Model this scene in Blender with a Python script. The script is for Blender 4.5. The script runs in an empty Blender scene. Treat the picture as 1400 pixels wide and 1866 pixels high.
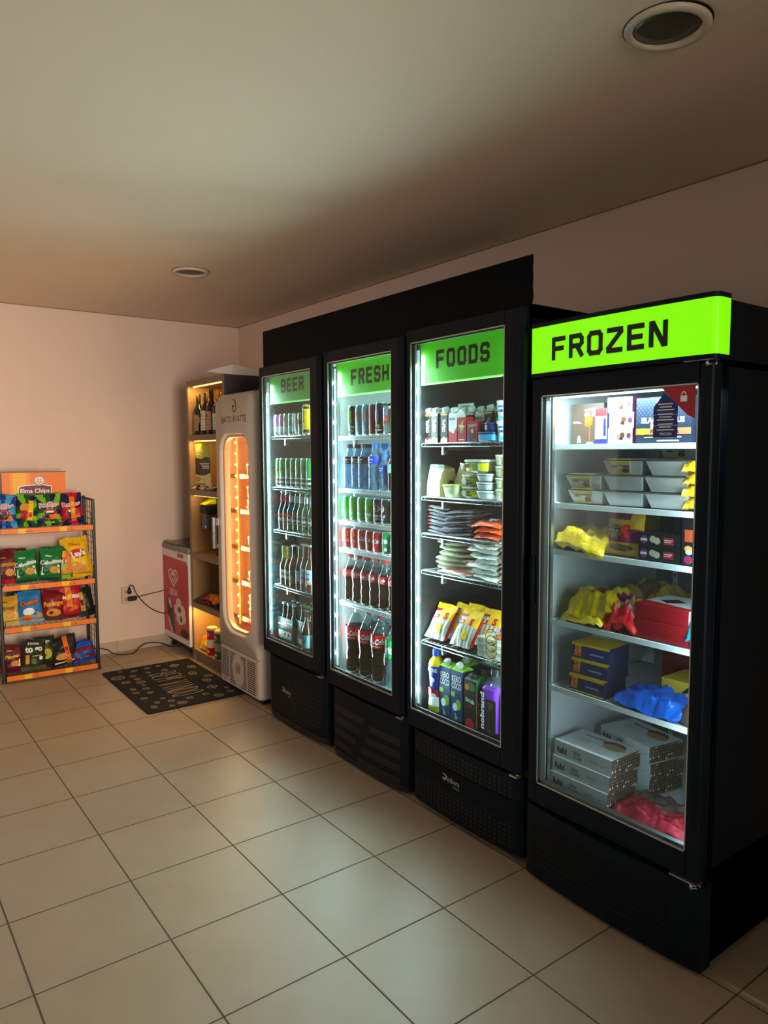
import bpy, math, random
from mathutils import Vector, Matrix
PI = math.pi
C = bpy.context.scene.collection
SC = bpy.context.scene

def lin(c):
    c = c/255.0
    return c/12.92 if c <= .04045 else ((c+.055)/1.055)**2.4
def L3(c): return (lin(c[0]), lin(c[1]), lin(c[2]), 1.0)

# ------------------------------------------------------------------ camera
cam = bpy.data.objects.new('camera', bpy.data.cameras.new('camera'))
C.objects.link(cam)
fw = Vector((0.59464997, 0.79989421, -0.08099798)).normalized()
rt = fw.cross(Vector((0, 0, 1))).normalized(); up = rt.cross(fw)
ro = -0.0038324
r2 = rt*math.cos(ro)+up*math.sin(ro); u2 = -rt*math.sin(ro)+up*math.cos(ro)
m = Matrix((r2, u2, -fw)).transposed().to_4x4()
m.translation = Vector((-0.77908, -3.01685, 1.55897))
cam.matrix_world = m
cam.data.sensor_fit = 'HORIZONTAL'; cam.data.sensor_width = 36.0
cam.data.lens = 1333.82/1400*36.0
cam.data.clip_start = .02
SC.camera = cam

# ------------------------------------------------------------------ light and exposure
SC.view_settings.view_transform = 'Standard'
SC.view_settings.look = 'None'
SC.view_settings.gamma = 1.0
SC.view_settings.exposure = 0.18
SC.view_settings.use_curve_mapping = False
AMB, FILL1, FILL2 = 0.20, 26, 5
w = bpy.data.worlds.new('world'); SC.world = w; w.use_nodes = True
w.node_tree.nodes['Background'].inputs[0].default_value = (.97, .97, .92, 1)
w.node_tree.nodes['Background'].inputs[1].default_value = AMB

def area_light(name, loc, direction, sx, sy, power, col, parent=None, spread=PI):
    d = bpy.data.lights.new(name, 'AREA'); d.shape = 'RECTANGLE'; d.size = sx; d.size_y = sy
    d.energy = power; d.color = col; d.spread = spread
    o = bpy.data.objects.new(name, d); C.objects.link(o)
    o.location = loc; o.rotation_euler = Vector(direction).to_track_quat('-Z', 'Y').to_euler()
    if parent: o.parent = parent
    return o
# added unseen daylight fills: a narrow one for the back wall, one left
area_light('back_wall_fill', (-.45, -5.2, 1.45), (.03, 1, -.02), 1.2, 1.8, FILL1, (1.0, .84, .70), spread=.95)
area_light('left_daylight_fill', (-3.3, 2.1, 1.45), (1, .10, .0), 1.0, 1.9, FILL2, (1.0, .82, .66))

# ------------------------------------------------------------------ materials
MATS = {}
def M(name, col=(128, 128, 128), rough=.5, metal=0.0, emit=None, es=0.0, noise=.05, ns=40, bump=0.0, bs=60, coat=0.0, spec=.5):
    if name in MATS: return MATS[name]
    if col == (128, 128, 128): col = PAL.get(name, col)
    mt = bpy.data.materials.new(name); mt.use_nodes = True
    nt = mt.node_tree; b = nt.nodes['Principled BSDF']
    b.inputs['Roughness'].default_value = rough; b.inputs['Metallic'].default_value = metal
    b.inputs['Coat Weight'].default_value = coat; b.inputs['Specular IOR Level'].default_value = spec
    tc = nt.nodes.new('ShaderNodeTexCoord'); nz = nt.nodes.new('ShaderNodeTexNoise'); nz.inputs['Scale'].default_value = ns
    nt.links.new(tc.outputs['Object'], nz.inputs['Vector'])
    rp = nt.nodes.new('ShaderNodeMix'); rp.data_type = 'RGBA'
    c = L3(col)
    rp.inputs[6].default_value = tuple(max(0, v*(1-noise)) for v in c[:3])+(1,)
    rp.inputs[7].default_value = tuple(min(1, v*(1+noise)) for v in c[:3])+(1,)
    nt.links.new(nz.outputs['Fac'], rp.inputs[0]); nt.links.new(rp.outputs[2], b.inputs['Base Color'])
    if emit is not None:
        b.inputs['Emission Color'].default_value = L3(emit); b.inputs['Emission Strength'].default_value = es
    if bump:
        n2 = nt.nodes.new('ShaderNodeTexNoise'); n2.inputs['Scale'].default_value = bs; n2.inputs['Detail'].default_value = 3
        nt.links.new(tc.outputs['Object'], n2.inputs['Vector'])
        bp = nt.nodes.new('ShaderNodeBump'); bp.inputs['Strength'].default_value = bump; bp.inputs['Distance'].default_value = .01
        nt.links.new(n2.outputs['Fac'], bp.inputs['Height']); nt.links.new(bp.outputs['Normal'], b.inputs['Normal'])
    MATS[name] = mt
    return mt
def glassy(name, tint=(255, 255, 255), body=None, bodyfac=0.0, refl=.04, gpow=1.0, rough=0.0):
    """clear sheet: transparent with a facing-dependent mirror reflection, and optionally a little body colour"""
    if name in MATS: return MATS[name]
    mt = bpy.data.materials.new(name); mt.use_nodes = True
    nt = mt.node_tree; nt.nodes.clear(); N = nt.nodes.new; K = nt.links.new
    out = N('ShaderNodeOutputMaterial'); tr = N('ShaderNodeBsdfTransparent'); tr.inputs[0].default_value = L3(tint)
    gl = N('ShaderNodeBsdfGlossy'); gl.inputs['Roughness'].default_value = rough
    lw = N('ShaderNodeLayerWeight'); pw = N('ShaderNodeMath'); pw.operation = 'POWER'; pw.inputs[1].default_value = 5
    K(lw.outputs['Facing'], pw.inputs[0])
    ma = N('ShaderNodeMath'); ma.operation = 'MULTIPLY_ADD'; ma.inputs[1].default_value = .9*gpow; ma.inputs[2].default_value = refl
    K(pw.outputs[0], ma.inputs[0])
    base = tr
    if body is not None:
        df = N('ShaderNodeBsdfDiffuse'); df.inputs[0].default_value = L3(body)
        mx0 = N('ShaderNodeMixShader'); nz = N('ShaderNodeTexNoise'); nz.inputs['Scale'].default_value = 6
        mm = N('ShaderNodeMath'); mm.operation = 'MULTIPLY'; mm.inputs[1].default_value = 2*bodyfac
        K(nz.outputs['Fac'], mm.inputs[0]); K(mm.outputs[0], mx0.inputs[0])
        K(tr.outputs[0], mx0.inputs[1]); K(df.outputs[0], mx0.inputs[2]); base = mx0
    mx = N('ShaderNodeMixShader'); K(ma.outputs[0], mx.inputs[0]); K(base.outputs[0], mx.inputs[1]); K(gl.outputs[0], mx.inputs[2])
    K(mx.outputs[0], out.inputs[0])
    MATS[name] = mt
    return mt

# ------------------------------------------------------------------ mesh builder
class MB:
    def __init__(s): s.v = []; s.f = []; s.m = []; s.s = []; s.mats = []
    def mi(s, m):
        if m not in s.mats: s.mats.append(m)
        return s.mats.index(m)
    def face(s, pts, m, sm=False):
        i = len(s.v); s.v += [tuple(p) for p in pts]; s.f.append(tuple(range(i, i+len(pts)))); s.m.append(s.mi(m)); s.s.append(sm)
    def box(s, a, b, m, bev=0):
        x0, y0, z0 = [min(a[i], b[i]) for i in range(3)]; x1, y1, z1 = [max(a[i], b[i]) for i in range(3)]
        if bev:
            s.rbox((x0, y0, z0), (x1, y1, z1), m, bev); return
        i = len(s.v); k = s.mi(m)
        s.v += [(x0, y0, z0), (x1, y0, z0), (x1, y1, z0), (x0, y1, z0), (x0, y0, z1), (x1, y0, z1), (x1, y1, z1), (x0, y1, z1)]
        for q in ((0, 3, 2, 1), (4, 5, 6, 7), (0, 1, 5, 4), (1, 2, 6, 5), (2, 3, 7, 6), (3, 0, 4, 7)):
            s.f.append(tuple(i+j for j in q)); s.m.append(k); s.s.append(False)
    def rbox(s, a, b, m, r, seg=3):
        """box with vertical edges rounded and a small chamfer top and bottom"""
        x0, y0, z0 = a; x1, y1, z1 = b
        r = min(r, (x1-x0)/2.01, (y1-y0)/2.01); c = min(r*.5, (z1-z0)/3)
        def ring(ins, z):
            P = []; rr = r
            for (cx, cy, a0) in ((x1-rr, y1-rr, 0), (x0+rr, y1-rr, PI/2), (x0+rr, y0+rr, PI), (x1-rr, y0+rr, 1.5*PI)):
                for k in range(seg+1):
                    t = a0+k*PI/2/seg; P.append((cx+(rr-ins)*math.cos(t), cy+(rr-ins)*math.sin(t), z))
            return P
        s.loft([ring(c, z0), ring(0, z0+c), ring(0, z1-c), ring(c, z1)], m, True, True, False)
    def loft(s, rings, m, cap0=True, cap1=True, sm=True, closed=True):
        i0 = len(s.v); n = len(rings[0])
        for r in rings: s.v += [tuple(p) for p in r]
        ms = m if isinstance(m, (list, tuple)) else [m]*(len(rings)-1)
        for k in range(len(rings)-1):
            q = s.mi(ms[k])
            for j in range(n if closed else n-1):
                a = i0+k*n+j; b = i0+k*n+(j+1) % n
                s.f.append((a, b, b+n, a+n)); s.m.append(q); s.s.append(sm)
        if cap0: s.f.append(tuple(i0+j for j in reversed(range(n)))); s.m.append(s.mi(ms[0])); s.s.append(False)
        if cap1: s.f.append(tuple(i0+(len(rings)-1)*n+j for j in range(n))); s.m.append(s.mi(ms[-1])); s.s.append(False)
    def lathe(s, prof, m, c=(0, 0, 0), n=20, cap0=True, cap1=True, sm=True, sy=1.0, tilt=None):
        rings = []
        for r, z in prof:
            rings.append([(c[0]+r*math.cos(2*PI*k/n), c[1]+sy*r*math.sin(2*PI*k/n), c[2]+z) for k in range(n)])
        s.loft(rings, m, cap0, cap1, sm)
    def tube(s, pts, r, m, n=6, cap=True):
        pts = [Vector(p) for p in pts]; rings = []; nrm = None
        for i, p in enumerate(pts):
            t = ((pts[min(i+1, len(pts)-1)]-p).normalized()+(p-pts[max(i-1, 0)]).normalized())
            t = t.normalized() if t.length > 1e-6 else Vector((0, 0, 1))
            if nrm is None: nrm = t.cross(Vector((0, 0, 1)) if abs(t.z) < .9 else Vector((1, 0, 0))).normalized()
            nrm = (nrm-t*nrm.dot(t)).normalized(); bn = t.cross(nrm)
            rings.append([p+(nrm*math.cos(2*PI*k/n)+bn*math.sin(2*PI*k/n))*r for k in range(n)])
        s.loft(rings, m, cap, cap)
    def grid(s, fn, nu, nv, m, sm=True, flip=False):
        """fn(u, v) -> point for u, v in 0..1; m a material or a function (u, v) -> material"""
        i0 = len(s.v)
        for j in range(nv+1):
            for i in range(nu+1): s.v.append(tuple(fn(i/nu, j/nv)))
        for j in range(nv):
            for i in range(nu):
                a = i0+j*(nu+1)+i; q = (a, a+1, a+nu+2, a+nu+1)
                if flip: q = q[::-1]
                mm = m((i+.5)/nu, (j+.5)/nv) if callable(m) else m
                s.f.append(q); s.m.append(s.mi(mm)); s.s.append(sm)
    # decals: S(x, y, off) maps flat print coordinates in metres onto a surface
    def rect(s, S, x0, y0, x1, y1, m, off=.0006, n=1, k=1):
        s.grid(lambda u, v: S(x0+(x1-x0)*u, y0+(y1-y0)*v, off), n, k, m, False)
    def ell(s, S, cx, cy, rx, ry, m, off=.0009, n=20, a0=0.0):
        s.face([S(cx+rx*math.cos(a0+2*PI*k/n), cy+ry*math.sin(a0+2*PI*k/n), off) for k in range(n)], m)
    def ring(s, S, cx, cy, rx, ry, t, m, off=.001, n=24, a0=0, a1=2*PI):
        for k in range(n):
            a = a0+(a1-a0)*k/n; b = a0+(a1-a0)*(k+1)/n
            s.face([S(cx+rx*math.cos(a), cy+ry*math.sin(a), off), S(cx+rx*math.cos(b), cy+ry*math.sin(b), off),
                    S(cx+(rx-t)*math.cos(b), cy+(ry-t)*math.sin(b), off), S(cx+(rx-t)*math.cos(a), cy+(ry-t)*math.sin(a), off)], m)
    def poly(s, S, pts, m, off=.0008): s.face([S(x, y, off) for x, y in pts], m)
    def star(s, S, cx, cy, r, m, off=.001, inner=.42):
        P = [(cx+(r if k % 2 == 0 else r*inner)*math.sin(k*PI/5), cy+(r if k % 2 == 0 else r*inner)*math.cos(k*PI/5)) for k in range(10)]
        for k in range(0, 10, 2): s.face([S(*P[k], off), S(*P[(k+1) % 10], off), S(cx, cy, off), S(*P[k-1], off)], m)
    def line(s, S, pts, t, m, off=.001):
        for i_, ((x0, y0), (x1, y1)) in enumerate(zip(pts[:-1], pts[1:])):
            off += .00004 if i_ % 2 == 0 else -.00002      # overlapping strokes never share one plane
            dx, dy = x1-x0, y1-y0; l = math.hypot(dx, dy) or 1; dx /= l; dy /= l
            e = t*.45; x0 -= dx*e*.9; y0 -= dy*e*.9; x1 += dx*e*.9; y1 += dy*e*.9; px, py = -dy*t/2, dx*t/2
            s.face([S(x0-px, y0-py, off), S(x1-px, y1-py, off), S(x1+px, y1+py, off), S(x0+px, y0+py, off)], m)
    def text(s, S, txt, cx, cy, h, m, off=.001, w=None, shear=0.0, bold=.0, align='C', rot=0.0, arc=0.0):
        V, F, tw = text_geo(txt, bold); sc = h/.73; sx = sc if w is None else w/max(tw, .01)
        i0 = len(s.v); ox = -tw*sx/2 if align == 'C' else 0
        for x, y in V:
            X = ox+x*sx+shear*y*sc; Y = y*sc-h/2+arc*(x*sx+ox)**2
            if rot: X, Y = X*math.cos(rot)-Y*math.sin(rot), X*math.sin(rot)+Y*math.cos(rot)
            s.v.append(tuple(S(cx+X, cy+Y, off)))
        k = s.mi(m)
        for f in F: s.f.append(tuple(i0+j for j in f)); s.m.append(k); s.s.append(False)
    def block(s, S, txt, x0, y0, w, h, m, t=.16, off=.001, gap=.26):
        """heavy squared signage lettering drawn with strokes"""
        n = len(txt); cw = w/(n+gap*(n-1)); k = 0; th = t*h
        for ch in txt:
            bx = x0+k*cw*(1+gap)
            for path in BLOCK[ch]:
                s.line(S, [(bx+th/2+(cw-th)*px, y0+th/2+(h-th)*py) for px, py in path], th, m, off)
            k += 1
    def build(s, name, parent=None, label=None, cat=None, group=None, kind=None, loc=None, rz=0):
        me = bpy.data.meshes.new(name); me.from_pydata(s.v, [], s.f)
        for mt in s.mats: me.materials.append(mt)
        me.polygons.foreach_set('material_index', s.m); me.polygons.foreach_set('use_smooth', s.s); me.update()
        o = bpy.data.objects.new(name, me); C.objects.link(o)
        if parent: o.parent = parent
        tag(o, label, cat, group, kind)
        if loc: o.location = loc
        if rz: o.rotation_euler = (0, 0, rz)
        return o
c = .16
OCT = [(c, 0), (1-c, 0), (1, c), (1, 1-c), (1-c, 1), (c, 1), (0, 1-c), (0, c), (c, 0)]
BLOCK = {'F': [[(0, 0), (0, 1), (1, 1)], [(0, .5), (.85, .5)]], 'E': [[(1, 0), (0, 0), (0, 1), (1, 1)], [(0, .5), (.88, .5)]],
         'R': [[(0, 0), (0, 1), (1-c, 1), (1, 1-c), (1, .62), (1-c, .5), (0, .5)], [(.55, .5), (1, 0)]],
         'B': [[(0, 0), (0, 1), (1-c, 1), (1, 1-c), (1, .64), (1-c, .52), (0, .52)], [(1-c, .52), (1, .4), (1, c), (1-c, 0), (0, 0)]],
         'O': [OCT], 'D': [[(0, 0), (0, 1), (1-c, 1), (1, 1-c), (1, c), (1-c, 0), (0, 0)]],
         'Z': [[(0, 1), (1, 1), (1, .88), (0, .12), (0, 0), (1, 0)]], 'N': [[(0, 0), (0, 1), (.12, 1), (.88, 0), (1, 0), (1, 1)]],
         'H': [[(0, 0), (0, 1)], [(1, 0), (1, 1)], [(0, .5), (1, .5)]],
         'S': [[(0, .18), (0, c*.6), (c, 0), (1-c, 0), (1, c), (1, .38), (1-c, .5), (c, .5), (0, .62), (0, 1-c), (c, 1), (1-c, 1), (1, 1-c*.6), (1, .82)]]}
TG = {}
def text_geo(t, bold):
    if (t, bold) in TG: return TG[(t, bold)]
    cu = bpy.data.curves.new('t', 'FONT'); cu.body = t; cu.resolution_u = 2; cu.offset = bold
    o = bpy.data.objects.new('t', cu); me = bpy.data.meshes.new_from_object(o)
    V = [(v.co.x, v.co.y) for v in me.vertices]; F = [tuple(p.vertices) for p in me.polygons]
    x0 = min([v[0] for v in V] or [0]); V = [(x-x0, y) for x, y in V]; tw = max([v[0] for v in V] or [1])
    bpy.data.meshes.remove(me); bpy.data.objects.remove(o); bpy.data.curves.remove(cu)
    TG[(t, bold)] = (V, F, tw); return TG[(t, bold)]

def tag(o, label=None, cat=None, group=None, kind=None):
    for k, v in (('label', label), ('category', cat), ('group', group), ('kind', kind)):
        if v: o[k] = v
def empty(name, loc=(0, 0, 0), rz=0, label=None, cat=None, group=None):
    o = bpy.data.objects.new(name, None); C.objects.link(o); o.empty_display_size = .05
    o.location = loc; o.rotation_euler = (0, 0, rz); tag(o, label, cat, group); return o
def dup(root):
    r = root.copy(); C.objects.link(r)
    for ch in list(root.children):
        k = dup(ch); k.parent = r
    return r
USED = set()
def put(proto, x, y, z, label, rz=-90, cat=None, group=None, rx=0, ry=0, sc=None):
    o = proto if proto.name not in USED else dup(proto)
    USED.add(o.name)
    o.location = (x, y, z); o.rotation_mode = 'XYZ'
    if rx or ry:
        mm = Matrix.Rotation(math.radians(rz), 4, 'Z') @ Matrix.Rotation(math.radians(ry), 4, 'Y') @ Matrix.Rotation(math.radians(rx), 4, 'X')
        o.rotation_euler = mm.to_euler()
    else: o.rotation_euler = (0, 0, math.radians(rz))
    if sc: o.scale = sc
    o['label'] = label
    if cat: o['category'] = cat
    if group: o['group'] = group
    return o
ORD = ['first', 'second', 'third', 'fourth', 'fifth', 'sixth', 'seventh', 'eighth', 'ninth', 'tenth']
# print maps: front face of a box (local -Y), its right end (+X), its left end, its top
def front(y, x0=0, z0=0): return lambda a, b, o: (x0+a, y-o, z0+b)
def right(x, y0=0, z0=0): return lambda a, b, o: (x+o, y0+a, z0+b)
def topf(z, x0=0, y0=0): return lambda a, b, o: (x0+a, y0+b, z+o)
def cyl(rf, cx=0, cy=0):
    """print map round a lathe; a is arc length from the front, rf(z) the radius"""
    def S(a, b, o):
        r = rf(b) if callable(rf) else rf
        t = -PI/2+a/max(r, .004); return (cx+(r+o)*math.cos(t), cy+(r+o)*math.sin(t), b)
    return S
# colours of prints that several builders share
PAL = {'print_rack_amber': (243, 150, 14), 'print_ruf_navy': (22, 28, 84), 'print_deep_red': (122, 18, 26), 'print_moss': (90, 100, 40), 'print_charcoal': (34, 28, 26), 'lid_frame_grey': (120, 118, 112), 'print_foil_black': (24, 22, 22), 'print_lime_cover': (196, 214, 20), 'print_lid_cream': (240, 214, 150), 'print_tub_lid': (240, 224, 200), 'blue_light': (30, 80, 255), 'print_beer_dark_green': (10, 52, 30), 'print_carrier_black': (30, 36, 40), 'print_carrier_green': (22, 84, 42), 'print_rb_blue': (20, 70, 170), 'print_cap_dark': (44, 50, 58), 'print_cap_blue': (24, 110, 214), 'print_label_blue': (24, 70, 190), 'print_sprite_green': (10, 150, 80), 'print_pale_pink': (230, 170, 170), 'print_tub_navy': (20, 34, 84), 'print_tub_navy_lid': (26, 44, 104), 'print_lid_olive': (206, 206, 120), 'print_dan_green': (150, 160, 40), 'print_cap_black': (30, 30, 34), 'print_olive_text': (140, 130, 90), 'print_chef_orange': (230, 100, 20), 'print_chef_navy': (40, 50, 62), 'print_box_navy': (34, 44, 120), 'print_bon_purple': (96, 40, 70), 'print_angus_cream': (226, 206, 170), 'print_hot_yellow': (214, 168, 30), 'print_box_black': (22, 22, 24), 'print_coin': (196, 188, 160), 'print_cake_red': (150, 20, 30), 'print_cake_dark': (110, 14, 22), 'print_teal_bag': (20, 140, 170), 'print_dull_yellow': (190, 160, 50), 'print_bag_blue': (20, 90, 200), 'print_dull_red2': (120, 40, 44), 'print_meat_red': (150, 24, 44), 'dark_film': (60, 50, 44)}
# ================================================================== the room
XR, YB, ZC, T = 2.0015, 2.79, 2.62, .405
def tile_mat():
    mt = bpy.data.materials.new('floor_tiles'); mt.use_nodes = True; nt = mt.node_tree; N = nt.nodes.new; K = nt.links.new
    b = nt.nodes['Principled BSDF']; tc = N('ShaderNodeTexCoord'); sp = N('ShaderNodeSeparateXYZ'); K(tc.outputs['Object'], sp.inputs[0])
    def line(out):
        a = N('ShaderNodeMath'); a.operation = 'DIVIDE'; a.inputs[1].default_value = T; K(out, a.inputs[0])
        f = N('ShaderNodeMath'); f.operation = 'FRACT'; K(a.outputs[0], f.inputs[0])
        s = N('ShaderNodeMath'); s.operation = 'SUBTRACT'; s.inputs[1].default_value = .5; K(f.outputs[0], s.inputs[0])
        ab = N('ShaderNodeMath'); ab.operation = 'ABSOLUTE'; K(s.outputs[0], ab.inputs[0])
        mr = N('ShaderNodeMapRange'); mr.inputs[1].default_value = .4915; mr.inputs[2].default_value = .4945; K(ab.outputs[0], mr.inputs[0])
        fl = N('ShaderNodeMath'); fl.operation = 'FLOOR'; K(a.outputs[0], fl.inputs[0])
        return mr.outputs[0], fl.outputs[0]
    gx, ix = line(sp.outputs[0]); gy, iy = line(sp.outputs[1])
    g = N('ShaderNodeMath'); g.operation = 'MAXIMUM'; K(gx, g.inputs[0]); K(gy, g.inputs[1])
    cb = N('ShaderNodeCombineXYZ'); K(ix, cb.inputs[0]); K(iy, cb.inputs[1])
    wn = N('ShaderNodeTexWhiteNoise'); K(cb.outputs[0], wn.inputs[0])
    n1 = N('ShaderNodeTexNoise'); n1.inputs['Scale'].default_value = 5; n1.inputs['Detail'].default_value = 5; K(tc.outputs['Object'], n1.inputs['Vector'])
    n2 = N('ShaderNodeTexNoise'); n2.inputs['Scale'].default_value = 420; n2.inputs['Detail'].default_value = 2; K(tc.outputs['Object'], n2.inputs['Vector'])
    def mix(f, a, c2):
        x = N('ShaderNodeMix'); x.data_type = 'RGBA'; K(f, x.inputs[0])
        for i, v in ((6, a), (7, c2)):
            if isinstance(v, tuple): x.inputs[i].default_value = L3(v)
            else: K(v, x.inputs[i])
        return x.outputs[2]
    base = mix(n1.outputs['Fac'], (158, 140, 118), (176, 158, 136))
    fine = N('ShaderNodeMapRange'); fine.inputs[1].default_value = .62; fine.inputs[2].default_value = .75; fine.inputs[4].default_value = .3; K(n2.outputs['Fac'], fine.inputs[0])
    base = mix(fine.outputs[0], base, (120, 108, 92))
    tv = N('ShaderNodeMath'); tv.operation = 'MULTIPLY'; tv.inputs[1].default_value = .12; K(wn.outputs['Value'], tv.inputs[0])
    base = mix(tv.outputs[0], base, (150, 138, 122))
    col = mix(g.outputs[0], base, (84, 72, 60)); K(col, b.inputs['Base Color'])
    rr = N('ShaderNodeMapRange'); rr.inputs[3].default_value = .34; rr.inputs[4].default_value = .48; K(n1.outputs['Fac'], rr.inputs[0])
    rg = N('ShaderNodeMix'); rg.data_type = 'FLOAT'; K(g.outputs[0], rg.inputs[0]); K(rr.outputs[0], rg.inputs[2]); rg.inputs[3].default_value = .9
    K(rg.outputs[0], b.inputs['Roughness'])
    h = N('ShaderNodeMath'); h.operation = 'MULTIPLY_ADD'; h.inputs[1].default_value = -1; K(g.outputs[0], h.inputs[0])
    h2 = N('ShaderNodeMath'); h2.operation = 'MULTIPLY'; h2.inputs[1].default_value = .25; K(n2.outputs['Fac'], h2.inputs[0]); K(h2.outputs[0], h.inputs[2])
    bp = N('ShaderNodeBump'); bp.inputs['Strength'].default_value = .35; bp.inputs['Distance'].default_value = .002
    K(h.outputs[0], bp.inputs['Height']); K(bp.outputs[0], b.inputs['Normal'])
    return mt
def wall_mat(name, col):
    return M(name, col, .75, noise=.035, ns=1.3, bump=.06, bs=180, spec=.3)
mwall = wall_mat('painted_wall', (228, 204, 188)); mceil = wall_mat('painted_ceiling', (226, 208, 188))
def structure(name, a, b, m):
    q = MB(); q.box(a, b, m); return q.build(name, kind='structure')
structure('floor', (-3.6, -5.4, -.05), (XR, YB, 0), tile_mat())
structure('ceiling', (-3.6, -5.4, ZC), (XR, YB, ZC+.05), mceil)
structure('wall_back', (-3.6, YB, 0), (XR+.1, YB+.1, ZC), mwall)
structure('wall_right', (XR, -5.4, 0), (XR+.1, YB, ZC), mwall)
mgap = M('shadow_joint', (140, 116, 98), .9)  # shade of the ceiling groove put in dark strips; also baseboard joints
structure('gap_shade_1', (XR-.004, -5.4, ZC-.004), (XR, YB, ZC), mgap)
structure('gap_shade_2', (-3.6, YB-.004, ZC-.004), (XR, YB, ZC), mgap)
q = MB(); mb_ = M('baseboard_tile', (188, 172, 152), .4, noise=.06, ns=6)
x = -3.55
while x < XR-.02:
    x1 = min(x+.403, XR); q.box((x, YB-.009, 0), (x1, YB, .086), mb_); x += .405
q.box((-3.55, YB-.006, 0), (XR, YB, .084), mgap)
q.build('baseboard_back', kind='structure')
# dark painted rectangle on the wall behind the coolers, its right edge hand painted
q = MB(); mpaint = M('dark_wall_paint', (7, 20, 26), .6, noise=.1, ns=3, spec=.15)
rnd = random.Random(4); ey = [-.508+rnd.uniform(-.0035, .0035)-(.008 if 2.30 < 2.52-k*.03 < 2.36 else 0) for k in range(60)]
for k in range(59):
    z1 = 2.524-k*.03; z0 = z1-.03
    q.loft([[(XR-.004, ey[k], z1), (XR-.004, 2.335, z1), (XR, 2.335, z1), (XR, ey[k], z1)], [(XR-.004, ey[k+1], z0), (XR-.004, 2.335, z0), (XR, 2.335, z0), (XR, ey[k+1], z0)]], mpaint, k == 0, k == 58, False)
q.build('trim_3', kind='structure')

# recessed ceiling lamps (switched off)
mring = M('lamp_ring_white', (205, 192, 172), .35); mlens = M('lamp_lens_dark', (74, 68, 56), .3, noise=.1); mdark = M('lamp_recess', (50, 40, 32), .8)
for i, (x, y, lab) in enumerate(((.940, -1.900, 'switched-off round ceiling lamp with loose white ring, nearest, above the FROZEN freezer'),
                              (.930, 1.170, 'smaller-looking switched-off round ceiling lamp farther back, toward the snack rack'))):
    t = empty('ceiling_lamp', (x, y, ZC), 0, lab, 'lamp')
    q = MB(); q.lathe([(.104, -.002), (.1045, -.007), (.101, -.013), (.086, -.014), (.083, -.011), (.082, .0), (.082, .0)], mring, n=48, cap0=False, cap1=False); 
    rg_ = q.build('trim_ring', t)
    if i == 0: rg_.rotation_euler = (math.radians(2.5), math.radians(1.5), 0)
    q = MB(); q.lathe([(.0001, -.004), (.055, -.0045), (.084, -.003), (.084, -.0005)], mlens, n=40, cap0=False, cap1=False); q.build('lens', t)
    q = MB(); q.lathe([(.107, -.0015), (.107, 0)], mdark, n=40); q.build('recess_edge', t)

# ================================================================== refrigerators
mblk = M('black_powder_coat', (5, 17, 25), .5, noise=.15, ns=8, spec=.12)
mblk2 = M('black_plastic', (6, 20, 29), .45, noise=.12, ns=10, spec=.16)
mblk3 = M('matt_black', (7, 9, 10), .6)
mgray = M('dark_liner', (42, 47, 50), .45, noise=.08)
mwhite = M('white_liner', (225, 232, 232), .4, noise=.03)
mlinF = M('freezer_liner_white', (206, 210, 212), .45, noise=.04, bump=.1, bs=30)
malu = M('aluminium_trim', (190, 196, 198), .28, metal=.9)
mchr = M('chrome', (210, 210, 212), .12, metal=1.0)
mgask = M('gasket', (120, 126, 128), .5)
mgreen = M('green_backlit_panel', (78, 188, 22), .35, emit=(70, 200, 0), es=.42, noise=.03)
mgreenH = M('hazy_green_panel', (96, 178, 60), .45, emit=(92, 180, 40), es=.32, noise=.03)
mgreenL = M('green_lightbox_face', (130, 225, 0), .3, emit=(112, 220, 0), es=.92, noise=.02)
mlet = M('sign_letter_black', (14, 24, 26), .35)
mled = M('led_white', (255, 255, 255), .4, emit=(235, 250, 255), es=45.0)
mledstrip = M('led_strip_white', (225, 232, 235), .35, emit=(215, 240, 240), es=.55)
mwire = M('chromed_wire', (170, 178, 180), .25, metal=.85)
mwireW = M('white_wire', (228, 234, 236), .4)
mglass = glassy('door_glass', (240, 248, 248), refl=.022)
mglassB = glassy('misty_door_glass', (236, 246, 246), (190, 205, 200), .035, refl=.022)
mlogo = M('logo_silver', (165, 168, 168), .4, metal=.2)
LEDC = (.86, 1.0, 1.0)

def logo(q, S, cx, cy, h):
    """silver round swirl with the maker's word beside it"""
    q.ring(S, cx-h*2.1, cy+h*.1, h*.75, h*.75, h*.42, mlogo, n=20, a0=-2.6, a1=1.2)
    q.ell(S, cx-h*2.3, cy+h*.55, h*.25, h*.18, mlogo, n=10)
    q.text(S, 'Imbera', cx+h*.6, cy, h*1.1, mlogo, bold=.012, w=h*3.7)
    q.text(S, 'COOLING', cx+h*1.4, cy-h*1.15, h*.4, mlogo, w=h*1.9)

def shelf(q, W, D, m, wires=26, lip=True):
    q.tube([(0, 0, 0), (W, 0, 0)], .0028, m, 6); q.tube([(0, 0, -.014), (W, 0, -.014)], .0022, m, 6)
    q.tube([(0, D, 0), (W, D, 0)], .0028, m, 6); q.tube([(0, D*.5, -.003), (W, D*.5, -.003)], .0022, m, 5)
    q.tube([(0, 0, 0), (0, D, 0)], .0025, m, 5); q.tube([(W, 0, 0), (W, D, 0)], .0025, m, 5)
    for k in range(wires+1):
        x = W*k/wires
        q.tube([(x, D, .001), (x, .0, .001), (x, -.001, -.013)], .0013, m, 4)

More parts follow.
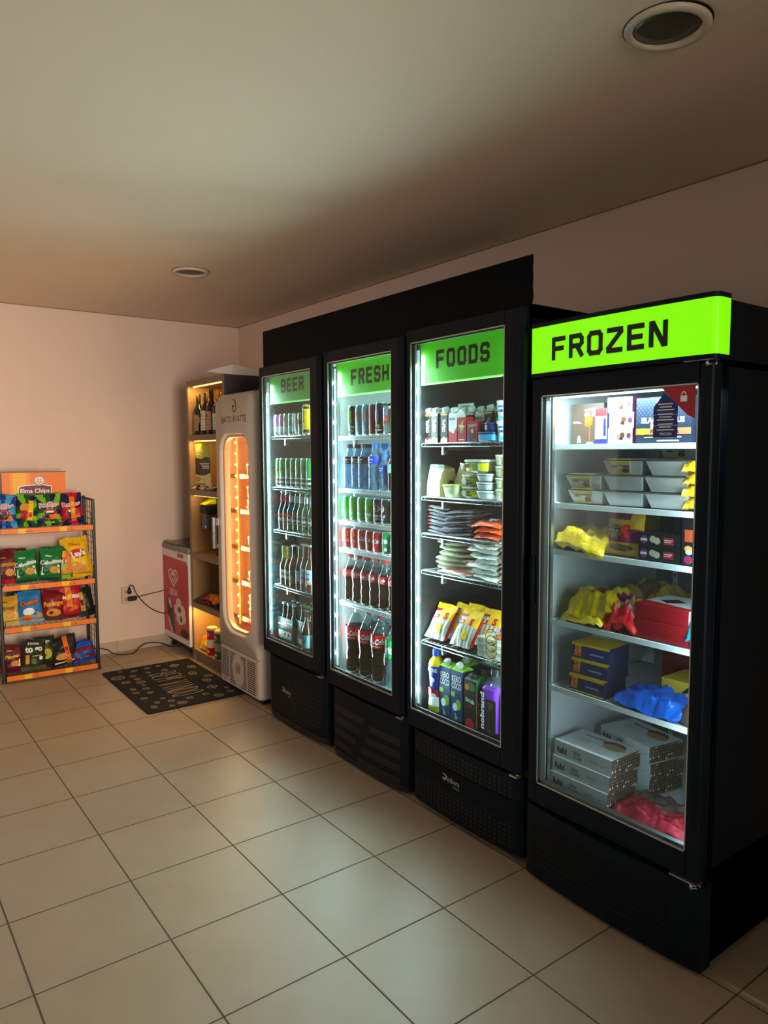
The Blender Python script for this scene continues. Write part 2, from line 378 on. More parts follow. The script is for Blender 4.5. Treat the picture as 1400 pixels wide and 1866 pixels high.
def cooler(name, label, y0, y1, H, gz0, gz1, stile_l, stile_r, liner, shelves, sign, word, wordbox, grille, glassm, signm, wshelf, led_e):
    """y0 the far (picture left) side, y1 the near side; local x runs from y0 towards y1, local y into the cabinet"""
    W = y0-y1; t = empty(name, (1.18, y0, 0), -PI/2, label, 'fridge')
    th = .028; D0 = .046; D1 = .80; zb = gz0-.02
    q = MB()
    q.box((0, D0, zb-.04), (th*.6, D1, H), mblk); q.box((W-th*.6, D0, zb-.04), (W, D1, H), mblk)
    q.box((0, D1-.02, .05), (W, D1, H), mblk); q.box((0, D0, H-.05), (W, D1, H), mblk)
    q.box((.004, D0+.006, .05), (W-.004, D1-.02, zb-.04), mblk3); q.box((0, D0, zb-.04), (W, D1, zb-.015), mblk)
    q.build('cabinet', t)
    q = MB(); a = th*.6; b = th; zi0 = zb-.015; zi1 = H-.05
    q.box((a, D0, zi0), (b, D1-.02, zi1), liner); q.box((W-b, D0, zi0), (W-a, D1-.02, zi1), liner)
    q.box((b, D1-.034, zi0), (W-b, D1-.02, zi1), liner); q.box((b, D0, zi1-.012), (W-b, D1-.034, zi1), liner); q.box((b, D0, zi0), (W-b, D1-.034, zi0+.012), liner)
    for x in (b+.10, W-b-.10): q.box((x-.008, D1-.040, zi0+.05), (x+.008, D1-.034, zi1-.1), mgask)
    q.build('liner', t)
    # door
    dz0, dz1 = gz0-.072, H-.012
    q = MB(); sl_, sr = stile_l, W-stile_r
    q.rbox((.004, 0, dz0), (sl_, D0, dz1), mblk2, .006); q.rbox((sr, 0, dz0), (W-.022, D0, dz1), mblk2, .010)
    q.lathe([(.0001, dz0), (.017, dz0+.002), (.0175, dz0+.01), (.0175, dz1-.006), (.014, dz1+.004), (.0001, dz1+.006)], mblk2, (W-.018, .020, 0), 18, False, False)
    q.box((sl_, .004, dz0), (sr, D0, gz0), mblk2); q.box((sl_, .004, gz1), (sr, D0, dz1), mblk2)
    d = q.build('door', t)
    q = MB(); q.box((sl_, .012, gz0), (sr, .016, gz1), glassm); q.box((sl_, .024, gz0), (sr, .026, gz1), glassm); q.build('glass_pane', d)
    q = MB(); e = .0045
    for (xa, xb, za, zc2) in ((sl_, sl_+e, gz0, gz1), (sr-e, sr, gz0, gz1), (sl_, sr, gz0, gz0+e*1.4), (sl_, sr, gz1-e, gz1)):
        q.box((xa, .006, za), (xb, .011, zc2), malu)
    for (xa, xb, za, zc2) in ((sl_, sl_+.012, gz0, gz1), (sr-.012, sr, gz0, gz1), (sl_, sr, gz0, gz0+.012), (sl_, sr, gz1-.008, gz1)):
        q.box((xa, .0265, za), (xb, .032, zc2), mgask)
    q.build('inner_trim', d)
    q = MB(); q.box((W-.045, -.006, dz0-.012), (W-.008, .03, dz0-.006), malu); q.lathe([(.006, dz0-.018), (.006, dz0-.002)], malu, (W-.018, .012, 0), 10); q.build('hinge', d)
    # backlit sign inside the glass
    sx0, sx1, sz0, sz1 = sign
    q = MB(); q.box((b+.002, .056, sz0), (W-b-.002, .072, sz1+.02), signm)
    q.box((b+.002, .054, sz0-.006), (W-b-.002, .073, sz0), M('sign_edge_reflection', (200, 255, 160), .3, emit=(150, 255, 110), es=.9))  # bright reflection on the sign's lower edge, put in as a glowing bar
    sg = q.build('sign_panel', t)
    q = MB(); S = front(.056); q.block(S, word, wordbox[0], wordbox[1], wordbox[2], wordbox[3], mlet, .205, .0015)
    q.build('lettering', sg, label='black squared letters reading '+word)
    # shelves
    for k, z in enumerate(shelves):
        q = MB(); shelf(q, W-2*b-.012, .50, wshelf, 26)
        if wshelf is mwireW:
            q.box((0, -.004, -.017), (W-2*b-.012, -.001, .003), mwireW)
            for j in range(28): q.box((.01+j*.0198, -.005, -.010), (.016+j*.0198, -.004, -.004), mgask)
        for x in (.10, W-2*b-.11): q.box((x-.006, .04, -.03), (x+.006, .3, -.016), wshelf); q.box((x-.006, .03, -.05), (x+.006, .05, -.015), wshelf)
        o = q.build('shelf', t); o.location = (b+.006, .062, z)
    # led strips on both inner door posts
    for side in (0, 1):
        lx = led_e if side == 0 else W-led_e
        q = MB(); q.box((lx-.006, .037, gz0+.02), (lx+.006, .042, gz1-.03), mledstrip); q.box((lx-.014, .042, gz0+.01), (lx+.014, .046, gz1-.02), mgask)
        st = q.build('led_strip', t)
        if side == 0:
            n = 15; z0, z1 = gz0+.085, gz1-.10; first = None
            for j in range(n):
                if first is None:
                    q = MB(); q.lathe([(.0001, -.007), (.005, -.005), (.0068, 0), (.005, .005), (.0001, .007)], mled, n=10, cap0=False, cap1=False)
                    o = first = q.build('led', st)
                else: o = first.copy(); C.objects.link(o); o.parent = st
                o.location = (lx, .035, z0+(z1-z0)*j/(n-1))
        s2 = 1 if side == 0 else -1
        area_light('led_light', (lx+s2*.004, .050, (gz0+gz1)/2), (s2*.75, .62, 0), .012, gz1-gz0-.1, LEDP*(.75 if side == 0 else 2.0), LEDC, t)
        area_light('led_light', (lx+s2*.004, .033, (gz0+gz1)/2-.03), (s2*.62, -.78, 0), .012, gz1-gz0-.16, LEDO, LEDC, t)
    # lower grille
    q = MB(); S = front(.0); gt = dz0-.022
    S2 = lambda a, b_, o: (a, .028-.016*math.sin(PI*min(1, max(0, a/W)))-o, b_)
    def panel(z0, z1, m, ins=.01, fwd=0):
        n = 16
        rings = []
        for k in range(n+1):
            a = ins+(W-2*ins)*k/n; y = S2(a, 0, 0)[1]-fwd
            if k in (0, n): y += .012
            rings.append([(a, y, z0), (a, y, z1), (a, .075, z1), (a, .075, z0)])
        q.loft(rings, m, True, True, False)
    if grille == 'plain':
        panel(.06, gt, mblk2); panel(.02, .055, mblk3, .02)
        for r in range(6):
            for k in range(14):
                x = W*.42+k*.0235; z = gt-.075-r*.021
                if x < W-.05: q.box((x, S2(x, 0, 0)[1]-.002, z), (x+.014, S2(x, 0, 0)[1]+.004, z+.009), mblk3)
        for k in range(5): q.rect(S2, W*.45, .10+k*.022, W-.06, .106+k*.022, mblk3, .001, 10)
    elif grille == 'slats':
        panel(.05, gt, mblk2); panel(.015, .045, mblk3, .02)
        for k in range(4):
            z = gt-.105-k*.062
            q.rect(S2, .045, z, W*.50-.0-k*.035, z+.026, mblk3, .0015, 10); q.rect(S2, W*.57-k*.035, z-.02, W-.05, z+.006, mblk3, .0015, 10)
            q.rect(S2, .045, z-.006, W*.50-k*.035, z-.002, M('slat_edge', (34, 40, 44), .4), .002, 10); q.rect(S2, W*.57-k*.035, z-.026, W-.05, z-.022, M('slat_edge'), .002, 10)
    else:
        panel(.03, gt, mblk2); panel(.165, .245, mblk, .015, .004)
        for (za, nr) in ((gt-.10, 5), (.075, 5)):
            for r in range(nr):
                for k in range(24):
                    x = .045+k*.0252; z = za-.012+r*.0185-(.0 if za > .2 else .01)
                    if x < W-.05: q.rect(S2, x, z, x+.0155, z+.0115, mblk3, .0015)
    g = q.build('grille_panel', t)
    if grille != 'slats':
        q = MB(); S3 = lambda a, b_, o: S2(a, b_, o+.004)
        logo(q, S3, W*.43 if grille == 'holes' else W*.40, .205 if grille == 'holes' else .215, .021); q.build('maker_logo', g, label='silver maker emblem')
    for x in (.05, W-.05):
        for y in (.10, .70):
            q = MB(); q.lathe([(.018, 0), (.018, .012), (.010, .016), (.010, .052)], mblk3, (x, y, 0), 12); q.build('foot', t)
    return t
LEDP, LEDO = 6.5, 10.5
beer = cooler('display_cooler', 'tall black glass-door cooler with hazy green BEER sign, farthest of the row', .822, .158, 2.056, .474, 1.992, .026, .100, mgray,
       [1.652, 1.362, 1.113, .790], (0, 0, 1.844, 1.985), 'BEER', (.164, 1.894, .254, .076), 'plain', mglassB, mgreenH, mwire, .036)
fresh = cooler('display_cooler', 'tall black glass-door cooler with green FRESH sign and white interior', .125, -.518, 2.066, .454, 2.004, .030, .088, mwhite,
       [1.637, 1.378, 1.217, 1.076, .806], (0, 0, 1.842, 1.99), 'FRESH', (.169, 1.883, .305, .076), 'slats', mglass, mgreen, mwireW, .048)
foods = cooler('display_cooler', 'tall black glass-door cooler with green FOODS sign and dark interior', -.540, -1.212, 2.082, .436, 2.020, .022, .100, mgray,
       [1.597, 1.368, 1.208, 1.047, .736], (0, 0, 1.850, 2.005), 'FOODS', (.135, 1.905, .313, .075), 'holes', mglass, mgreen, mwire, .036)

# ------------------------------------------------------------------ upright freezer with FROZEN lightbox
def freezer():
    y0, y1 = -1.245, -1.927; W = y0-y1
    t = empty('display_freezer', (1.165, y0, 0), -PI/2, 'black glass-door freezer with glowing green FROZEN lightbox, nearest in the row', 'freezer')
    H = 1.815; th = .035; D0 = .075; D1 = .80
    q = MB()
    for (a, b) in (((0, D0, .03), (.02, D1, H)), ((W-.02, D0, .03), (W, D1, H)), ((0, D1-.02, .03), (W, D1, H)), ((0, D0, H-.02), (W, D1, H+.165)), ((0, D0, .03), (W, D1, .325))): q.box(a, b, mblk)
    q.build('cabinet', t)
    q = MB(); zi0, zi1 = .325, 1.79
    q.box((.02, D0, zi0), (th, D1-.02, zi1), mlinF); q.box((W-th, D0, zi0), (W-.02, D1-.02, zi1), mlinF)
    q.box((th, D1-.05, zi0), (W-th, D1-.02, zi1), M('freezer_back_grey', (120, 124, 126), .5)); q.box((th, D0, zi1-.012), (W-th, D1-.05, zi1), mlinF); q.box((th, D0, zi0), (W-th, D1-.05, zi0+.012), mlinF)
    for x in (th+.09, W-th-.09):
        q.box((x-.010, D1-.056, zi0+.03), (x+.010, D1-.05, zi1-.03), mwhite)
        for k in range(34): q.box((x-.003, D1-.0575, zi0+.05+k*.04), (x+.003, D1-.056, zi0+.065+k*.04), mblk3)
    # ledge at the bottom of the opening
    q.box((th, D0-.012, zi0+.0), (W-th, D0+.02, zi0+.02), mwhite)
    q.build('liner', t)
    dz0, dz1, gz0, gz1 = .292, 1.812, .366, 1.753; sl_, sr = .045, W-.057
    q = MB(); q.rbox((.004, .018, dz0), (sl_, D0-.006, dz1), mblk2, .008); q.rbox((sr, .018, dz0), (W-.012, D0-.006, dz1), mblk2, .012)
    q.box((sl_, .020, dz0), (sr, D0-.006, gz0), mblk2); q.box((sl_, .020, gz1), (sr, D0-.006, dz1), mblk2)
    d = q.build('door', t)
    q = MB(); q.box((sl_, .026, gz0), (sr, .030, gz1), mglass); q.box((sl_, .052, gz0), (sr, .055, gz1), mglass); q.build('glass_pane', d)
    q = MB()
    for (xa, xb, za, zc2) in ((sl_, sl_+.014, gz0, gz1), (sr-.007, sr, gz0, gz1), (sl_, sr, gz0, gz0+.014), (sl_, sr, gz1-.007, gz1)): q.box((xa, .031, za), (xb, .051, zc2), mgask)
    for (xa, xb, za, zc2) in ((sl_, sl_+.004, gz0, gz1), (sr-.004, sr, gz0, gz1), (sl_, sr, gz0, gz0+.006), (sl_, sr, gz1-.004, gz1)): q.box((xa, .021, za), (xb, .026, zc2), malu)
    q.box((sl_+.012, .056, gz0-.01), (sl_+.022, .07, gz1), malu)
    q.build('inner_trim', d)
    q = MB(); n = 12
    q.rbox((.012, .008, 1.02), (.030, .02, 1.19), mblk, .006); q.build('door_handle', d)
    for z in (dz1+.003, dz0-.006):
        q = MB(); q.box((W-.10, .010, z-.002), (W-.012, .045, z+.002), malu); q.tube([(W-.03, .014, z-.002), (W-.03, .014, z-.018)], .005, malu, 8)
        q.tube([(W-.012, .03, z-.002), (W-.012, .03, z-.014), (W-.03, .012, z-.014)], .0025, malu, 6); q.build('hinge', d)
    # sticker
    q = MB(); S = front(.0255); nav = M('navy_sticker', (24, 44, 118), .35); redS = M('red_sticker', (170, 24, 40), .35); wt = M('print_white', (235, 238, 238), .45)
    ax, az = sr-.115, 1.748
    q.poly(S, [(ax-.03, 1.600), (ax+.050, 1.600), (ax+.050, 1.704), (ax+.004, 1.730), (ax-.018, 1.705), (ax-.03, 1.69)], nav, .0004)
    q.poly(S, [(ax-.006, az), (ax+.104, az), (ax+.104, az-.095), (ax+.080, az-.085)], redS, .0008)
    q.rect(S, ax+.057, 1.703, ax+.078, 1.720, wt, .0012); q.ring(S, ax+.067, 1.722, .008, .010, .003, wt, .0012, n=12, a0=0, a1=PI)
    for k in range(9):
        z = 1.697-k*.0085-(.004 if k > 2 else 0)-(.004 if k > 5 else 0); ww = (.024, .020, .028)[k % 3]
        q.rect(S, ax+.010-ww, z, ax+.010+ww, z+.0032, wt, .0011)
    for z in (1.667, 1.635): q.rect(S, ax-.03, z, ax+.050, z+.0008, wt, .0011)
    q.text(S, 'FRICON', ax+.012, 1.611, .008, wt, .0013, bold=.01); q.build('sticker', d, label='blue and red sticker with white padlock')
    q = MB(); S = front(.031); q.text(S, 'FRICON', sr-.05, .376, .010, mlet, .0012, bold=.02); q.text(S, 'FREEZER', sr-.064, .3655+.0, .004, mlet, .0012); q.build('door_lettering', d)
    # lightbox header
    z0, z1 = 1.828, 1.983
    def fy(a):   # gently bowed front with rounded ends
        u = a/W; y = .012*(2*u-1)**2-.004
        e = min(a, W-a)
        if e < .02: y += .02-math.sqrt(max(0, .02**2-(.02-e)**2))
        return y
    xs = [0, .001, .003, .006, .010, .015, .02]; xs = xs+[.02+(W-.04)*k/18 for k in range(1, 18)]+[W-v for v in reversed(xs)]
    q = MB()
    q.loft([[(a, fy(a), z0), (a, fy(a), z1), (a, .074, z1), (a, .074, z0)] for a in xs], mgreenL, True, True, False)
    hd = q.build('lightbox', t)
    q = MB()
    for (a0, a1) in ((z0-.013, z0), (z1, z1+.014)): q.loft([[(a, fy(a)-.002, a0), (a, fy(a)-.002, a1), (a, .076, a1), (a, .076, a0)] for a in xs], mblk2, True, True, False)
    q.build('lightbox_edge', hd)
    q = MB(); S = lambda a, b, o: (a, fy(a)-o, b); q.block(S, 'FROZEN', .107, 1.863, .431, .078, mlet, .205, .0025, .22); q.build('lettering', hd, label='black squared letters reading FROZEN')
    for k, z in enumerate([1.583, 1.376, 1.210, .956, .712]):
        q = MB(); Wq = W-2*th-.012
        q.box((0, 0, -.016), (Wq, .006, .002), mwhite); q.box((0, .004, -.003), (Wq, .54, 0), mwhite if k < 2 else mlinF); q.box((0, .0, -.018), (.006, .54, .004), mwhite); q.box((Wq-.006, .0, -.018), (Wq, .54, .004), mwhite)
        q.box((.0, .5, -.03), (.02, .54, 0), mwhite)
        o = q.build('shelf', t); o.location = (th+.006, .095, z)
    q = MB(); q.box((th+.01, .060, 1.742), (W-th-.01, .072, 1.752), M('freezer_led', (255, 255, 255), .3, emit=(230, 244, 255), es=7.0))
    st = q.build('led_strip', t)
    area_light('led_light', (W/2, .078, 1.738), (0, .62, -.8), W-.12, .012, FZP, (.88, .95, 1.0), t)
    area_light('led_light', (W/2, .064, 1.738), (0, .10, -1), W-.12, .010, FZO, (.88, .95, 1.0), t)
    q = MB(); q.box((W-.058, .060, .36), (W-.046, .068, 1.72), mledstrip); q.build('led_strip', t)  # unseen strip added behind the right stile to brighten liner and fronts
    area_light('led_light', (W-.062, .066, 1.04), (-.9, .42, 0), .010, 1.30, FZR, (.88, .95, 1.0), t)
    area_light('led_light', (W-.062, .060, 1.04), (-.6, -.8, 0), .010, 1.30, FZR*.85, (.88, .95, 1.0), t)  # outward lamp of the added strip, raised to lighten the nearby floor
    # lower grille, bowed
    q = MB(); fy2 = lambda a: .004+.018*(2*a/W-1)**2
    q.loft([[(a, fy2(a)+(.004 if k in (0, 16) else 0), .015), (a, fy2(a)+(.004 if k in (0, 16) else 0), .278), (a, .08, .278), (a, .08, .015)] for k, a in enumerate([W*k/16 for k in range(17)])], mblk2, True, True, False)
    for k in range(8):
        z = .225-k*.021
        q.loft([[(a, fy2(a)-.001, z), (a, fy2(a)-.006, z-.006), (a, fy2(a)-.001, z-.011)] for a in [.045+(W-.15)*j/12 for j in range(13)]], mblk3 if 0 else M('louvre_black', (7, 11, 13), .5, spec=.15), True, True, False)
    g = q.build('grille_panel', t)
    q = MB(); q.lathe([(.006, 0), (.005, .004), (.0001, .005)], mchr, (0, 0, 0), 12); o = q.build('screw', g); o.location = (W-.012, .03, .158); o.rotation_euler = (PI/2, 0, 0)
    for x in (.05, W-.05):
        for y in (.14, .70):
            q = MB(); q.lathe([(.02, 0), (.02, .014), (.010, .018), (.010, .032)], mblk3, (x, y, 0), 12); q.build('foot', t)
    return t
FZP, FZO, FZR = 1.7, 4.2, 2.6
frozen = freezer()
# ================================================================== packaging helpers
from mathutils import noise as _nz
def P(name, col=(128, 128, 128), rough=.42, **k): return M('print_'+name, col, rough, noise=.04, **{'spec': .35, **k})
WHT = P('white', (232, 234, 230)); BLKP = P('black', (20, 20, 22)); RED = P('red', (196, 22, 34)); YEL = P('yellow', (240, 190, 18)); ORG = P('orange', (236, 118, 16))
GRN = P('green', (20, 120, 58)); DGRN = P('dark_green', (12, 70, 40)); BLU = P('blue', (24, 84, 190)); NAV = P('navy', (20, 34, 96)); SKY = P('sky_blue', (70, 160, 220)); MAR = P('maroon', (104, 16, 34))
CRM = P('cream', (226, 214, 176)); KRAFT = P('kraft', (196, 172, 130)); PNK = P('pink', (226, 96, 140)); PUR = P('purple', (112, 52, 178)); TEAL = P('teal', (40, 160, 168)); GREY = P('grey', (150, 154, 158)); DGRY = P('dark_grey', (52, 54, 58))
BRN = P('brown', (96, 56, 34)); LIME = P('lime', (140, 206, 40)); GOLD = P('gold', (206, 152, 40)); FOOD = P('snack', (222, 150, 58)); MAG = P('magenta', (150, 20, 96)); LBL = P('pale_blue', (176, 200, 226)); LAV = P('lavender', (176, 160, 226)); MINT = P('mint', (150, 214, 200))
SILV = M('can_silver', (205, 208, 212), .28, metal=.85)
def S_hat(u, p): return max(0.0, 1-abs(u)**p)
def bag_surface(w, h, t, seed, lean=0.0, crumple=1.0, side=-1):
    def S(a, b, o):
        u = a/(w/2); v = b/h
        vv = min(1, max(0, (v-.045)/.91)); env = (S_hat(u, 2.6)**.62)*(math.sin(PI*vv)**.55 if 0 < vv < 1 else 0)
        x = a*(1-.075*math.sin(PI*vv)); n = _nz.noise(Vector((a*22+seed, b*22, seed*3.1)))*.012+_nz.noise(Vector((a*60+seed, b*48, seed)))*.004
        cr = crumple*n*(.3+.7*env) + crumple*.003*math.sin(u*9+seed)*(1 if vv in (0, 1) else math.exp(-12*min(vv, 1-vv)))
        z = b+crumple*_nz.noise(Vector((a*12, seed, v*2)))*.012*(v > .5)*v
        return (x, side*(env*t/2+abs(o)*(1 if side < 0 else 1))+cr*(1), z)
    return S
def bag(name, w, h, t, paint, art=None, seed=1.0, crumple=1.0, back=None, nu=16, nv=20):
    q = MB(); S = bag_surface(w, h, t, seed, 0, crumple); S2 = bag_surface(w, h, t, seed, 0, crumple, 1)
    q.grid(lambda u, v: S((u-.5)*w, v*h, 0), nu, nv, paint); q.grid(lambda u, v: S2((u-.5)*w, v*h, 0), nu, nv, back or paint, True, True)
    for b0 in (0, h):
        for k in range(10):
            x0 = -w/2+w*k/10; x1 = x0+w/10; e = .006 if b0 else -.0
            if b0: q.face([S(x0, b0, 0), S(x1, b0, 0), tuple(Vector(S((x0+x1)/2, b0, 0))+Vector((0, 0, e)))], paint(.5, .99) if callable(paint) else paint)
    if art: art(q, S, w, h)
    return q.build(name)

# ================================================================== snack rack
mrack = M('rack_black', (16, 15, 14), .4, noise=.1); mstrip = P('rack_orange', (238, 122, 10)); mstripY = P('rack_yellow', (248, 180, 20))
def rack():
    t = empty('snack_rack', (.052, 2.447, 0), math.radians(-3.5), 'black wire snack rack with orange shelf strips standing against the back wall', 'rack')
    W, D = .612, .315
    q = MB()
    for x in (0, W):
        for y in (0, D):
            q.rbox((x-.011, y-.011, .018), (x+.011, y+.011, 1.235 if y == 0 else 1.245), mrack, .005); q.rbox((x-.016, y-.018, 0), (x+.016, y+.018, .020), mrack, .006)
    for x in (0, W):
        for z in (1.225, .055): q.box((x-.008, 0, z), (x+.008, D, z+.012), mrack)
    q.box((0, D-.006, 1.22), (W, D+.006, 1.235), mrack); q.box((0, D-.006, .05), (W, D+.006, .065), mrack)
    q.build('frame', t)
    for x in (0, W):
        q = MB()
        for k in range(26): z = .09+k*.0435; q.tube([(x, .01, z), (x, D-.01, z)], .0019, mrack, 4)
        for y in (D*.33, D*.66): q.tube([(x, y, .06), (x, y, 1.225)], .0022, mrack, 4)
        q.build('side_mesh', t)
    for z in (1.040, .655, .368, .036):
        q = MB()
        for k in range(17): q.tube([(.015+k*(W-.03)/16, -.03, z+.012), (.015+k*(W-.03)/16, D-.02, z+.018)], .0018, mrack, 4)
        for y in (-.032, D*.4, D-.02): q.tube([(.008, y, z+.012), (W-.008, y, z+.012)], .003, mrack, 5)
        q.tube([(.02, -.032, z+.012), (.02, -.034, z+.062), (W-.02, -.034, z+.062), (W-.02, -.032, z+.012)], .0025, mrack, 5)
        q.tube([(.01, -.03, z+.012), (.01, .02, z+.10)], .0025, mrack, 5); q.tube([(W-.01, -.03, z+.012), (W-.01, .02, z+.10)], .0025, mrack, 5)
        s = q.build('shelf', t)
        q = MB(); q.box((.012, -.042, z-.022), (W-.012, -.038, z+.018), mrack); q.box((.014, -.0435, z-.018), (W-.014, -.042, z+.016), mstrip)
        S = front(-.0435)
        for cx in (.19, .45):
            q.rect(S, cx-.07, z-.018, cx-.02, z+.016, mstripY, .0004, 2); q.text(S, 'Elma Chips', cx, z-.006, .007, MAR, .0008, bold=.02, w=.045); q.ring(S, cx+.006, z+.005, .005, .005, .0015, MAR, .0008, n=12)
        q.build('price_strip', s, label='orange price strip')
    q = MB(); q.box((.05, .115, 1.215), (.455, .123, 1.430), mstrip); q.box((.047, .112, 1.430), (.458, .126, 1.436), mrack)
    S = front(.115)
    q.rect(S, .12, 1.216, .20, 1.429, mstripY, .0004); q.rect(S, .10, 1.216, .12, 1.429, P('rack_amber', (243, 150, 14)), .0004); q.rect(S, .20, 1.216, .225, 1.429, P('rack_amber'), .0004)
    q.poly(S, [(.145, 1.26), (.36, 1.26), (.365, 1.335), (.30, 1.347), (.20, 1.343), (.152, 1.332)], WHT, .0006); q.poly(S, [(.150, 1.265), (.355, 1.265), (.36, 1.330), (.30, 1.341), (.20, 1.337), (.157, 1.327)], MAR, .0009)
    q.text(S, 'Elma Chips', .255, 1.303, .030, WHT, .0014, bold=.02, w=.185)
    q.ell(S, .285, 1.373, .038, .036, WHT, .0012); q.ring(S, .285, 1.373, .036, .034, .005, BLKP, .0016); q.ell(S, .285, 1.373, .026, .024, P('face', (250, 210, 180)), .0015)
    q.ring(S, .285, 1.373, .018, .016, .004, BLKP, .002, n=12, a0=PI*1.1, a1=PI*1.9); q.ell(S, .277, 1.379, .003, .004, BLKP, .002, 8); q.ell(S, .293, 1.379, .003, .004, BLKP, .002, 8)
    for x in (.06, .445): q.tube([(x, .12, 1.22), (x, D, 1.22)], .004, mrack, 5)
    q.build('header_sign', t, label='orange header sign with white lettering on maroon')
    return t
rk = rack()
RA = math.radians(-3.5)
def on_rack(x, y): return (.052+x*math.cos(RA)-y*math.sin(RA), 2.447+x*math.sin(RA)+y*math.cos(RA))

def swirl(cols, n):   # radiating coloured stripes
    return lambda u, v: cols[int((math.atan2(v-.42, u-.5)/(2*PI)+.5)*n) % len(cols)]
def art_ruf(main):
    def f(q, S, w, h):
        q.text(S, 'Ruffles', 0, h*.66, h*.15, WHT, .0030, bold=.06, w=w*.84, rot=.06); q.text(S, 'Ruffles', 0, h*.66, h*.14, RED, .0040, bold=.0, w=w*.78, rot=.06)
        q.ell(S, 0, h*.36, w*.30, h*.17, RED, .0030); q.ell(S, 0, h*.36, w*.21, h*.12, BLKP, .0038); q.rect(S, -w*.16, h*.40, w*.16, h*.46, WHT, .0044, 4)
        q.poly(S, [(-w*.05, h*.34), (w*.30, h*.36), (w*.36, h*.22), (w*.05, h*.2)], ORG, .0050)
        q.rect(S, -w*.2, h*.08, w*.2, h*.13, main, .003, 4)
    return f
def art_flags(q, S, w, h):
    q.rect(S, -w*.06, h*.12, w*.16, h*.90, ORG, .0055, 3, 8); q.rect(S, -w*.02, h*.35, w*.12, h*.5, YEL, .0062, 3, 3); q.rect(S, -w*.02, h*.6, w*.12, h*.72, YEL, .0062, 3, 3)
def band(txt, tcol, tscale=.84, pic=FOOD, face=True, wbox=WHT, ty=.60, th=.13, tilt=.12):
    def f(q, S, w, h):
        q.text(S, txt, 0, h*ty, h*th, tcol, .0042, bold=.04, w=w*tscale, rot=tilt)
        q.poly(S, [(-w*.38, h*.18), (w*.40, h*.24), (w*.38, h*.50), (-w*.36, h*.44)], wbox, .0028); q.ell(S, w*.16, h*.34, w*.20, h*.11, pic, .0042, 14)
        q.ell(S, w*.22, h*.31, w*.09, h*.06, GOLD, .0050, 10)
        if face: q.ring(S, -w*.20, h*.31, w*.12, h*.085, .004, BLKP, .0046, 16); q.ring(S, -w*.20, h*.30, w*.06, h*.04, .003, BLKP, .0046, 8, PI*1.1, PI*1.9)
        q.rect(S, -w*.25, h*.78, w*.02, h*.81, tcol, .003, 4)
    return f
cb = [P('ruf_blue', (24, 64, 150)), SKY]; cg = [P('ruf_green', (110, 190, 30)), P('ruf_navy', (22, 28, 84)), P('ruf_dkgreen', (30, 84, 40))]; cr_ = [P('ruf_red', (196, 24, 48)), P('ruf_navy')]
bg_blue = bag('chip_bag', .150, .205, .075, swirl(cb, 14), art_ruf(BLU), 1.3); bg_green = bag('chip_bag', .150, .205, .075, swirl(cg, 15), art_ruf(LIME), 2.4)
bg_gside = bag('chip_bag', .142, .200, .07, swirl(cg, 15), lambda q, S, w, h: (q.ell(S, -.02, h*.6, .03, .03, FOOD, .004), q.rect(S, 0, h*.2, w*.22, h*.85, YEL, .004, 3, 6), q.rect(S, -w*.3, h*.25, -w*.02, h*.5, RED, .0045, 3, 3), q.rect(S, w*.02, h*.3, w*.18, h*.45, RED, .006, 3, 3)), 3.1)
bg_red = bag('chip_bag', .140, .205, .075, swirl(cr_, 9), lambda q, S, w, h: (art_ruf(RED)(q, S, w, h), art_flags(q, S, w, h)), 4.7)
bg_green2 = bag('chip_bag', .150, .205, .075, swirl(cg, 15), lambda q, S, w, h: (art_ruf(LIME)(q, S, w, h), art_flags(q, S, w, h)), 5.2)
bg_mar = bag('snack_bag', .140, .205, .06, lambda u, v: MAR if v > .14 else RED, band('Baconzitos', GOLD), 6.1)
bg_ceb = bag('snack_bag', .145, .200, .06, lambda u, v: DGRN if v < .12 or u < .06 or u > .94 else GRN, band('Cebolitos', WHT, .92), 7.2)
bg_lay2 = bag('chip_bag', .125, .215, .06, lambda u, v: GRN if u > .72 or v > .86 else (YEL if v > .5 else LIME), lambda q, S, w, h: (q.ell(S, -.01, h*.55, .035, .022, RED, .004), q.text(S, "Lay's", -.01, h*.55, .024, WHT, .0055, bold=.05), q.ell(S, -.015, h*.25, .03, .03, FOOD, .004), q.rect(S, .02, h*.1, .045, h*.85, ORG, .0055, 2, 8)), 8.3)
bg_lay = bag('chip_bag', .165, .260, .08, YEL, lambda q, S, w, h: (q.ell(S, .01, h*.62, .052, .030, RED, .004, 24, ), q.text(S, "Lay's", .01, h*.62, .036, WHT, .0055, bold=.05, rot=.15), q.ell(S, -.02, h*.28, .045, .030, GOLD, .004), q.ell(S, .01, h*.22, .040, .026, FOOD, .005), q.text(S, 'Clássica', .0, h*.85, .016, RED, .004, bold=.02)), 9.4)
bg_yel3 = bag('snack_bag', .140, .185, .06, lambda u, v: GOLD if v > .45 else P('palegold', (222, 186, 90)), band('Stiksy', P('olive', (104, 92, 20)), .7, FOOD, False, CRM), 10.5)
bg_che = bag('snack_bag', .150, .200, .07, lambda u, v: P('cheeto_blue', (36, 120, 186)) if v > .25 else P('cheeto_pale', (120, 176, 214)), lambda q, S, w, h: (q.text(S, 'Cheetos', 0, h*.68, h*.16, BLKP, .0035, bold=.07, w=w*.82, rot=.12), q.text(S, 'Cheetos', 0, h*.68, h*.15, ORG, .0050, bold=.02, w=w*.76, rot=.12), q.ell(S, -.01, h*.38, .035, .024, WHT, .004), q.ell(S, .02, h*.22, .042, .026, FOOD, .004), q.ell(S, -.025, h*.18, .03, .02, ORG, .005)), 11.6)
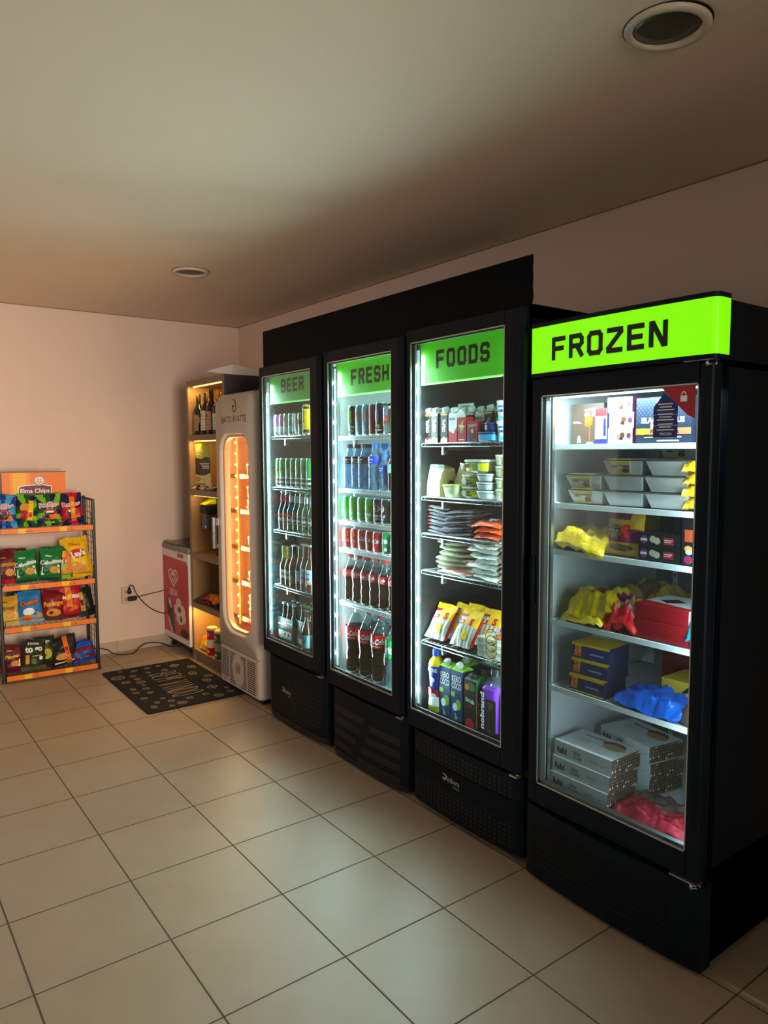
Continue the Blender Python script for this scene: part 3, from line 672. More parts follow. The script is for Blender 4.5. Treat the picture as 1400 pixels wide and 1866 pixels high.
bg_fan = bag('snack_bag', .145, .200, .07, lambda u, v: P('deep_red', (122, 18, 26)) if v > .22 else BRN, lambda q, S, w, h: (q.text(S, 'Fandangos', 0, h*.55, h*.15, ORG, .0040, bold=.05, w=w*.86, rot=.1), q.text(S, 'Fandangos', 0, h*.55, h*.13, YEL, .0055, bold=.0, w=w*.8, rot=.1), q.ell(S, .0, h*.25, .045, .026, FOOD, .004)), 12.7)
bg_dor = bag('snack_bag', .165, .245, .07, lambda u, v: RED if 0.12 < v < .9 else P('deep_red'), lambda q, S, w, h: (q.text(S, 'Doritos', 0, h*.57, h*.12, WHT, .005, bold=.05, w=w*.90), q.rect(S, -.03, h*.3, .008, h*.98, ORG, .0075, 2, 8), q.rect(S, -.026, h*.5, .004, h*.62, YEL, .0085, 2, 2), q.poly(S, [(.02, h*.35), (.07, h*.2), (-.02, h*.18)], ORG, .004)), 13.8)
bg_drk = bag('snack_bag', .110, .190, .06, lambda u, v: BLKP if u > .5 else DGRY, lambda q, S, w, h: (q.rect(S, -.04, h*.2, -.01, h*.85, GOLD, .004, 2, 6), q.rect(S, -.036, h*.4, -.014, h*.6, MAR, .005, 2, 3)), 14.9)
bg_pin = bag('snack_bag', .130, .170, .05, MAR, band('Pingo', YEL, .7, FOOD), 15.1)
OLV = P('olive_dark', (38, 40, 22))
bg_rtg = bag('snack_bag', .150, .190, .05, lambda u, v: P('olive_base', (88, 92, 58)) if v < .16 else OLV, lambda q, S, w, h: (q.text(S, 'roots', 0, h*.88, h*.12, WHT, .0035, bold=.02), q.text(S, 'to go', 0, h*.70, h*.20, WHT, .0040, bold=.04, w=w*.72), q.rect(S, -w*.35, h*.22, -w*.2, h*.52, FOOD, .004, 2, 4), q.rect(S, -w*.1, h*.45, w*.3, h*.48, LIME, .004, 4), q.ell(S, w*.28, h*.38, .012, .012, WHT, .005), q.rect(S, -w*.1, h*.2, w*.1, h*.38, P('moss', (90, 100, 40)), .004, 3)), 16.2)
bg_rt2 = bag('snack_bag', .125, .195, .05, OLV, lambda q, S, w, h: (q.text(S, 'to go', 0, h*.86, h*.1, WHT, .0035, bold=.02), q.ell(S, 0, h*.42, .035, .032, LIME, .004), q.ell(S, .01, h*.48, .022, .020, GOLD, .005)), 17.3)
bg_blk = bag('snack_bag', .180, .185, .06, lambda u, v: P('charcoal', (34, 28, 26)), lambda q, S, w, h: (q.ell(S, -.01, h*.30, .05, .022, FOOD, .004), q.rect(S, .005, h*.02, .035, h*.98, ORG, .0055, 2, 8), q.rect(S, .01, h*.35, .03, h*.6, RED, .0065, 2, 3), q.rect(S, -.07, h*.08, .07, h*.13, WHT, .004, 6)), 18.4)
bg_bst = bag('snack_bag', .150, .12, .045, lambda u, v: BLU if int(v*5) % 2 == 0 else P('deep_red'), lambda q, S, w, h: q.text(S, 'Doritos', 0, h*.3, .014, SKY, .004, bold=.03), 19.5)
rows = [
 (1.056, [(bg_blue, .045, .00, 'blue striped chip bag with red lips, leftmost on the snack rack top shelf', 0), (bg_gside, .185, .01, 'green striped chip bag turned so its snack picture shows, second on the rack top shelf', 6), (bg_green, .330, -.005, 'green and navy chip bag with red mouth, third on the rack top shelf', 0), (bg_red, .485, .0, 'red and navy chip bag with orange flags, rightmost on the rack top shelf', -4),
          (bg_green2, .26, .13, 'green chip bag standing in the back row of the rack top shelf', 5), (bg_blue, .11, .12, 'blue chip bag in the back row of the rack top shelf, behind the leftmost', -6), (bg_red, .42, .12, 'red chip bag in the back row of the rack top shelf, at the right', 3)]),
 (.672, [(bg_mar, .045, .01, 'maroon snack bag with gold name and round face, leftmost on the second rack shelf', 0), (bg_ceb, .175, .0, 'green snack bag with white name, left one of two alike on the second rack shelf', -4), (bg_ceb, .315, -.005, 'green snack bag with white name, right one of two alike on the second rack shelf', 5), (bg_lay2, .425, .02, 'narrow green and yellow chip bag with orange flag beside the big yellow bag', -6), (bg_lay, .53, .02, 'large plain yellow chip bag with red oval leaning right on the second rack shelf', -9),
         (bg_mar, .10, .12, 'maroon snack bag in the back row of the second rack shelf, left side', 4), (bg_ceb, .36, .12, 'green snack bag in the back row of the second rack shelf, behind the others', 2)]),
 (.385, [(bg_yel3, .035, .0, 'golden yellow snack bag leftmost on the third rack shelf', 3), (bg_che, .19, -.005, 'light blue snack bag with black and orange name on the third rack shelf', -5), (bg_fan, .325, .0, 'dark red snack bag with yellow name, middle of the third rack shelf', 4), (bg_dor, .455, .02, 'bright red snack bag with white name and orange flag on the third rack shelf', -3), (bg_drk, .565, .02, 'black and gold snack bag at the right end of the third rack shelf', -8),
         (bg_drk, .10, .12, 'dark snack bag in the back row of the third rack shelf, behind the golden one', 4), (bg_drk, .25, .13, 'dark snack bag in the back row of the third rack shelf, behind the blue one', 0)]),
 (.053, [(bg_pin, .050, .01, 'maroon snack bag with yellow name, leftmost on the bottom rack shelf', 4), (bg_rtg, .19, -.005, 'dark olive snack bag with large white lettering on the bottom rack shelf', 2), (bg_rt2, .29, .03, 'dark olive snack bag with lime picture, behind the white-lettered one', -6), (bg_blk, .41, .02, 'charcoal snack bag with orange flag strip on the bottom rack shelf', -10), (bg_bst, .535, .005, 'blue and dark red snack bag lying at the right end of the bottom rack shelf', -12), (bg_bst, .53, .06, 'blue and dark red snack bag behind its twin, right end of bottom rack shelf', -20)])]
rnd = random.Random(7)
for z, lst in rows:
    for (b, x, y, lab, ry) in lst:
        X, Y = on_rack(x, y+.045); put(b, X, Y, z, lab, -3.5+rnd.uniform(-5, 5), 'snack bag', rx=-9, ry=ry, sc=(1.10, 1.05, 1.10))

# ================================================================== chest freezer for ice lollies
mIW = M('freezer_white', (228, 216, 208), .4, noise=.03); mIR = M('freezer_red_print', (196, 18, 52), .4, noise=.04); mIB = P('ice_dark', (46, 34, 34)); mIC = P('ice_cream', (226, 206, 192)); mWaf = P('waffle', (168, 104, 82))
def chest():
    x0, y0, y1 = 1.292, 2.782, 2.243; W = y0-y1
    t = empty('ice_cream_freezer', (x0, y0, 0), -PI/2, 'white chest freezer with red ice cream poster beside the wooden shelf unit', 'freezer')
    q = MB(); q.rbox((0, 0, .085), (W, .68, .800), mIW, .012); q.build('body', t)
    q = MB(); q.rbox((-.004, -.006, .800), (W+.004, .684, .845), M('lid_frame_grey', (120, 118, 112), .4), .02); q.build('rim', t)
    q = MB(); q.loft([[(0.01, .02, .845), (0.01, .02, .85), (.01, .66, .885), (.01, .66, .845)], [(W-.01, .02, .845), (W-.01, .02, .85), (W-.01, .66, .885), (W-.01, .66, .845)]], M('lid_dark', (40, 46, 52), .15), True, True, False)
    q.rbox((.05, -.004, .850), (W*.55, .03, .862), M('lid_frame_grey'), .004); q.build('sliding_lid', t)
    q = MB(); S = front(0)
    q.poly(S, [(.012, .135), (W-.02, .135), (W-.006, .155), (W-.006, .70), (W-.04, .735), (.012, .745)], mIR, .001)
    q.rect(S, W*.60, .757, W*.72, .79, mIR, .001); q.rect(S, W*.73, .757, W*.82, .79, P('tag_green', (90, 120, 90)), .001)
    cx, cz = W*.42, .588
    def heart(s, th):
        pts = []
        for k in range(33):
            a = -PI*.93+2*PI*.93*k/32
            a2 = a
            hx = 16*math.sin(a2)**3; hz = 13*math.cos(a2)-5*math.cos(2*a2)-2*math.cos(3*a2)-math.cos(4*a2)
            pts.append((cx+hx*s*1.28/16, cz+hz*s/16))
        q.line(S, pts, th, mIC, .0018)
    heart(.075, .017); heart(.036, .017)
    q.text(S, 'KIBON', cx, .470, .050, mIC, .0018, bold=.035, w=.165)
    q.poly(S, [(W*.14, .37), (W*.17, .415), (W*.21, .43), (W*.30, .40), (W*.36, .34), (W*.46, .16), (W*.40, .145), (W*.28, .19), (W*.19, .26), (W*.14, .32)], mIB, .0016)
    q.poly(S, [(W*.20, .415), (W*.30, .395), (W*.34, .34), (W*.30, .33), (W*.26, .355), (W*.22, .37)], mIC, .0022)
    q.poly(S, [(W*.16, .26), (W*.22, .245), (W*.36, .145), (W*.30, .143)], mIC, .0022)
    q.poly(S, [(W*.53, .27), (W*.80, .255), (W*.60, .142)], mWaf, .0018)
    for (a, b, r, s2) in ((.62, .395, .10, .04), (.54, .34, .11, .045), (.74, .34, .12, .05), (.66, .28, .15, .05), (.80, .29, .08, .04)): q.ell(S, W*a, b, W*r, s2, mIC, .002+a*.001)
    q.ell(S, W*.64, .345, W*.07, .022, BRN, .0032); q.ell(S, W*.70, .275, W*.05, .025, BRN, .0032)
    q.ell(S, W*.80, .175, W*.16, .035, mIB, .0015)
    q.build('poster', t, label='red poster with white double heart, lolly and cone')
    q = MB(); q.box((.02, .03, .055), (W-.02, .66, .085), mblk3); q.build('base_tray', t)
    for x in (.05, W-.05):
        for y in (.06, .62):
            q = MB(); q.lathe([(.008, .03), (.008, .06)], mblk3, (x, y, 0), 8); q.lathe([(.0001, 0), (.016, .004), (.022, .016), (.016, .028), (.0001, .032)], mblk3, (x, y, 0), 12); q.build('caster', t)
chest()

# ------------------------------------------------------------------ mains outlet and cords
mPl = M('outlet_white', (214, 190, 162), .4); mIWs = M('socket_cream', (176, 152, 126), .45); mcord = M('black_cord', (20, 18, 18), .45)
t = empty('wall_outlet', (.985, YB, .445), 0, 'white wall outlet box on the back wall between rack and ice cream freezer', 'outlet')
q = MB(); q.rbox((-.032, -.030, -.065), (.032, 0, .065), mPl, .006); q.build('plate', t)
q = MB()
for z in (-.03, .03): q.lathe([(.0001, 0), (.016, .001)], mdark, (0, 0, 0), 12); 
q2 = q; q = MB(); q.box((-.014, -.032, .018), (.014, -.030, .042), mIWs); q.box((-.014, -.032, -.042), (.014, -.030, -.018), mIWs); q.build('socket', t)
q = MB()
def curve(pts, n=8):
    P_ = [Vector(p) for p in pts]; out = []
    for i in range(len(P_)-1):
        p0 = P_[max(i-1, 0)]; p1 = P_[i]; p2 = P_[i+1]; p3 = P_[min(i+2, len(P_)-1)]
        for k in range(n):
            s = k/n; out.append(.5*((2*p1)+(p2-p0)*s+(2*p0-5*p1+4*p2-p3)*s*s+(3*p1-p0-3*p2+p3)*s**3))
    out.append(P_[-1]); return out
y = YB-.032
q.lathe([(.0001, 0), (.014, .004), (.017, .02), (.010, .04), (.005, .055), (.0001, .056)], mcord, (1.004, y-.02, .457), 12)
q.tube(curve([(1.004, y-.02, .51), (1.014, y-.03, .528), (1.03, y-.035, .52), (1.045, y-.03, .48), (1.08, y-.02, .42), (1.16, y-.01, .33), (1.26, y+.005, .27), (1.35, y+.01, .25)]), .0038, mcord, 6)
q.build('cord', None, 'black power cord looping from the outlet down behind the ice cream freezer', 'cord')
q = MB(); q.rbox((.990, y-.032, .402), (1.060, y-.002, .437), mcord, .012); q.tube(curve([(1.055, y-.015, .420), (1.10, y-.01, .43), (1.20, y, .440), (1.33, y+.012, .455)]), .003, mcord, 6)
q.build('power_adapter', None, 'black plug adapter with thin cord running nearly level from the outlet', 'adapter')
q = MB(); q.tube(curve([(.55, 2.735, .10), (.70, 2.72, .075), (.80, 2.71, .055), (.86, 2.69, .012), (.93, 2.66, .005), (1.00, 2.665, .005), (1.07, 2.72, .030), (1.14, 2.74, .045), (1.24, 2.72, .030), (1.30, 2.66, .006), (1.40, 2.63, .005)]), .0042, mcord, 6)
q.build('extension_cord', None, 'black cord wandering along the baseboard from the snack rack', 'cord')

# ------------------------------------------------------------------ door mat
mmat = M('mat_black', (18, 17, 17), .95, noise=.25, ns=300, bump=.6, bs=900); mmp = M('mat_print', (168, 152, 130), .95, noise=.2, ns=250)
q = MB(); q.rbox((-.012, 0, 0), (.628, 1.005, .009), mmat, .02); S = topf(.009)
# writing runs away from the room, read from the picture's lower left
R90 = lambda a, b, o: (b, 1.0-a, .009+o)       # a along the mat's length from the far end, b across
def paw(cx, cy, s, k):
    if k % 3 == 0:
        q.ring(R90, cx, cy, s, s, s*.16, mmp, .0008, 18); q.line(R90, [(cx-s*.5, cy-s*.5), (cx+s*.6, cy+s*.5)], s*.16, mmp, .0009); q.line(R90, [(cx-s*.3, cy+s*.6), (cx+s*.2, cy-s*.6)], s*.16, mmp, .0009)
    elif k % 3 == 1:
        q.ring(R90, cx, cy, s*.9, s*.6, s*.16, mmp, .0008, 14); q.ell(R90, cx, cy, s*.3, s*.2, mmp, .0008, 10)
    else:
        q.ring(R90, cx, cy, s*.6, s*.8, s*.2, mmp, .0008, 12); q.line(R90, [(cx-s, cy), (cx+s, cy)], s*.14, mmp, .0009)
def tall(txt, ax, b0, cw, h):
    GL = {'B': [[(0, 0), (0, 1), (.7, .9), (.7, .6), (0, .5), (.9, .4), (.9, .1), (0, 0)]], 'E': [[(.9, 0), (0, 0), (0, 1), (.9, 1)], [(0, .5), (.7, .5)]], 'M': [[(0, 0), (0, 1), (.5, .4), (1, 1), (1, 0)]], 'V': [[(0, 1), (.5, 0), (1, 1)]], 'I': [[(.5, 0), (.5, 1)]],
          'N': [[(0, 0), (0, 1), (1, 0), (1, 1)]], 'D': [[(0, 0), (0, 1), (.7, .9), (1, .5), (.7, .1), (0, 0)]], 'O': [[(.3, 0), (0, .3), (0, .7), (.3, 1), (.7, 1), (1, .7), (1, .3), (.7, 0), (.3, 0)]]}
    for k, ch in enumerate(txt):
        for p in GL[ch]: q.line(R90, [(ax+k*cw*1.35+px*cw, b0+py*h) for px, py in p], .0075, mmp, .0009)
tall('BEM', .255, .19+.05, .048, .19); tall('VINDO', .50, .17+.05, .048, .20)
rr = random.Random(3); spots = []
for k in range(400):
    a, b = rr.uniform(.045, .955), rr.uniform(.045, .575)
    s = rr.choice((.022, .026, .03, .045))
    if .20 < a < .86 and .16 < b < .47: continue
    if all((a-c)**2+(b-d)**2 > (s+e+.020)**2 for c, d, e in spots) and len(spots) < 34 and s < a < 1-s and s < b < .61-s: spots.append((a, b, s))
for k, (a, b, s) in enumerate(spots): paw(a, b, s, k)
mat_o = q.build('door_mat', None, 'black door mat printed BEM VINDO with scattered beige doodles', 'mat'); mat_o.location = (.640, 1.250, .0005); mat_o.rotation_euler = (0, 0, math.radians(-.6))
# ================================================================== wooden shelf unit
mwood = M('oak_laminate', (168, 128, 84), .45, noise=.10, ns=7); mwoodF = M('grey_brown_edge', (128, 104, 84), .45, noise=.06); mpanel = M('graphite_side', (62, 58, 58), .5, noise=.05)
mstripW = M('led_strip_warm', (255, 200, 90), .4, emit=(255, 205, 90), es=5.0)
SX0, SY0, SY1 = 1.31, 2.238, 1.575; SW = SY0-SY1; SD = .66
SHZ = [.045, .405, .780, 1.250, 1.650, 2.045]      # lower face of each board
def shelf_unit():
    t = empty('shelf_unit', (SX0, SY0, 0), -PI/2, 'tall brown shelf unit with warm lit shelves between ice cream freezers', 'shelf unit')
    q = MB(); q.box((0, 0, 0), (.030, SD, 2.085), mwoodF); q.box((.030, .004, .05), (.032, SD, 2.04), mwood); q.build('side_panel', t)
    q = MB(); q.box((SW-.030, 0, 0), (SW, SD, 2.085), mpanel); q.box((SW-.032, .004, .05), (SW-.030, SD, 2.04), mwood); q.box((SW-.030, -.002, 0), (SW, 0, 2.085), mwoodF); q.build('side_panel', t, label='graphite side panel')
    q = MB(); q.box((.03, SD-.2, .05), (SW-.03, SD-.19, 2.05), mwood); q.build('back_panel', t)
    for k, z in enumerate(SHZ):
        q = MB(); q.box((.030, 0, z), (SW-.030, SD, z+.040), mwoodF); q.box((.032, .003, z+.040), (SW-.032, SD-.2, z+.0415), mwood); q.build('top_board' if k == 5 else 'shelf', t)
    q = MB(); q.box((.03, .02, 0), (SW-.03, .04, .05), mwoodF); q.build('plinth', t)
    for k, pw in ((5, 1.1), (4, .8), (3, .14), (1, 1.3)):
        z = SHZ[k]
        q = MB(); q.box((.06 if k > 3 else .03, .030, z-.006), (SW-.06, .040, z), mstripW); st = q.build('led_strip', t)
        area_light('led_light', (.20, .05, z-.012), (-.2, .35, -1), .34, .02, pw, (1.0, .62, .16), t)
shelf_unit()
def sx(lx, ly, z): return (SX0+ly, SY0-lx, z)

# ---- bottles
def bottle_prof(R, H, neck=.3, rn=.014, shoulder=.16, base=.92):
    z1 = H*(1-neck-shoulder); z2 = H*(1-neck)
    return [(.0001, 0), (R*base, 0), (R, H*.015), (R, z1), (R*.93, z1+(z2-z1)*.3), (R*.70, z1+(z2-z1)*.62), (rn*1.25, z2), (rn, z2+H*.03), (rn, H*.985), (rn*1.12, H*.986), (rn*1.12, H)]
mwineg = M('wine_glass', (16, 26, 20), .08, noise=.02, coat=.5)
def wine(h, R, caps, lab, labh, art=None):
    t = empty('wine_bottle'); q = MB()
    q.lathe(bottle_prof(R, h, .26, .0145, .17), mwineg, n=20, cap0=False); q.build('bottle_body', t)
    q = MB(); q.lathe([(.0165, h*.80), (.0165, h*.995), (.010, h+.002), (.0001, h+.002)], caps, n=16, cap0=False, cap1=False); q.build('capsule', t)
    q = MB(); S = cyl(R+.0006); q.grid(lambda u, v: S((u-.5)*R*2.2, h*.10+labh*v, 0), 12, 1, lab)
    for k in range(5): q.rect(S, -R*.7, h*.14+labh*k*.15, R*.7*(1-.1*(k % 3)), h*.14+labh*k*.15+.003, DGRY if k != 2 else MAR, .0005, 5)
    if art: q.ell(S, 0, h*.10+labh*.75, .013, .015, art, .0006, 12)
    q.build('label', t); return t
foil = P('foil_yellow', (226, 150, 30)); wines = [
 (wine(.295, .038, P('foil_black', (24, 22, 22)), P('label_tan', (160, 120, 86)), .115), .108, .048, 'dark wine bottle with tan label, leftmost on the top shelf of the wooden unit'),
 (wine(.300, .039, P('foil_bronze', (86, 60, 36)), CRM, .14, MAR), .235, .050, 'dark wine bottle with cream and maroon label, second from left on the top shelf'),
 (wine(.300, .037, MAR, CRM, .12), .300, .135, 'wine bottle with dark red capsule standing behind the second bottle'),
 (wine(.315, .038, P('foil_black'), P('label_peach', (206, 150, 120)), .13, BRN), .335, .050, 'dark wine bottle with peach label, third from left on the top shelf'),
 (wine(.300, .037, RED, CRM, .12), .42, .14, 'wine bottle with bright red capsule in the back row of the top shelf'),
 (wine(.300, .040, foil, WHT, .11), .445, .052, 'green wine bottle with yellow capsule and white label on the top shelf'),
 (wine(.290, .037, P('foil_pale', (150, 200, 190)), WHT, .11), .555, .06, 'wine bottle with pale blue capsule at the right of the top shelf')]
for (b, lx, ly, lab) in wines: put(b, *sx(lx, ly, SHZ[4]+.042), lab, -90, 'wine bottle')

# ---- notice board with three coloured panels (second shelf)
t = empty('notice_board', sx(.205, .030, SHZ[3]+.042), -PI/2, 'standing notice with lime, black and cream panels on the wooden unit', 'notice'); t.rotation_euler = (0, 0, math.radians(-92))
q = MB(); BW, BH = .290, .335
q.box((-BW/2, 0, 0), (BW/2, .006, BH), P('notice_cream', (232, 206, 150))); S = front(0, -BW/2, 0)
q.grid(lambda u, v: S(BW*u, BH*(.64+.36*v), .0006), 1, 1, P('notice_lime', (172, 184, 24)), False)
q.poly(S, [(0, BH*.34), (BW*.35, BH*.31), (BW*.7, BH*.33), (BW, BH*.38), (BW, BH*.70), (BW*.7, BH*.72), (BW*.4, BH*.67), (0, BH*.70)], BLKP, .0012)
for k, (x0, x1, z) in enumerate(((.06, .42, .90), (.06, .50, .865), (.06, .58, .83), (.06, .38, .77), (.30, .94, .57), (.38, .92, .535), (.45, .92, .50), (.45, .92, .47), (.06, .35, .25), (.06, .42, .22), (.06, .30, .19), (.06, .70, .13), (.06, .66, .10))):
    q.rect(S, BW*x0, BH*z, BW*x1, BH*(z+.014), WHT if k < 8 else DGRY, .0018)
q.text(S, '?', BW*.58, BH*.23, .028, DGRY, .002, bold=.03); q.ring(S, BW*.36, BH*.61, .009, .009, .003, P('moss'), .002, 10)
q.build('panel', t)
q = MB(); q.loft([[(-.03, .006, 0), (-.03, .006, .2), (-.03, .07, 0)], [(.03, .006, 0), (.03, .006, .2), (.03, .07, 0)]], WHT, True, True, False); q.build('stand', t)
def boxm(name, w, h, d, body, art=None, side=None, top=None):
    """carton: front centred on local origin at the front bottom edge"""
    q = MB(); q.box((-w/2, 0, 0), (w/2, d, h), body)
    if side: q.face([(w/2+.0003, 0, 0), (w/2+.0003, d, 0), (w/2+.0003, d, h), (w/2+.0003, 0, h)], side)
    if top: q.face([(-w/2, 0, h+.0003), (w/2, 0, h+.0003), (w/2, d, h+.0003), (-w/2, d, h+.0003)], top)
    if art: art(q, front(0), w, h)
    return q.build(name)
mugp = boxm('tin_box', .075, .085, .06, P('tin_grey', (120, 112, 108)), lambda q, S, w, h: (q.ring(S, 0, h*.55, .02, .022, .006, BLKP), q.rect(S, -w*.4, h*.08, w*.4, h*.22, DGRY), q.rect(S, -w*.5, h*.93, w*.5, h, SILV)))
put(mugp, *sx(.405, .06, SHZ[3]+.042), 'small grey printed tin on the second shelf beside the notice', -90, 'tin')
snk = bag('snack_packet', .12, .07, .03, lambda u, v: CRM if u < .4 else (BRN if u < .7 else GREY), lambda q, S, w, h: q.rect(S, -w*.3, h*.3, w*.3, h*.5, BLKP, .003, 6), 21)
for k, (lx, ly, a) in enumerate(((.14, .005, 20), (.22, .012, -15), (.30, .0, 10), (.37, .01, -30))):
    put(snk, *sx(lx, ly, SHZ[3]+.052+.006*(k % 2)), 'small foil snack packet, %s from left, strewn before the notice' % ORD[k], -90+a, 'snack packet', rx=-78)
# ---- black payment device (third shelf)
t = empty('access_device', sx(.165, .115, .975), -PI/2, 'black wall device with lime cover and blue light inside the third shelf', 'device')
q = MB(); q.rbox((-.065, -.07, 0), (.065, .07, .175), M('device_grey', (66, 68, 74), .35), .02); q.build('housing', t)
q = MB(); q.rbox((-.075, -.078, .150), (.075, .078, .240), mblk3, .02); q.build('cap', t)
q = MB(); q.loft([[(-.062, -.082, .235), (-.062, .02, .285), (-.062, .02, .235)], [(.062, -.082, .235), (.062, .02, .285), (.062, .02, .235)]], P('lime_cover', (196, 214, 20)), True, True, False)
q.face([(-.062, -.0825, .236), (.062, -.0825, .236), (.062, .0195, .2865), (-.062, .0195, .2865)], P('lime_cover')); q.build('lime_cover', t)
q = MB(); S = front(-.0705); q.ring(S, .035, .035, .008, .008, .003, M('blue_light', (30, 80, 255), .3, emit=(40, 110, 255), es=4), .0005, 16); q.ell(S, .035, .035, .0045, .0045, M('blue_light'), .0006); q.rect(S, -.05, .14, -.044, .144, WHT); q.build('indicator', t)
q = MB(); q.box((-.03, .06, .05), (.03, SD-.2-.115, .12), mblk3); q.build('bracket', t); t.scale = (.84, .84, .80); t.location.z = .995; t.location.x -= .01
q = MB(); q.loft([[(-.045, -.02, 0), (.045, -.02, 0), (.045, .09, 0), (-.045, .09, 0)], [(-.035, .0, .25), (.045, .0, .25), (.045, .06, .25), (-.035, .06, .25)], [(-.01, .02, .36), (.03, .02, .36), (.03, .05, .36), (-.01, .05, .36)]], M('black_bag', (16, 16, 18), .5, bump=.5, bs=40), True, True, True)
put(q.build('black_bag'), *sx(.36, .09, SHZ[2]+.042), 'slim black bag standing on the third shelf of the wooden unit', -90, 'bag')
# ---- fourth shelf sweets, bottom shelf tubes and boxes
cnd = bag('candy_packet', .16, .085, .04, lambda u, v: RED if u < .55 else ORG, lambda q, S, w, h: (q.rect(S, -w*.3, h*.35, w*.2, h*.65, YEL, .003, 6)), 22)
cnk = bag('candy_packet', .17, .08, .03, lambda u, v: P('charcoal') if u < .6 else MAR, lambda q, S, w, h: (q.rect(S, -w*.3, h*.4, w*.1, h*.5, RED, .003, 6)), 23)
for k, (p, lx, ly, z, a, lab) in enumerate(((cnk, .15, .00, 0, 15, 'dark candy packet at the left front of the fourth shelf'), (cnk, .24, .02, .01, -12, 'dark candy packet lying under the orange-red ones'), (cnd, .29, .01, .045, 10, 'orange and red candy packet on top of the dark packets'), (cnd, .38, .0, .04, -20, 'red candy packet at the right end of the fourth shelf'), (cnk, .40, .03, .005, 8, 'dark candy packet beneath the rightmost red packet'))):
    put(p, *sx(lx, ly, SHZ[1]+.05+z), lab, -90+a, 'candy packet', rx=-75)
def tube_can(col, band_, capc):
    t = empty('snack_tube'); q = MB(); q.lathe([(.0001, 0), (.036, 0), (.0365, .003), (.0365, .188), (.036, .19)], col, n=20, cap0=False, cap1=False); S = cyl(.0366)
    q.grid(lambda u, v: S((u-.5)*.20, .055+.06*v, .0004), 16, 1, band_); q.ell(S, 0, .15, .02, .02, WHT, .0008, 12); q.rect(S, -.02, .02, .02, .035, capc, .0008, 4); q.build('tube', t)
    q = MB(); q.lathe([(.038, .185), (.038, .199), (.034, .202), (.0001, .202)], capc, n=20, cap0=False, cap1=False); q.build('lid', t); return t
tr_, tg_ = tube_can(P('tube_red', (176, 20, 46)), CRM, P('lid_cream', (240, 214, 150))), tube_can(P('tube_green', (70, 104, 72)), P('tube_stripe', (160, 160, 120)), P('lid_cream'))
for (p, lx, ly, lab) in ((tr_, .262, .045, 'red snack tube with cream lid on the bottom shelf, in front'), (tg_, .395, .045, 'green snack tube with cream lid on the bottom shelf beside the red one'), (tr_, .33, .135, 'red snack tube in the second row of the bottom shelf'), (tg_, .45, .135, 'green snack tube in the second row of the bottom shelf')):
    put(p, *sx(lx, ly, SHZ[0]+.042), lab, -90, 'snack tube')
yb_ = boxm('biscuit_box', .12, .065, .11, P('bright_yellow', (246, 186, 20)), lambda q, S, w, h: (q.rect(S, -w*.4, h*.2, w*.1, h*.7, ORG), q.rect(S, w*.15, h*.3, w*.4, h*.6, RED)))
put(yb_, *sx(.10, .10, SHZ[0]+.042), 'yellow biscuit box at the back left of the bottom shelf', -90, 'box'); put(yb_, *sx(.10, .11, SHZ[0]+.108), 'yellow biscuit box stacked on the other yellow box', -94, 'box')
ybg = bag('candy_bag', .11, .10, .05, lambda u, v: YEL, lambda q, S, w, h: (q.rect(S, -w*.3, h*.3, w*.3, h*.6, ORG, .003, 5),), 24); mbg = bag('candy_bag', .10, .10, .05, lambda u, v: MAR if v > .3 else CRM, None, 25)
for (p, lx, ly, z, lab) in ((ybg, .10, .03, 0, 'crumpled yellow candy bag at the left front of the bottom shelf'), (mbg, .17, .035, 0, 'maroon candy bag between the yellow bag and the red tube'), (ybg, .15, .02, .045, 'small yellow candy bag lying over the maroon one')):
    put(p, *sx(lx, ly, SHZ[0]+.05+z), lab, -90, 'candy bag', rx=-50)
# ---- white folded sheet on top of the unit
q = MB(); mshe = M('white_sheet', (222, 216, 208), .55)
p1, p2, p3, p4 = Vector((1.255, 1.735, 2.112)), Vector((1.405, 1.640, 2.158)), Vector((1.80, 1.600, 2.090)), Vector((1.385, 1.600, 2.0875))
for (a_, b_, c_, d_) in ((p1, p2, p4, p1.lerp(p4, .5)), (p2, p3, p3.lerp(p4, .5), p4)):
    for off in (0, .0016):
        f_ = lambda u, v: (a_.lerp(b_, u)).lerp(d_.lerp(c_, u), v)+Vector((off, 0, off+.006*math.sin(3*u+2*v)*(1-v)*u*(1-u)))
        q.grid(f_, 6, 6, mshe)
q.build('paper_sheet', None, 'folded white paper sheet lying on top of the wooden shelf unit', 'paper')

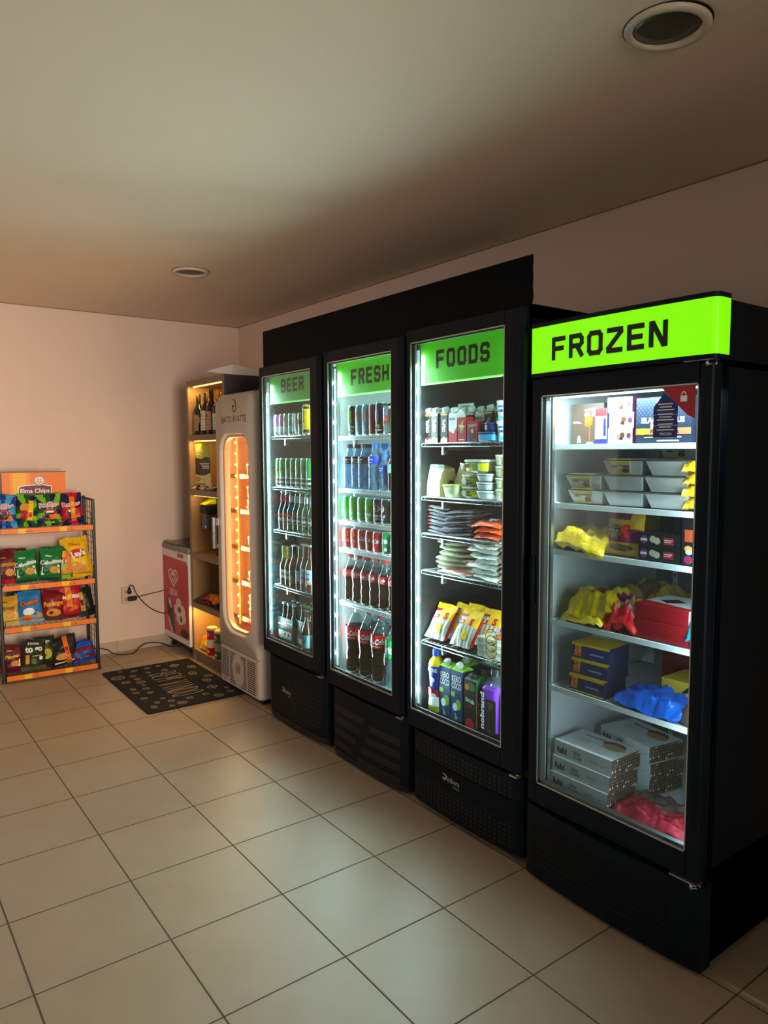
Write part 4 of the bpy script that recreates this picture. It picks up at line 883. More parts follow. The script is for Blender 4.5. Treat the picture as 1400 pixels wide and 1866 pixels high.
# ================================================================== round-topped ice cream freezer with lit window
mBg = M('warm_white_enamel', (196, 184, 172), .42, noise=.03); mBtxt = M('emblem_brown', (84, 70, 64), .45); mSlot = M('slot_dark', (48, 38, 34), .7)
mWled = M('led_amber', (255, 190, 90), .4, emit=(255, 186, 84), es=18.0); mLiO = M('amber_liner', (244, 196, 150), .5, noise=.03)
def gelato():
    x0, y0, W, H, D = 1.235, 1.545, .580, 1.935, .62
    t = empty('ice_cream_display_freezer', (x0, y0, 0), -PI/2, 'tall pale round-cornered freezer with amber-lit arched window and swirl emblem', 'freezer')
    def rr(x0_, x1_, z0_, z1_, rt, rb, n=8):
        out = []
        for (cx, cz, a0, r) in ((x1_-rt, z1_-rt, 0, rt), (x0_+rt, z1_-rt, PI/2, rt), (x0_+rb, z0_+rb, PI, rb), (x1_-rb, z0_+rb, 1.5*PI, rb)):
            for k in range(n+1): a = a0+k*PI/2/n; out.append((cx+r*math.cos(a), cz+r*math.sin(a)))
        return out
    def loop(p, y): return [(x, y, z) for x, z in p]
    out0 = rr(0, W, .03, H, .085, .02); win = rr(.098, W-.082, .408, 1.675, .115, .13)
    q = MB()     # shell: a tube open at the window
    inn = rr(.03, W-.03, .36, H-.14, .05, .03)
    q.loft([loop(rr(.012, W-.012, .042, H-.012, .075, .02), .0), loop(out0, .014), loop(out0, D)], mBg, False, True, True)
    q.build('body', t)
    q = MB(); q.loft([loop(inn, .05), loop(inn, D-.05)], mLiO, False, True, False); q.build('liner', t)
    q = MB(); fo = rr(.012, W-.012, .285, H-.012, .075, .004)
    q.loft([loop(fo, .0), loop(rr(.016, W-.016, .289, H-.016, .075, .004), -.012), loop(rr(.073, W-.057, .383, 1.70, .135, .15), -.014), loop(rr(.081, W-.065, .391, 1.692, .13, .145), -.022), loop(rr(.089, W-.073, .399, 1.684, .12, .138), -.022), loop(win, -.004), loop(win, .045)], mBg, False, False, True)
    d = q.build('door', t)
    q = MB(); q.loft([loop(win, .006), loop(win, .010)], mglass, True, True, False); q.build('glass_pane', d)
    q = MB()
    for (a, b) in ((win, rr(.113, W-.097, .423, 1.66, .10, .115)),): q.loft([loop(a, .0), loop(b, .0), loop(b, .03), loop(a, .03)], M('window_gasket', (214, 160, 120), .45), False, False, False)
    q.build('window_gasket', d)
    q = MB(); S = front(-.012); cx = .297
    for k in range(14):
        a = k*.5; b = (k+1)*.5; r1 = .004+.0032*k; r2_ = .004+.0032*(k+1)
        q.line(S, [(cx+r1*.8*math.cos(a+1), 1.845+r1*math.sin(a+1)), (cx+r2_*.8*math.cos(b+1), 1.845+r2_*math.sin(b+1))], .008, mBtxt, .002)
    q.text(S, 'BACIO', cx-.110, 1.772, .046, mBtxt, .0015, bold=.02, w=.150); q.text(S, 'di', cx-.006, 1.772, .046, mBtxt, .0015, bold=.02, w=.034); q.text(S, 'LATTE', cx+.098, 1.772, .046, mBtxt, .0015, bold=.02, w=.150)
    q.rect(S, cx-.18, 1.722, cx-.040, 1.7265, mBtxt); q.rect(S, cx+.040, 1.722, cx+.18, 1.7265, mBtxt); q.text(S, 'GELATO', cx, 1.7245, .012, mBtxt, .0015, w=.05)
    q.build('emblem', d, label='brown swirl emblem with lettering')
    q = MB(); q.rbox((-.012, -.046, .925), (.020, -.020, 1.135), mchr, .008); q.rbox((.0, -.022, 1.08), (.045, -.008, 1.13), mchr, .005); q.rbox((.0, -.022, .93), (.03, -.008, .96), mchr, .005); q.build('door_handle', d, label='chrome door handle')
    # inside: shelves and amber led column
    for z in (.46, .70, .93, 1.17, 1.40):
        q = MB(); q.box((.032, .085, z), (W-.032, D-.06, z+.004), glassy('shelf_glass', (255, 236, 210), (255, 220, 180), .15)); q.box((.032, .078, z-.006), (W-.032, .085, z+.022), M('shelf_rail_amber', (226, 160, 110), .4)); q.build('shelf', t)
    q = MB(); q.box((.178, .052, .44), (.192, .058, 1.66), M('led_strip_amber', (255, 190, 90), .4, emit=(255, 176, 70), es=.5)); st = q.build('led_strip', t); first = None
    for j in range(17):
        if first is None:
            q = MB(); q.lathe([(.0001, -.007), (.005, -.005), (.0065, 0), (.005, .005), (.0001, .007)], mWled, n=10, cap0=False, cap1=False); o = first = q.build('led', st)
        else: o = first.copy(); C.objects.link(o); o.parent = st
        o.location = (.185, .046, .49+j*.071)
    area_light('led_light', (.185, .066, 1.05), (.6, .8, 0), .012, 1.2, 6.0, (1.0, .66, .36), t)
    area_light('led_light', (.185, .040, 1.05), (.45, -.9, 0), .012, 1.2, 5.0, (1.0, .66, .36), t)
    area_light('led_light', (W-.125, .040, 1.05), (-.45, -.9, 0), .012, 1.2, 6.5, (1.0, .66, .36), t)
    # grille with oval emblem
    q = MB(); q.rbox((.012, -.010, .035), (W-.012, .03, .280), mBg, .012); S = front(-.010)
    for r in range(15):
        z = .055+r*.0142
        for c0 in range(4):
            xa = .030+c0*.128; xb = xa+.114
            def cut(xx): return ((xx-W*.48)/.088)**2+((z+.003-.160)/.112)**2 < 1
            xs_ = [xa+(xb-xa)*k/12 for k in range(13)]; run = None
            for k in range(12):
                ok = not cut((xs_[k]+xs_[k+1])/2) and not (z < .075 and xs_[k] < .15)
                if ok and run is None: run = xs_[k]
                if (not ok or k == 11) and run is not None: q.rect(S, run, z, xs_[k+1] if ok else xs_[k], z+.0068, mSlot, .0008); run = None
    q.ring(S, W*.48, .160, .083, .107, .004, M('oval_edge', (170, 158, 146), .4), .001, 28)
    for (dx, a) in ((-.018, .3), (.018, -.3)): q.ell(S, W*.48+dx, .17, .016, .038, M('emblem_faint', (150, 134, 122), .45), .0012, 14)
    q.text(S, 'BACIO', .085, .065, .014, mBtxt, .001); q.build('grille_panel', t)
    q = MB(); q.box((.03, .03, 0), (W-.03, D-.03, .04), mblk3); q.build('plinth', t)
gelato()
def gx(lx, ly, z): return (1.235+ly, 1.545-lx, z)
def tub(name, w, d, h, body, lid, lab=None, txt=None, tcol=BLKP, r=.02, taper=.86, n=5, art=None):
    """tapered rounded tub with an overhanging lid"""
    t = empty(name); q = MB()
    def ring(s, z, e=0):
        out = []; ww, dd = w*s/2+e, d*s/2+e; r_ = min(r, ww*.98, dd*.98)
        for (cx, cy, a0) in ((ww-r_, dd-r_, 0), (-ww+r_, dd-r_, PI/2), (-ww+r_, -dd+r_, PI), (ww-r_, -dd+r_, 1.5*PI)):
            for k in range(n+1): a = a0+k*PI/2/n; out.append((cx+r_*math.cos(a), cy+r_*math.sin(a), z))
        return out
    q.loft([ring(taper, 0), ring(taper+(.98-taper)*.5, h*.45), ring(.97, h*.86)], body, True, True, True)
    if lab:
        s0, s1 = taper+(.97-taper)*.15/.86+.012, taper+(.97-taper)*.75/.86+.014
        q.loft([ring(s0, h*.14), ring(s1, h*.74)], lab, False, False, True)
        S = lambda a, b, o: (a, -d/2*(taper+(.97-taper)*b/h/.86+.014)-o, b)
        if txt: q.text(S, txt, 0, h*.45, h*.26, tcol, .001, bold=.03, w=w*.62)
        if art: art(q, S, w, h)
        SR = lambda a, b, o: (w/2*(taper+(.97-taper)*b/h/.86+.014)+o, a, b)
        q.rect(SR, -d*.25, h*.3, d*.25, h*.6, WHT, .001); 
        for k in range(3): q.rect(SR, -d*.22, h*(.34+.08*k), d*.2, h*(.36+.08*k), DGRY, .0016)
    q.build('tub_body', t)
    q = MB(); q.loft([ring(1.0, h*.84), ring(1.0, h*.95), ring(.97, h), ring(.90, h-.001)], lid, True, True, False); q.build('lid', t)
    return t
gt1 = tub('ice_cream_tub', .095, .095, .085, P('tub_beige', (226, 196, 160)), P('tub_lid', (240, 224, 200)), P('tub_label', (200, 140, 110)), 'gelato', BRN, r=.045)
gt2 = tub('ice_cream_tub', .095, .095, .085, P('tub_pink', (214, 150, 130)), P('tub_lid'), P('tub_label2', (150, 90, 70)), None, r=.045)
k = 0
for zi, z in enumerate((.464, .704, .934, 1.174, 1.404)):
    for i in range(3):
        put(gt1 if (i+zi) % 2 else gt2, *gx(.265+i*.105, .135, z+.0005), ('pale ice cream tub' if (i+zi) % 2 else 'brown-labelled ice cream tub')+', %s from left on amber shelf %s from the bottom' % (ORD[i], ORD[zi]), -90, 'ice cream tub', 'ice cream tubs in the amber window'); k += 1
        if zi in (0, 3): put(gt2 if (i+zi) % 2 else gt1, *gx(.265+i*.105, .135, z+.0865), ('brown-labelled ice cream tub' if (i+zi) % 2 else 'pale ice cream tub')+' stacked on top of the %s on amber shelf %s up' % (ORD[i], ORD[zi]), -90, 'ice cream tub', 'ice cream tubs in the amber window')
# crumpled clear plastic on top
q = MB(); rnd = random.Random(5)
fn = lambda u, v: (.26*(u-.5), .22*(v-.5), .012+.075*math.sin(PI*u)*math.sin(PI*v)*(1+.8*_nz.noise(Vector((u*5, v*5, 1))))+.03*abs(_nz.noise(Vector((u*11, v*11, 3)))))
q.grid(fn, 18, 18, glassy('clear_plastic', (225, 225, 222), (190, 186, 180), .22, .10, 1, .15), False)
o = q.build('plastic_bag', None, 'crumpled clear plastic bag on top of the pale round-cornered freezer', 'plastic bag'); o.location = (1.50, 1.16, 1.935)
# ================================================================== goods in the coolers
XC = 1.277          # depth of the front row of goods on the cooler shelves
def can(name, r, h, body, art=None, lower=None, split=.0, lidm=SILV):
    t = empty(name); q = MB()
    pr = [(.0001, .003), (r*.72, 0), (r*.80, .002), (r, .009), (r, h*split+.009), (r, h*.86), (r*.99, h*.915), (r*.86, h*.97), (r*.86, h*.985)]
    q.lathe(pr, [SILV, SILV, SILV, lower or body, body, body, body, SILV], n=20, cap0=False, cap1=False)
    if art: art(q, cyl(r+.0002), r, h)
    q.build('can_body', t)
    q = MB(); q.lathe([(r*.87, h*.975), (r*.88, h), (r*.80, h), (r*.78, h*.985), (.0001, h*.985)], lidm, n=20, cap0=False, cap1=False); q.rbox((-.006, -.010, h*.986), (.006, .008, h*.999), lidm, .003); q.build('can_lid', t)
    return t
def bottle(name, R, H, glassm, capm, caph=.02, capr=.0145, neck=.27, shoulder=.20, labs=(), rn=.0125, fill=None, fm=None, wavy=False, n=20, foil_=None):
    t = empty(name); q = MB()
    prof = bottle_prof(R, H-.004, neck, rn, shoulder)
    if wavy:
        prof = [(.0001, .004), (R*.55, .0), (R*.86, .004), (R, H*.07), (R*.93, H*.20), (R*.99, H*.30), (R*.90, H*.38), (R, H*.52), (R*.99, H*.62), (R*.84, H*.72), (R*.60, H*.81), (R*.38, H*.88), (rn*1.2, H*.93), (rn*1.35, H*.935), (rn, H*.95), (rn, H*.985)]
    mats = [glassm]*(len(prof)-1)
    if fill:
        zf = fill*H
        for k in range(len(prof)-1):
            if prof[k+1][1] <= zf: mats[k] = fm
    q.lathe(prof, mats, n=n, cap0=False, cap1=False); q.build('bottle_body', t)
    q = MB(); q.lathe([(capr, H-caph), (capr, H-.002), (capr*.9, H), (.0001, H)], capm, n=16, cap0=False, cap1=False)
    for k in range(16): a = 2*PI*k/16; q.box((capr*math.cos(a)-.0008, capr*math.sin(a)-.0008, H-caph), (capr*math.cos(a)+.0008, capr*math.sin(a)+.0008, H-.004), capm)
    q.build('cap', t)
    for i, (z0, z1, rr_, mt, art) in enumerate(labs):
        q = MB(); q.lathe([(rr_, z0), (rr_, z1)], mt, n=n, cap0=False, cap1=False)
        if art: art(q, cyl(rr_+.0003), rr_, z0, z1)
        q.build('label', t)
    return t
def place_row(lst, x, z, where, cat, group, depth=0, rzj=12, seed=1, back=False):
    rr = random.Random(seed)
    for i, (p, y, desc) in enumerate(lst):
        lab = ('back-row ' if back else '')+desc+', '+ORD[i]+' from left, '+where
        put(p, x+rr.uniform(-.003, .003), y, z, lab, -90+rr.uniform(-rzj, rzj), cat, group)

# ------------------------------------------------------------------ BEER cooler
def spritz(top, accent):
    def a(q, S, r, h):
        q.ell(S, 0, h*.74, r*.42, r*.42, WHT if top is not MINT else RED, .0005, 14); q.text(S, 'O', 0, h*.30, h*.10, BLKP, .0005, bold=.02); q.text(S, 'INA', 0, h*.14, h*.13, BLKP, .0005, bold=.02, w=r*1.7)
        q.rect(S, -r*1.5, h*.40, r*1.5, h*.43, accent, .0003, 10)
    return can('drink_can', .0262, .123, top, a, WHT, .34)
slim = [(spritz(LAV, WHT), 'lavender and white slim can'), (spritz(PNK, WHT), 'pink and white slim can'), (spritz(MINT, ORG), 'mint and white slim can'), (spritz(P('rose_grey', (196, 176, 180)), WHT), 'rose-grey slim can'), (spritz(P('pale_lemon', (222, 226, 200)), WHT), 'pale lemon slim can')]
redslim = can('drink_can', .0262, .124, SILV, lambda q, S, r, h: (q.rect(S, -r*.9, h*.5, r*.9, h*.68, RED, .0004, 6), q.line(S, [(-r*.5, h*.53), (r*.5, h*.65)], .004, WHT, .0008), q.line(S, [(-r*.5, h*.65), (r*.5, h*.53)], .004, WHT, .0008)))
yelcan = can('drink_can', .0295, .164, YEL, lambda q, S, r, h: (q.rect(S, -r*1.5, h*.86, r*1.5, h*.93, BLKP, .0003, 10), q.ring(S, 0, h*.70, .012, .014, .003, BLKP, .0006, 14), q.text(S, 'BUZZ', 0, h*.45, h*.06, BLKP, .0006, bold=.03), q.rect(S, -r*1.5, h*.08, r*1.5, h*.18, BLKP, .0003, 10), q.ell(S, 0, h*.26, .005, .005, BLKP, .0006, 10)))
W_ = 'top shelf of BEER cooler'
ys = [.768, .712, .657, .604, .553]
lst = [(p, y, d) for (p, d), y in zip(slim, ys)]+[(redslim, .500, 'silver slim can with red box'), (yelcan, .442, 'taller yellow and black can')]
place_row(lst, XC, 1.655, W_, 'drink can', 'cans on the top shelf of the BEER cooler', rzj=10)
place_row([(p, y-.005, d) for (p, d), y in zip(slim, ys)], XC+.058, 1.655, W_, 'drink can', 'cans on the top shelf of the BEER cooler', seed=4, back=True)
HGR = P('beer_green', (30, 140, 62), .3, coat=.2)
def heinart(q, S, r, h):
    q.rect(S, -r*1.55, h*.30, r*1.55, h*.34, WHT, .0003, 12); q.star(S, 0, h*.60, r*.62, WHT, .0006); q.star(S, 0, h*.60, r*.50, RED, .0010)
    q.rect(S, -r*1.55, h*.08, r*1.55, h*.30, P('beer_dark_green', (10, 52, 30)), .0003, 12); q.text(S, 'Heineken', 0, h*.19, h*.105, WHT, .0008, bold=.03, w=r*2.5)
hein = can('beer_can', .0285, .163, HGR, heinart)
W_ = 'second shelf of BEER cooler'
place_row([(hein, .760-k*.0585, 'green beer can with red star') for k in range(7)], XC, 1.365, W_, 'beer can', 'green beer cans on the second shelf of the BEER cooler', rzj=25, seed=2)
place_row([(hein, .760-k*.0585, 'green beer can') for k in range(7)], XC+.060, 1.365, W_, 'beer can', 'green beer cans on the second shelf of the BEER cooler', rzj=25, seed=5, back=True)
mgb = M('green_bottle', (18, 78, 40), .07, noise=.02, coat=.6); mdb = M('dark_bottle', (16, 26, 20), .07, noise=.02, coat=.6); mab = M('amber_bottle', (70, 34, 12), .07, coat=.5)
mclr = glassy('clear_glass', (225, 240, 240), (120, 140, 140), .12, .06)
def lab_txt(txt, bg, fg, zz=.5, hh=.35, extra=None):
    def a(q, S, r, z0, z1):
        H_ = z1-z0; q.text(S, txt, 0, z0+H_*zz, H_*hh, fg, .0004, bold=.02, w=r*1.8)
        if extra: extra(q, S, r, z0, z1)
    return (bg, a)
def beerb(glassm, capm, body_l, neck_l, H=.222, R=.0285):
    labs = []
    if body_l: labs.append((H*.16, H*.44, R+.0004)+body_l)
    if neck_l: labs.append((H*.74, H*.90, .0142)+neck_l)
    return bottle('beer_bottle', R, H, glassm, capm, .008, .0145, .30, .20, labs)
bk = beerb(mdb, SILV, lab_txt("BECK'S", P('label_black_red', (60, 14, 18)), WHT, .45, .3, lambda q, S, r, z0, z1: q.rect(S, -r*1.3, z1-.012, r*1.3, z1-.002, RED, .0006, 10)), lab_txt('', RED, WHT))
hk = beerb(mgb, HGR, lab_txt('Heineken', P('beer_dark_green'), WHT, .5, .28, lambda q, S, r, z0, z1: (q.ring(S, 0, (z0+z1)/2, r*.9, .026, .002, WHT, .0006, 18), q.star(S, 0, z1-.012, .006, RED, .0008))), lab_txt('', SILV, WHT))
W_ = 'third shelf of BEER cooler'
l3 = [(bk, .733, 'dark beer bottle with red-topped label'), (bk, .676, 'dark beer bottle with red-topped label'), (hk, .620, 'green beer bottle with oval label'), (hk, .566, 'green beer bottle with oval label'), (hk, .512, 'green beer bottle with oval label'), (hk, .456, 'green beer bottle with oval label'), (hk, .398, 'green beer bottle with oval label')]
place_row(l3, XC, 1.116, W_, 'beer bottle', 'bottles on the third shelf of the BEER cooler', rzj=30, seed=6)
place_row([(p, y, 'dark beer bottle' if p is bk else 'green beer bottle') for p, y, d in l3], XC+.06, 1.116, W_, 'beer bottle', 'bottles on the third shelf of the BEER cooler', rzj=30, seed=7, back=True)
gfoil = P('gold_foil', (196, 184, 120), .3, metal=.4)
gold = bottle('beer_bottle', .0285, .228, mdb, gfoil, .070, .0150, .30, .20, [(.045, .095, .0289, *lab_txt('1906', WHT, NAV, .5, .3))])
drk = bottle('beer_bottle', .0295, .245, mdb, SILV, .008, .0145, .30, .20, [(.03, .09, .0299, *lab_txt('', DGRN, WHT, .5, .3, lambda q, S, r, z0, z1: q.ring(S, 0, (z0+z1)/2, .016, .018, .003, WHT, .0006, 14)))])
pnkb = bottle('beer_bottle', .0290, .243, mab, PNK, .010, .0145, .30, .20, [(.035, .105, .0294, *lab_txt('', WHT, RED, .5, .3, lambda q, S, r, z0, z1: q.rect(S, -r*1.3, z0, r*1.3, z0+.012, PNK, .0006, 10))), (.175, .180, .0150, PNK, None)])
blu = bottle('beer_bottle', .0290, .262, mab, SILV, .012, .0145, .30, .20, [(.045, .125, .0294, *lab_txt('MALTE', P('label_pale', (150, 176, 190)), NAV, .7, .14, lambda q, S, r, z0, z1: (q.text(S, 'LAGER', 0, z0+.03, .012, NAV, .0006, bold=.04), q.rect(S, -r*1.3, z0, r*1.3, z0+.008, ORG, .0006, 10))))])
W_ = 'fourth shelf of BEER cooler'
l4 = [(gold, .717, 'dark bottle with gold foil neck'), (gold, .660, 'dark bottle with gold foil neck'), (drk, .603, 'dark bottle with round green emblem'), (pnkb, .544, 'brown bottle with pink and white label'), (blu, .486, 'tall bottle with pale blue label'), (blu, .427, 'tall bottle with pale blue label')]
place_row(l4, XC, .793, W_, 'beer bottle', 'bottles on the fourth shelf of the BEER cooler', rzj=18, seed=8)
place_row([(p, y+.01, 'dark bottle' if p in (gold, drk) else 'brown bottle') for p, y, d in l4], XC+.065, .793, W_, 'beer bottle', 'bottles on the fourth shelf of the BEER cooler', rzj=18, seed=9, back=True)
# carry packs on the floor of the cooler
def carrier(name, w, d, h, body, side, art, artr, glassm, capm, rows_=(3, 2)):
    t = empty(name); q = MB()
    q.loft([[(-w/2, 0, 0), (w/2, 0, 0), (w/2, d, 0), (-w/2, d, 0)], [(-w/2, 0, h*.62), (w/2, 0, h*.62), (w/2, d, h*.62), (-w/2, d, h*.62)]], body, True, False, False)
    q.loft([[(w/2, d, 0), (w/2, 0, 0), (w/2+.0005, 0, 0), (w/2+.0005, d, 0)], [(w/2, d, h*.62), (w/2, 0, h*.62), (w/2+.0006, 0, h*.62), (w/2+.0006, d, h*.62)]], side, False, False, False)
    q.face([(w/2, d/2, h*.62), (-w/2, d/2, h*.62), (-w*.3, d/2, h*.96), (w*.3, d/2, h*.96)], body); q.face([(w/2, d/2+.002, h*.62), (w*.3, d/2+.002, h*.96), (-w*.3, d/2+.002, h*.96), (-w/2, d/2+.002, h*.62)], body)
    art(q, front(0), w, h*.62); artr(q, right(w/2+.001), d, h*.62); q.build('carrier_box', t)
    first = None
    for i in range(rows_[0]):
        for j in range(rows_[1]):
            if first is None:
                q = MB(); R = w/rows_[0]/2-.002; q.lathe([(R, h*.3)]+[(max(.0001, a), b) for a, b in bottle_prof(R, h-.003, .30, .0125, .20)[3:]], glassm, n=14, cap0=False); q.lathe([(.0145, h-.012), (.0145, h-.001), (.012, h)], capm, n=12)
                o = first = q.build('bottle', t)
            else: o = first.copy(); C.objects.link(o); o.parent = t
            o.location = (-w/2+w*(i+.5)/rows_[0], d*(j+.5)/rows_[1], 0)
    return t
becks = carrier('bottle_carrier', .180, .125, .218, P('carrier_black', (30, 36, 40)), P('carrier_black'), lambda q, S, w, h: (q.text(S, "BECK'S", 0, h*.30, h*.24, WHT, .001, bold=.05, w=w*.84), q.rect(S, -w*.4, h*.10, w*.4, h*.14, WHT), q.rect(S, -w*.1, h*.62, w*.12, h*.86, RED), q.rect(S, -w*.45, h*.66, -w*.14, h*.72, WHT), q.rect(S, w*.16, h*.78, w*.45, h*.83, WHT)), lambda q, S, d, h: q.rect(S, .02, h*.3, d-.02, h*.5, WHT), mdb, SILV)
heinc = carrier('bottle_carrier', .185, .125, .235, P('carrier_green', (22, 84, 42)), P('carrier_green'), lambda q, S, w, h: (q.star(S, -w*.05, h*.76, h*.26, WHT, .001), q.star(S, -w*.05, h*.76, h*.21, RED, .0016), q.text(S, 'Heineken', 0, h*.24, h*.26, WHT, .001, bold=.04, w=w*.92)), lambda q, S, d, h: q.star(S, d/2, h*.7, h*.2, RED), mgb, HGR)
fl = .454+.012
put(becks, 1.262, .700, fl, "dark six-bottle carrier with white letters on the floor of BEER cooler, left", -90, 'bottle carrier', 'bottle carriers in the BEER cooler')
put(heinc, 1.266, .500, fl, 'green six-bottle carrier with red star on the floor of BEER cooler', -96, 'bottle carrier', 'bottle carriers in the BEER cooler')
put(becks, 1.42, .560, fl, 'dark six-bottle carrier behind the green one on the floor of BEER cooler', -90, 'bottle carrier', 'bottle carriers in the BEER cooler')
tealb = bottle('beer_bottle', .030, .235, mab, DGRY, .010, .0145, .28, .22, [(.03, .10, .0304, *lab_txt('ALE', P('label_teal', (130, 200, 206)), NAV, .6, .25, lambda q, S, r, z0, z1: (q.ring(S, 0, z0+.022, .015, .012, .003, NAV, .0006, 12), q.rect(S, -r, z1-.012, r, z1-.008, NAV, .0006, 8))))])
whtb = bottle('beer_bottle', .030, .240, mdb, DGRY, .010, .0145, .28, .22, [(.055, .13, .0304, *lab_txt('', WHT, NAV, .5, .2, lambda q, S, r, z0, z1: [q.rect(S, -r*.8, z0+.01+k*.012, r*.7, z0+.013+k*.012, GREY, .0006, 6) for k in range(5)] and None))])
put(tealb, 1.236, .402, fl, 'brown bottle with teal label before the green carrier, BEER cooler floor', -90, 'beer bottle'); put(whtb, 1.262, .330, fl, 'dark bottle with white label at the right, BEER cooler floor', -90, 'beer bottle')

# ------------------------------------------------------------------ FRESH cooler
FG = 'in the FRESH cooler'
def mon(col, letter, base=None):
    def a(q, S, r, h):
        for dx, l0 in ((-.010, .42), (0, .48), (.010, .44)): q.line(S, [(dx, h*.82), (dx*.9, h*.66), (dx*1.3, h*l0)], .006, letter, .0006)
        q.text(S, 'MONSTER', 0, h*.30, h*.055, WHT if base is None else letter, .0006, bold=.03, w=r*2.1); q.rect(S, -r*.8, h*.16, r*.8, h*.19, letter, .0006, 6)
    return can('energy_can', .0295, .149, col, a)
mon1 = mon(BLKP, P('acid_green', (120, 210, 50))); mon2 = mon(P('mon_blue', (60, 150, 200)), P('mon_orange', (206, 130, 70)), 1); redc = can('energy_can', .0265, .148, P('dull_red', (140, 34, 50)), lambda q, S, r, h: [q.line(S, [(x, h*.1), (x*.8, h*.9)], .002, PNK, .0005) for x in (-.012, -.004, .006)] and None)
big = can('energy_can', .0305, .152, P('black_can', (26, 24, 28)), lambda q, S, r, h: (q.poly(S, [(-.022, h*.72), (-.004, h*.82), (-.004, h*.42), (-.022, h*.5)], YEL, .0008), q.poly(S, [(0, h*.80), (.022, h*.86), (.020, h*.52), (0, h*.45)], BLU, .0008), q.text(S, 'BIG', 0, h*.27, h*.10, GOLD, .0006, bold=.05), q.rect(S, -r*.8, h*.14, r*.8, h*.17, WHT, .0006, 6)))
rbl = can('energy_can', .0262, .133, SILV, lambda q, S, r, h: (q.poly(S, [(-.038, h*.1), (-.002, h*.1), (-.002, h*.55), (-.038, h*.50)], P('rb_blue', (20, 70, 170)), .0006), q.poly(S, [(.002, h*.55), (.038, h*.6), (.038, h*.9), (.002, h*.9)], P('rb_blue'), .0006), q.ell(S, 0, h*.62, .020, .010, RED, .0010, 14), q.text(S, 'Red Bull', 0, h*.45, .012, RED, .0012, bold=.04, w=.04)))
W_ = 'top shelf of FRESH cooler'
l = [(mon1, -.005, 'black energy can with green claw'), (mon2, -.066, 'light blue energy can with orange claw'), (mon2, -.126, 'light blue energy can with orange claw'), (redc, -.180, 'dull red tall can'), (big, -.236, 'black can with yellow and blue'), (rbl, -.294, 'silver-blue slim can with red'), (rbl, -.352, 'silver-blue slim can with red')]
place_row(l, XC, 1.640, W_, 'drink can', 'cans on the top shelf of the FRESH cooler', rzj=10, seed=11)
place_row([(p, y, d.replace(' with orange claw', '').replace(' with green claw', '')) for p, y, d in l], XC+.062, 1.640, W_, 'drink can', 'cans on the top shelf of the FRESH cooler', rzj=14, seed=12, back=True)
wat = M('water_blue', (120, 176, 216), .12, noise=.04); mpet = glassy('pet_clear', (228, 238, 240), (150, 170, 176), .14, .07); mpet2 = glassy('pet_water', (184, 220, 240), (140, 190, 222), .34, .07)
def water(capm, labm, R=.0325, H=.220, labz=.56, txt='AGUA'):
    return bottle('water_bottle', R, H, mpet2, capm, .020, .0165, .16, .22, [(H*labz, H*(labz+.16), R+.0008, labm, lambda q, S, r, z0, z1: (q.ell(S, -.012, (z0+z1)/2, .006, .010, WHT, .0006, 10), q.text(S, txt, .012, (z0+z1)/2+.004, .008, WHT, .0006, bold=.03), q.rect(S, .0, z0+.006, .022, z0+.009, WHT, .0006, 4)))], rn=.0135, wavy=False)
wk = water(P('cap_dark', (44, 50, 58)), P('label_navy', (24, 34, 52))); wb = water(P('cap_blue', (24, 110, 214)), P('label_blue', (24, 70, 190)), .0345, .222); wsm = water(P('cap_blue'), P('label_blue'), .030, .190, .45); wtea = bottle('drink_bottle', .032, .200, M('tea_brown', (60, 24, 20), .1, coat=.4), P('cap_dark'), .018, .016, .16, .24, [(.085, .125, .0328, P('label_mint2', (120, 190, 180)), None)])
W_ = 'second shelf of FRESH cooler'
l = [(wk, .035, 'water bottle with dark cap'), (wk, -.030, 'water bottle with dark cap'), (wk, -.095, 'water bottle with dark cap'), (wb, -.185, 'water bottle with blue cap'), (wsm, -.258, 'smaller water bottle with blue cap'), (wtea, -.330, 'dark tea bottle with mint label')]
place_row(l, XC+.003, 1.381, W_, 'bottle', 'bottles on the second shelf of the FRESH cooler', rzj=25, seed=13)
place_row([(wk, .035, 'water bottle with dark cap'), (wk, -.030, 'water bottle with dark cap'), (wk, -.095, 'water bottle with dark cap'), (wb, -.160, 'water bottle with blue cap'), (wb, -.235, 'water bottle with blue cap')], XC+.072, 1.381, W_, 'bottle', 'bottles on the second shelf of the FRESH cooler', rzj=25, seed=14, back=True)
gua = can('soda_can', .0325, .122, P('guarana_green', (28, 160, 60), coat=.2), lambda q, S, r, h: (q.ell(S, 0, h*.58, .022, .020, P('guarana_red', (206, 60, 40)), .0006, 16), q.text(S, 'Guaraná', 0, h*.36, .016, WHT, .0008, bold=.03, w=.045), q.rect(S, -.02, h*.2, .02, h*.23, LIME, .0006, 6)))
pep = can('soda_can', .0325, .122, P('pepsi_black', (22, 30, 32)), lambda q, S, r, h: (q.ell(S, 0, h*.62, .017, .017, WHT, .0006, 18), q.poly(S, [(-.015, h*.62), (-.006, h*.66), (.006, h*.60), (.015, h*.64), (.012, h*.70), (0, h*.755), (-.012, h*.70)], RED, .0010), q.text(S, 'pepsi', 0, h*.35, .014, WHT, .0006, bold=.02), q.text(S, 'BLACK', 0, h*.22, .008, WHT, .0006)))
W_ = 'third shelf of FRESH cooler'
l = [(gua, .055, 'green soda can with red fruit'), (gua, -.012, 'green soda can with red fruit'), (gua, -.079, 'green soda can with red fruit'), (gua, -.146, 'green soda can with red fruit'), (pep, -.213, 'black soda can with round emblem'), (pep, -.281, 'black soda can with round emblem'), (gua, -.349, 'green soda can with red fruit')]
place_row(l, XC+.002, 1.220, W_, 'soda can', 'cans on the third shelf of the FRESH cooler', rzj=25, seed=15)
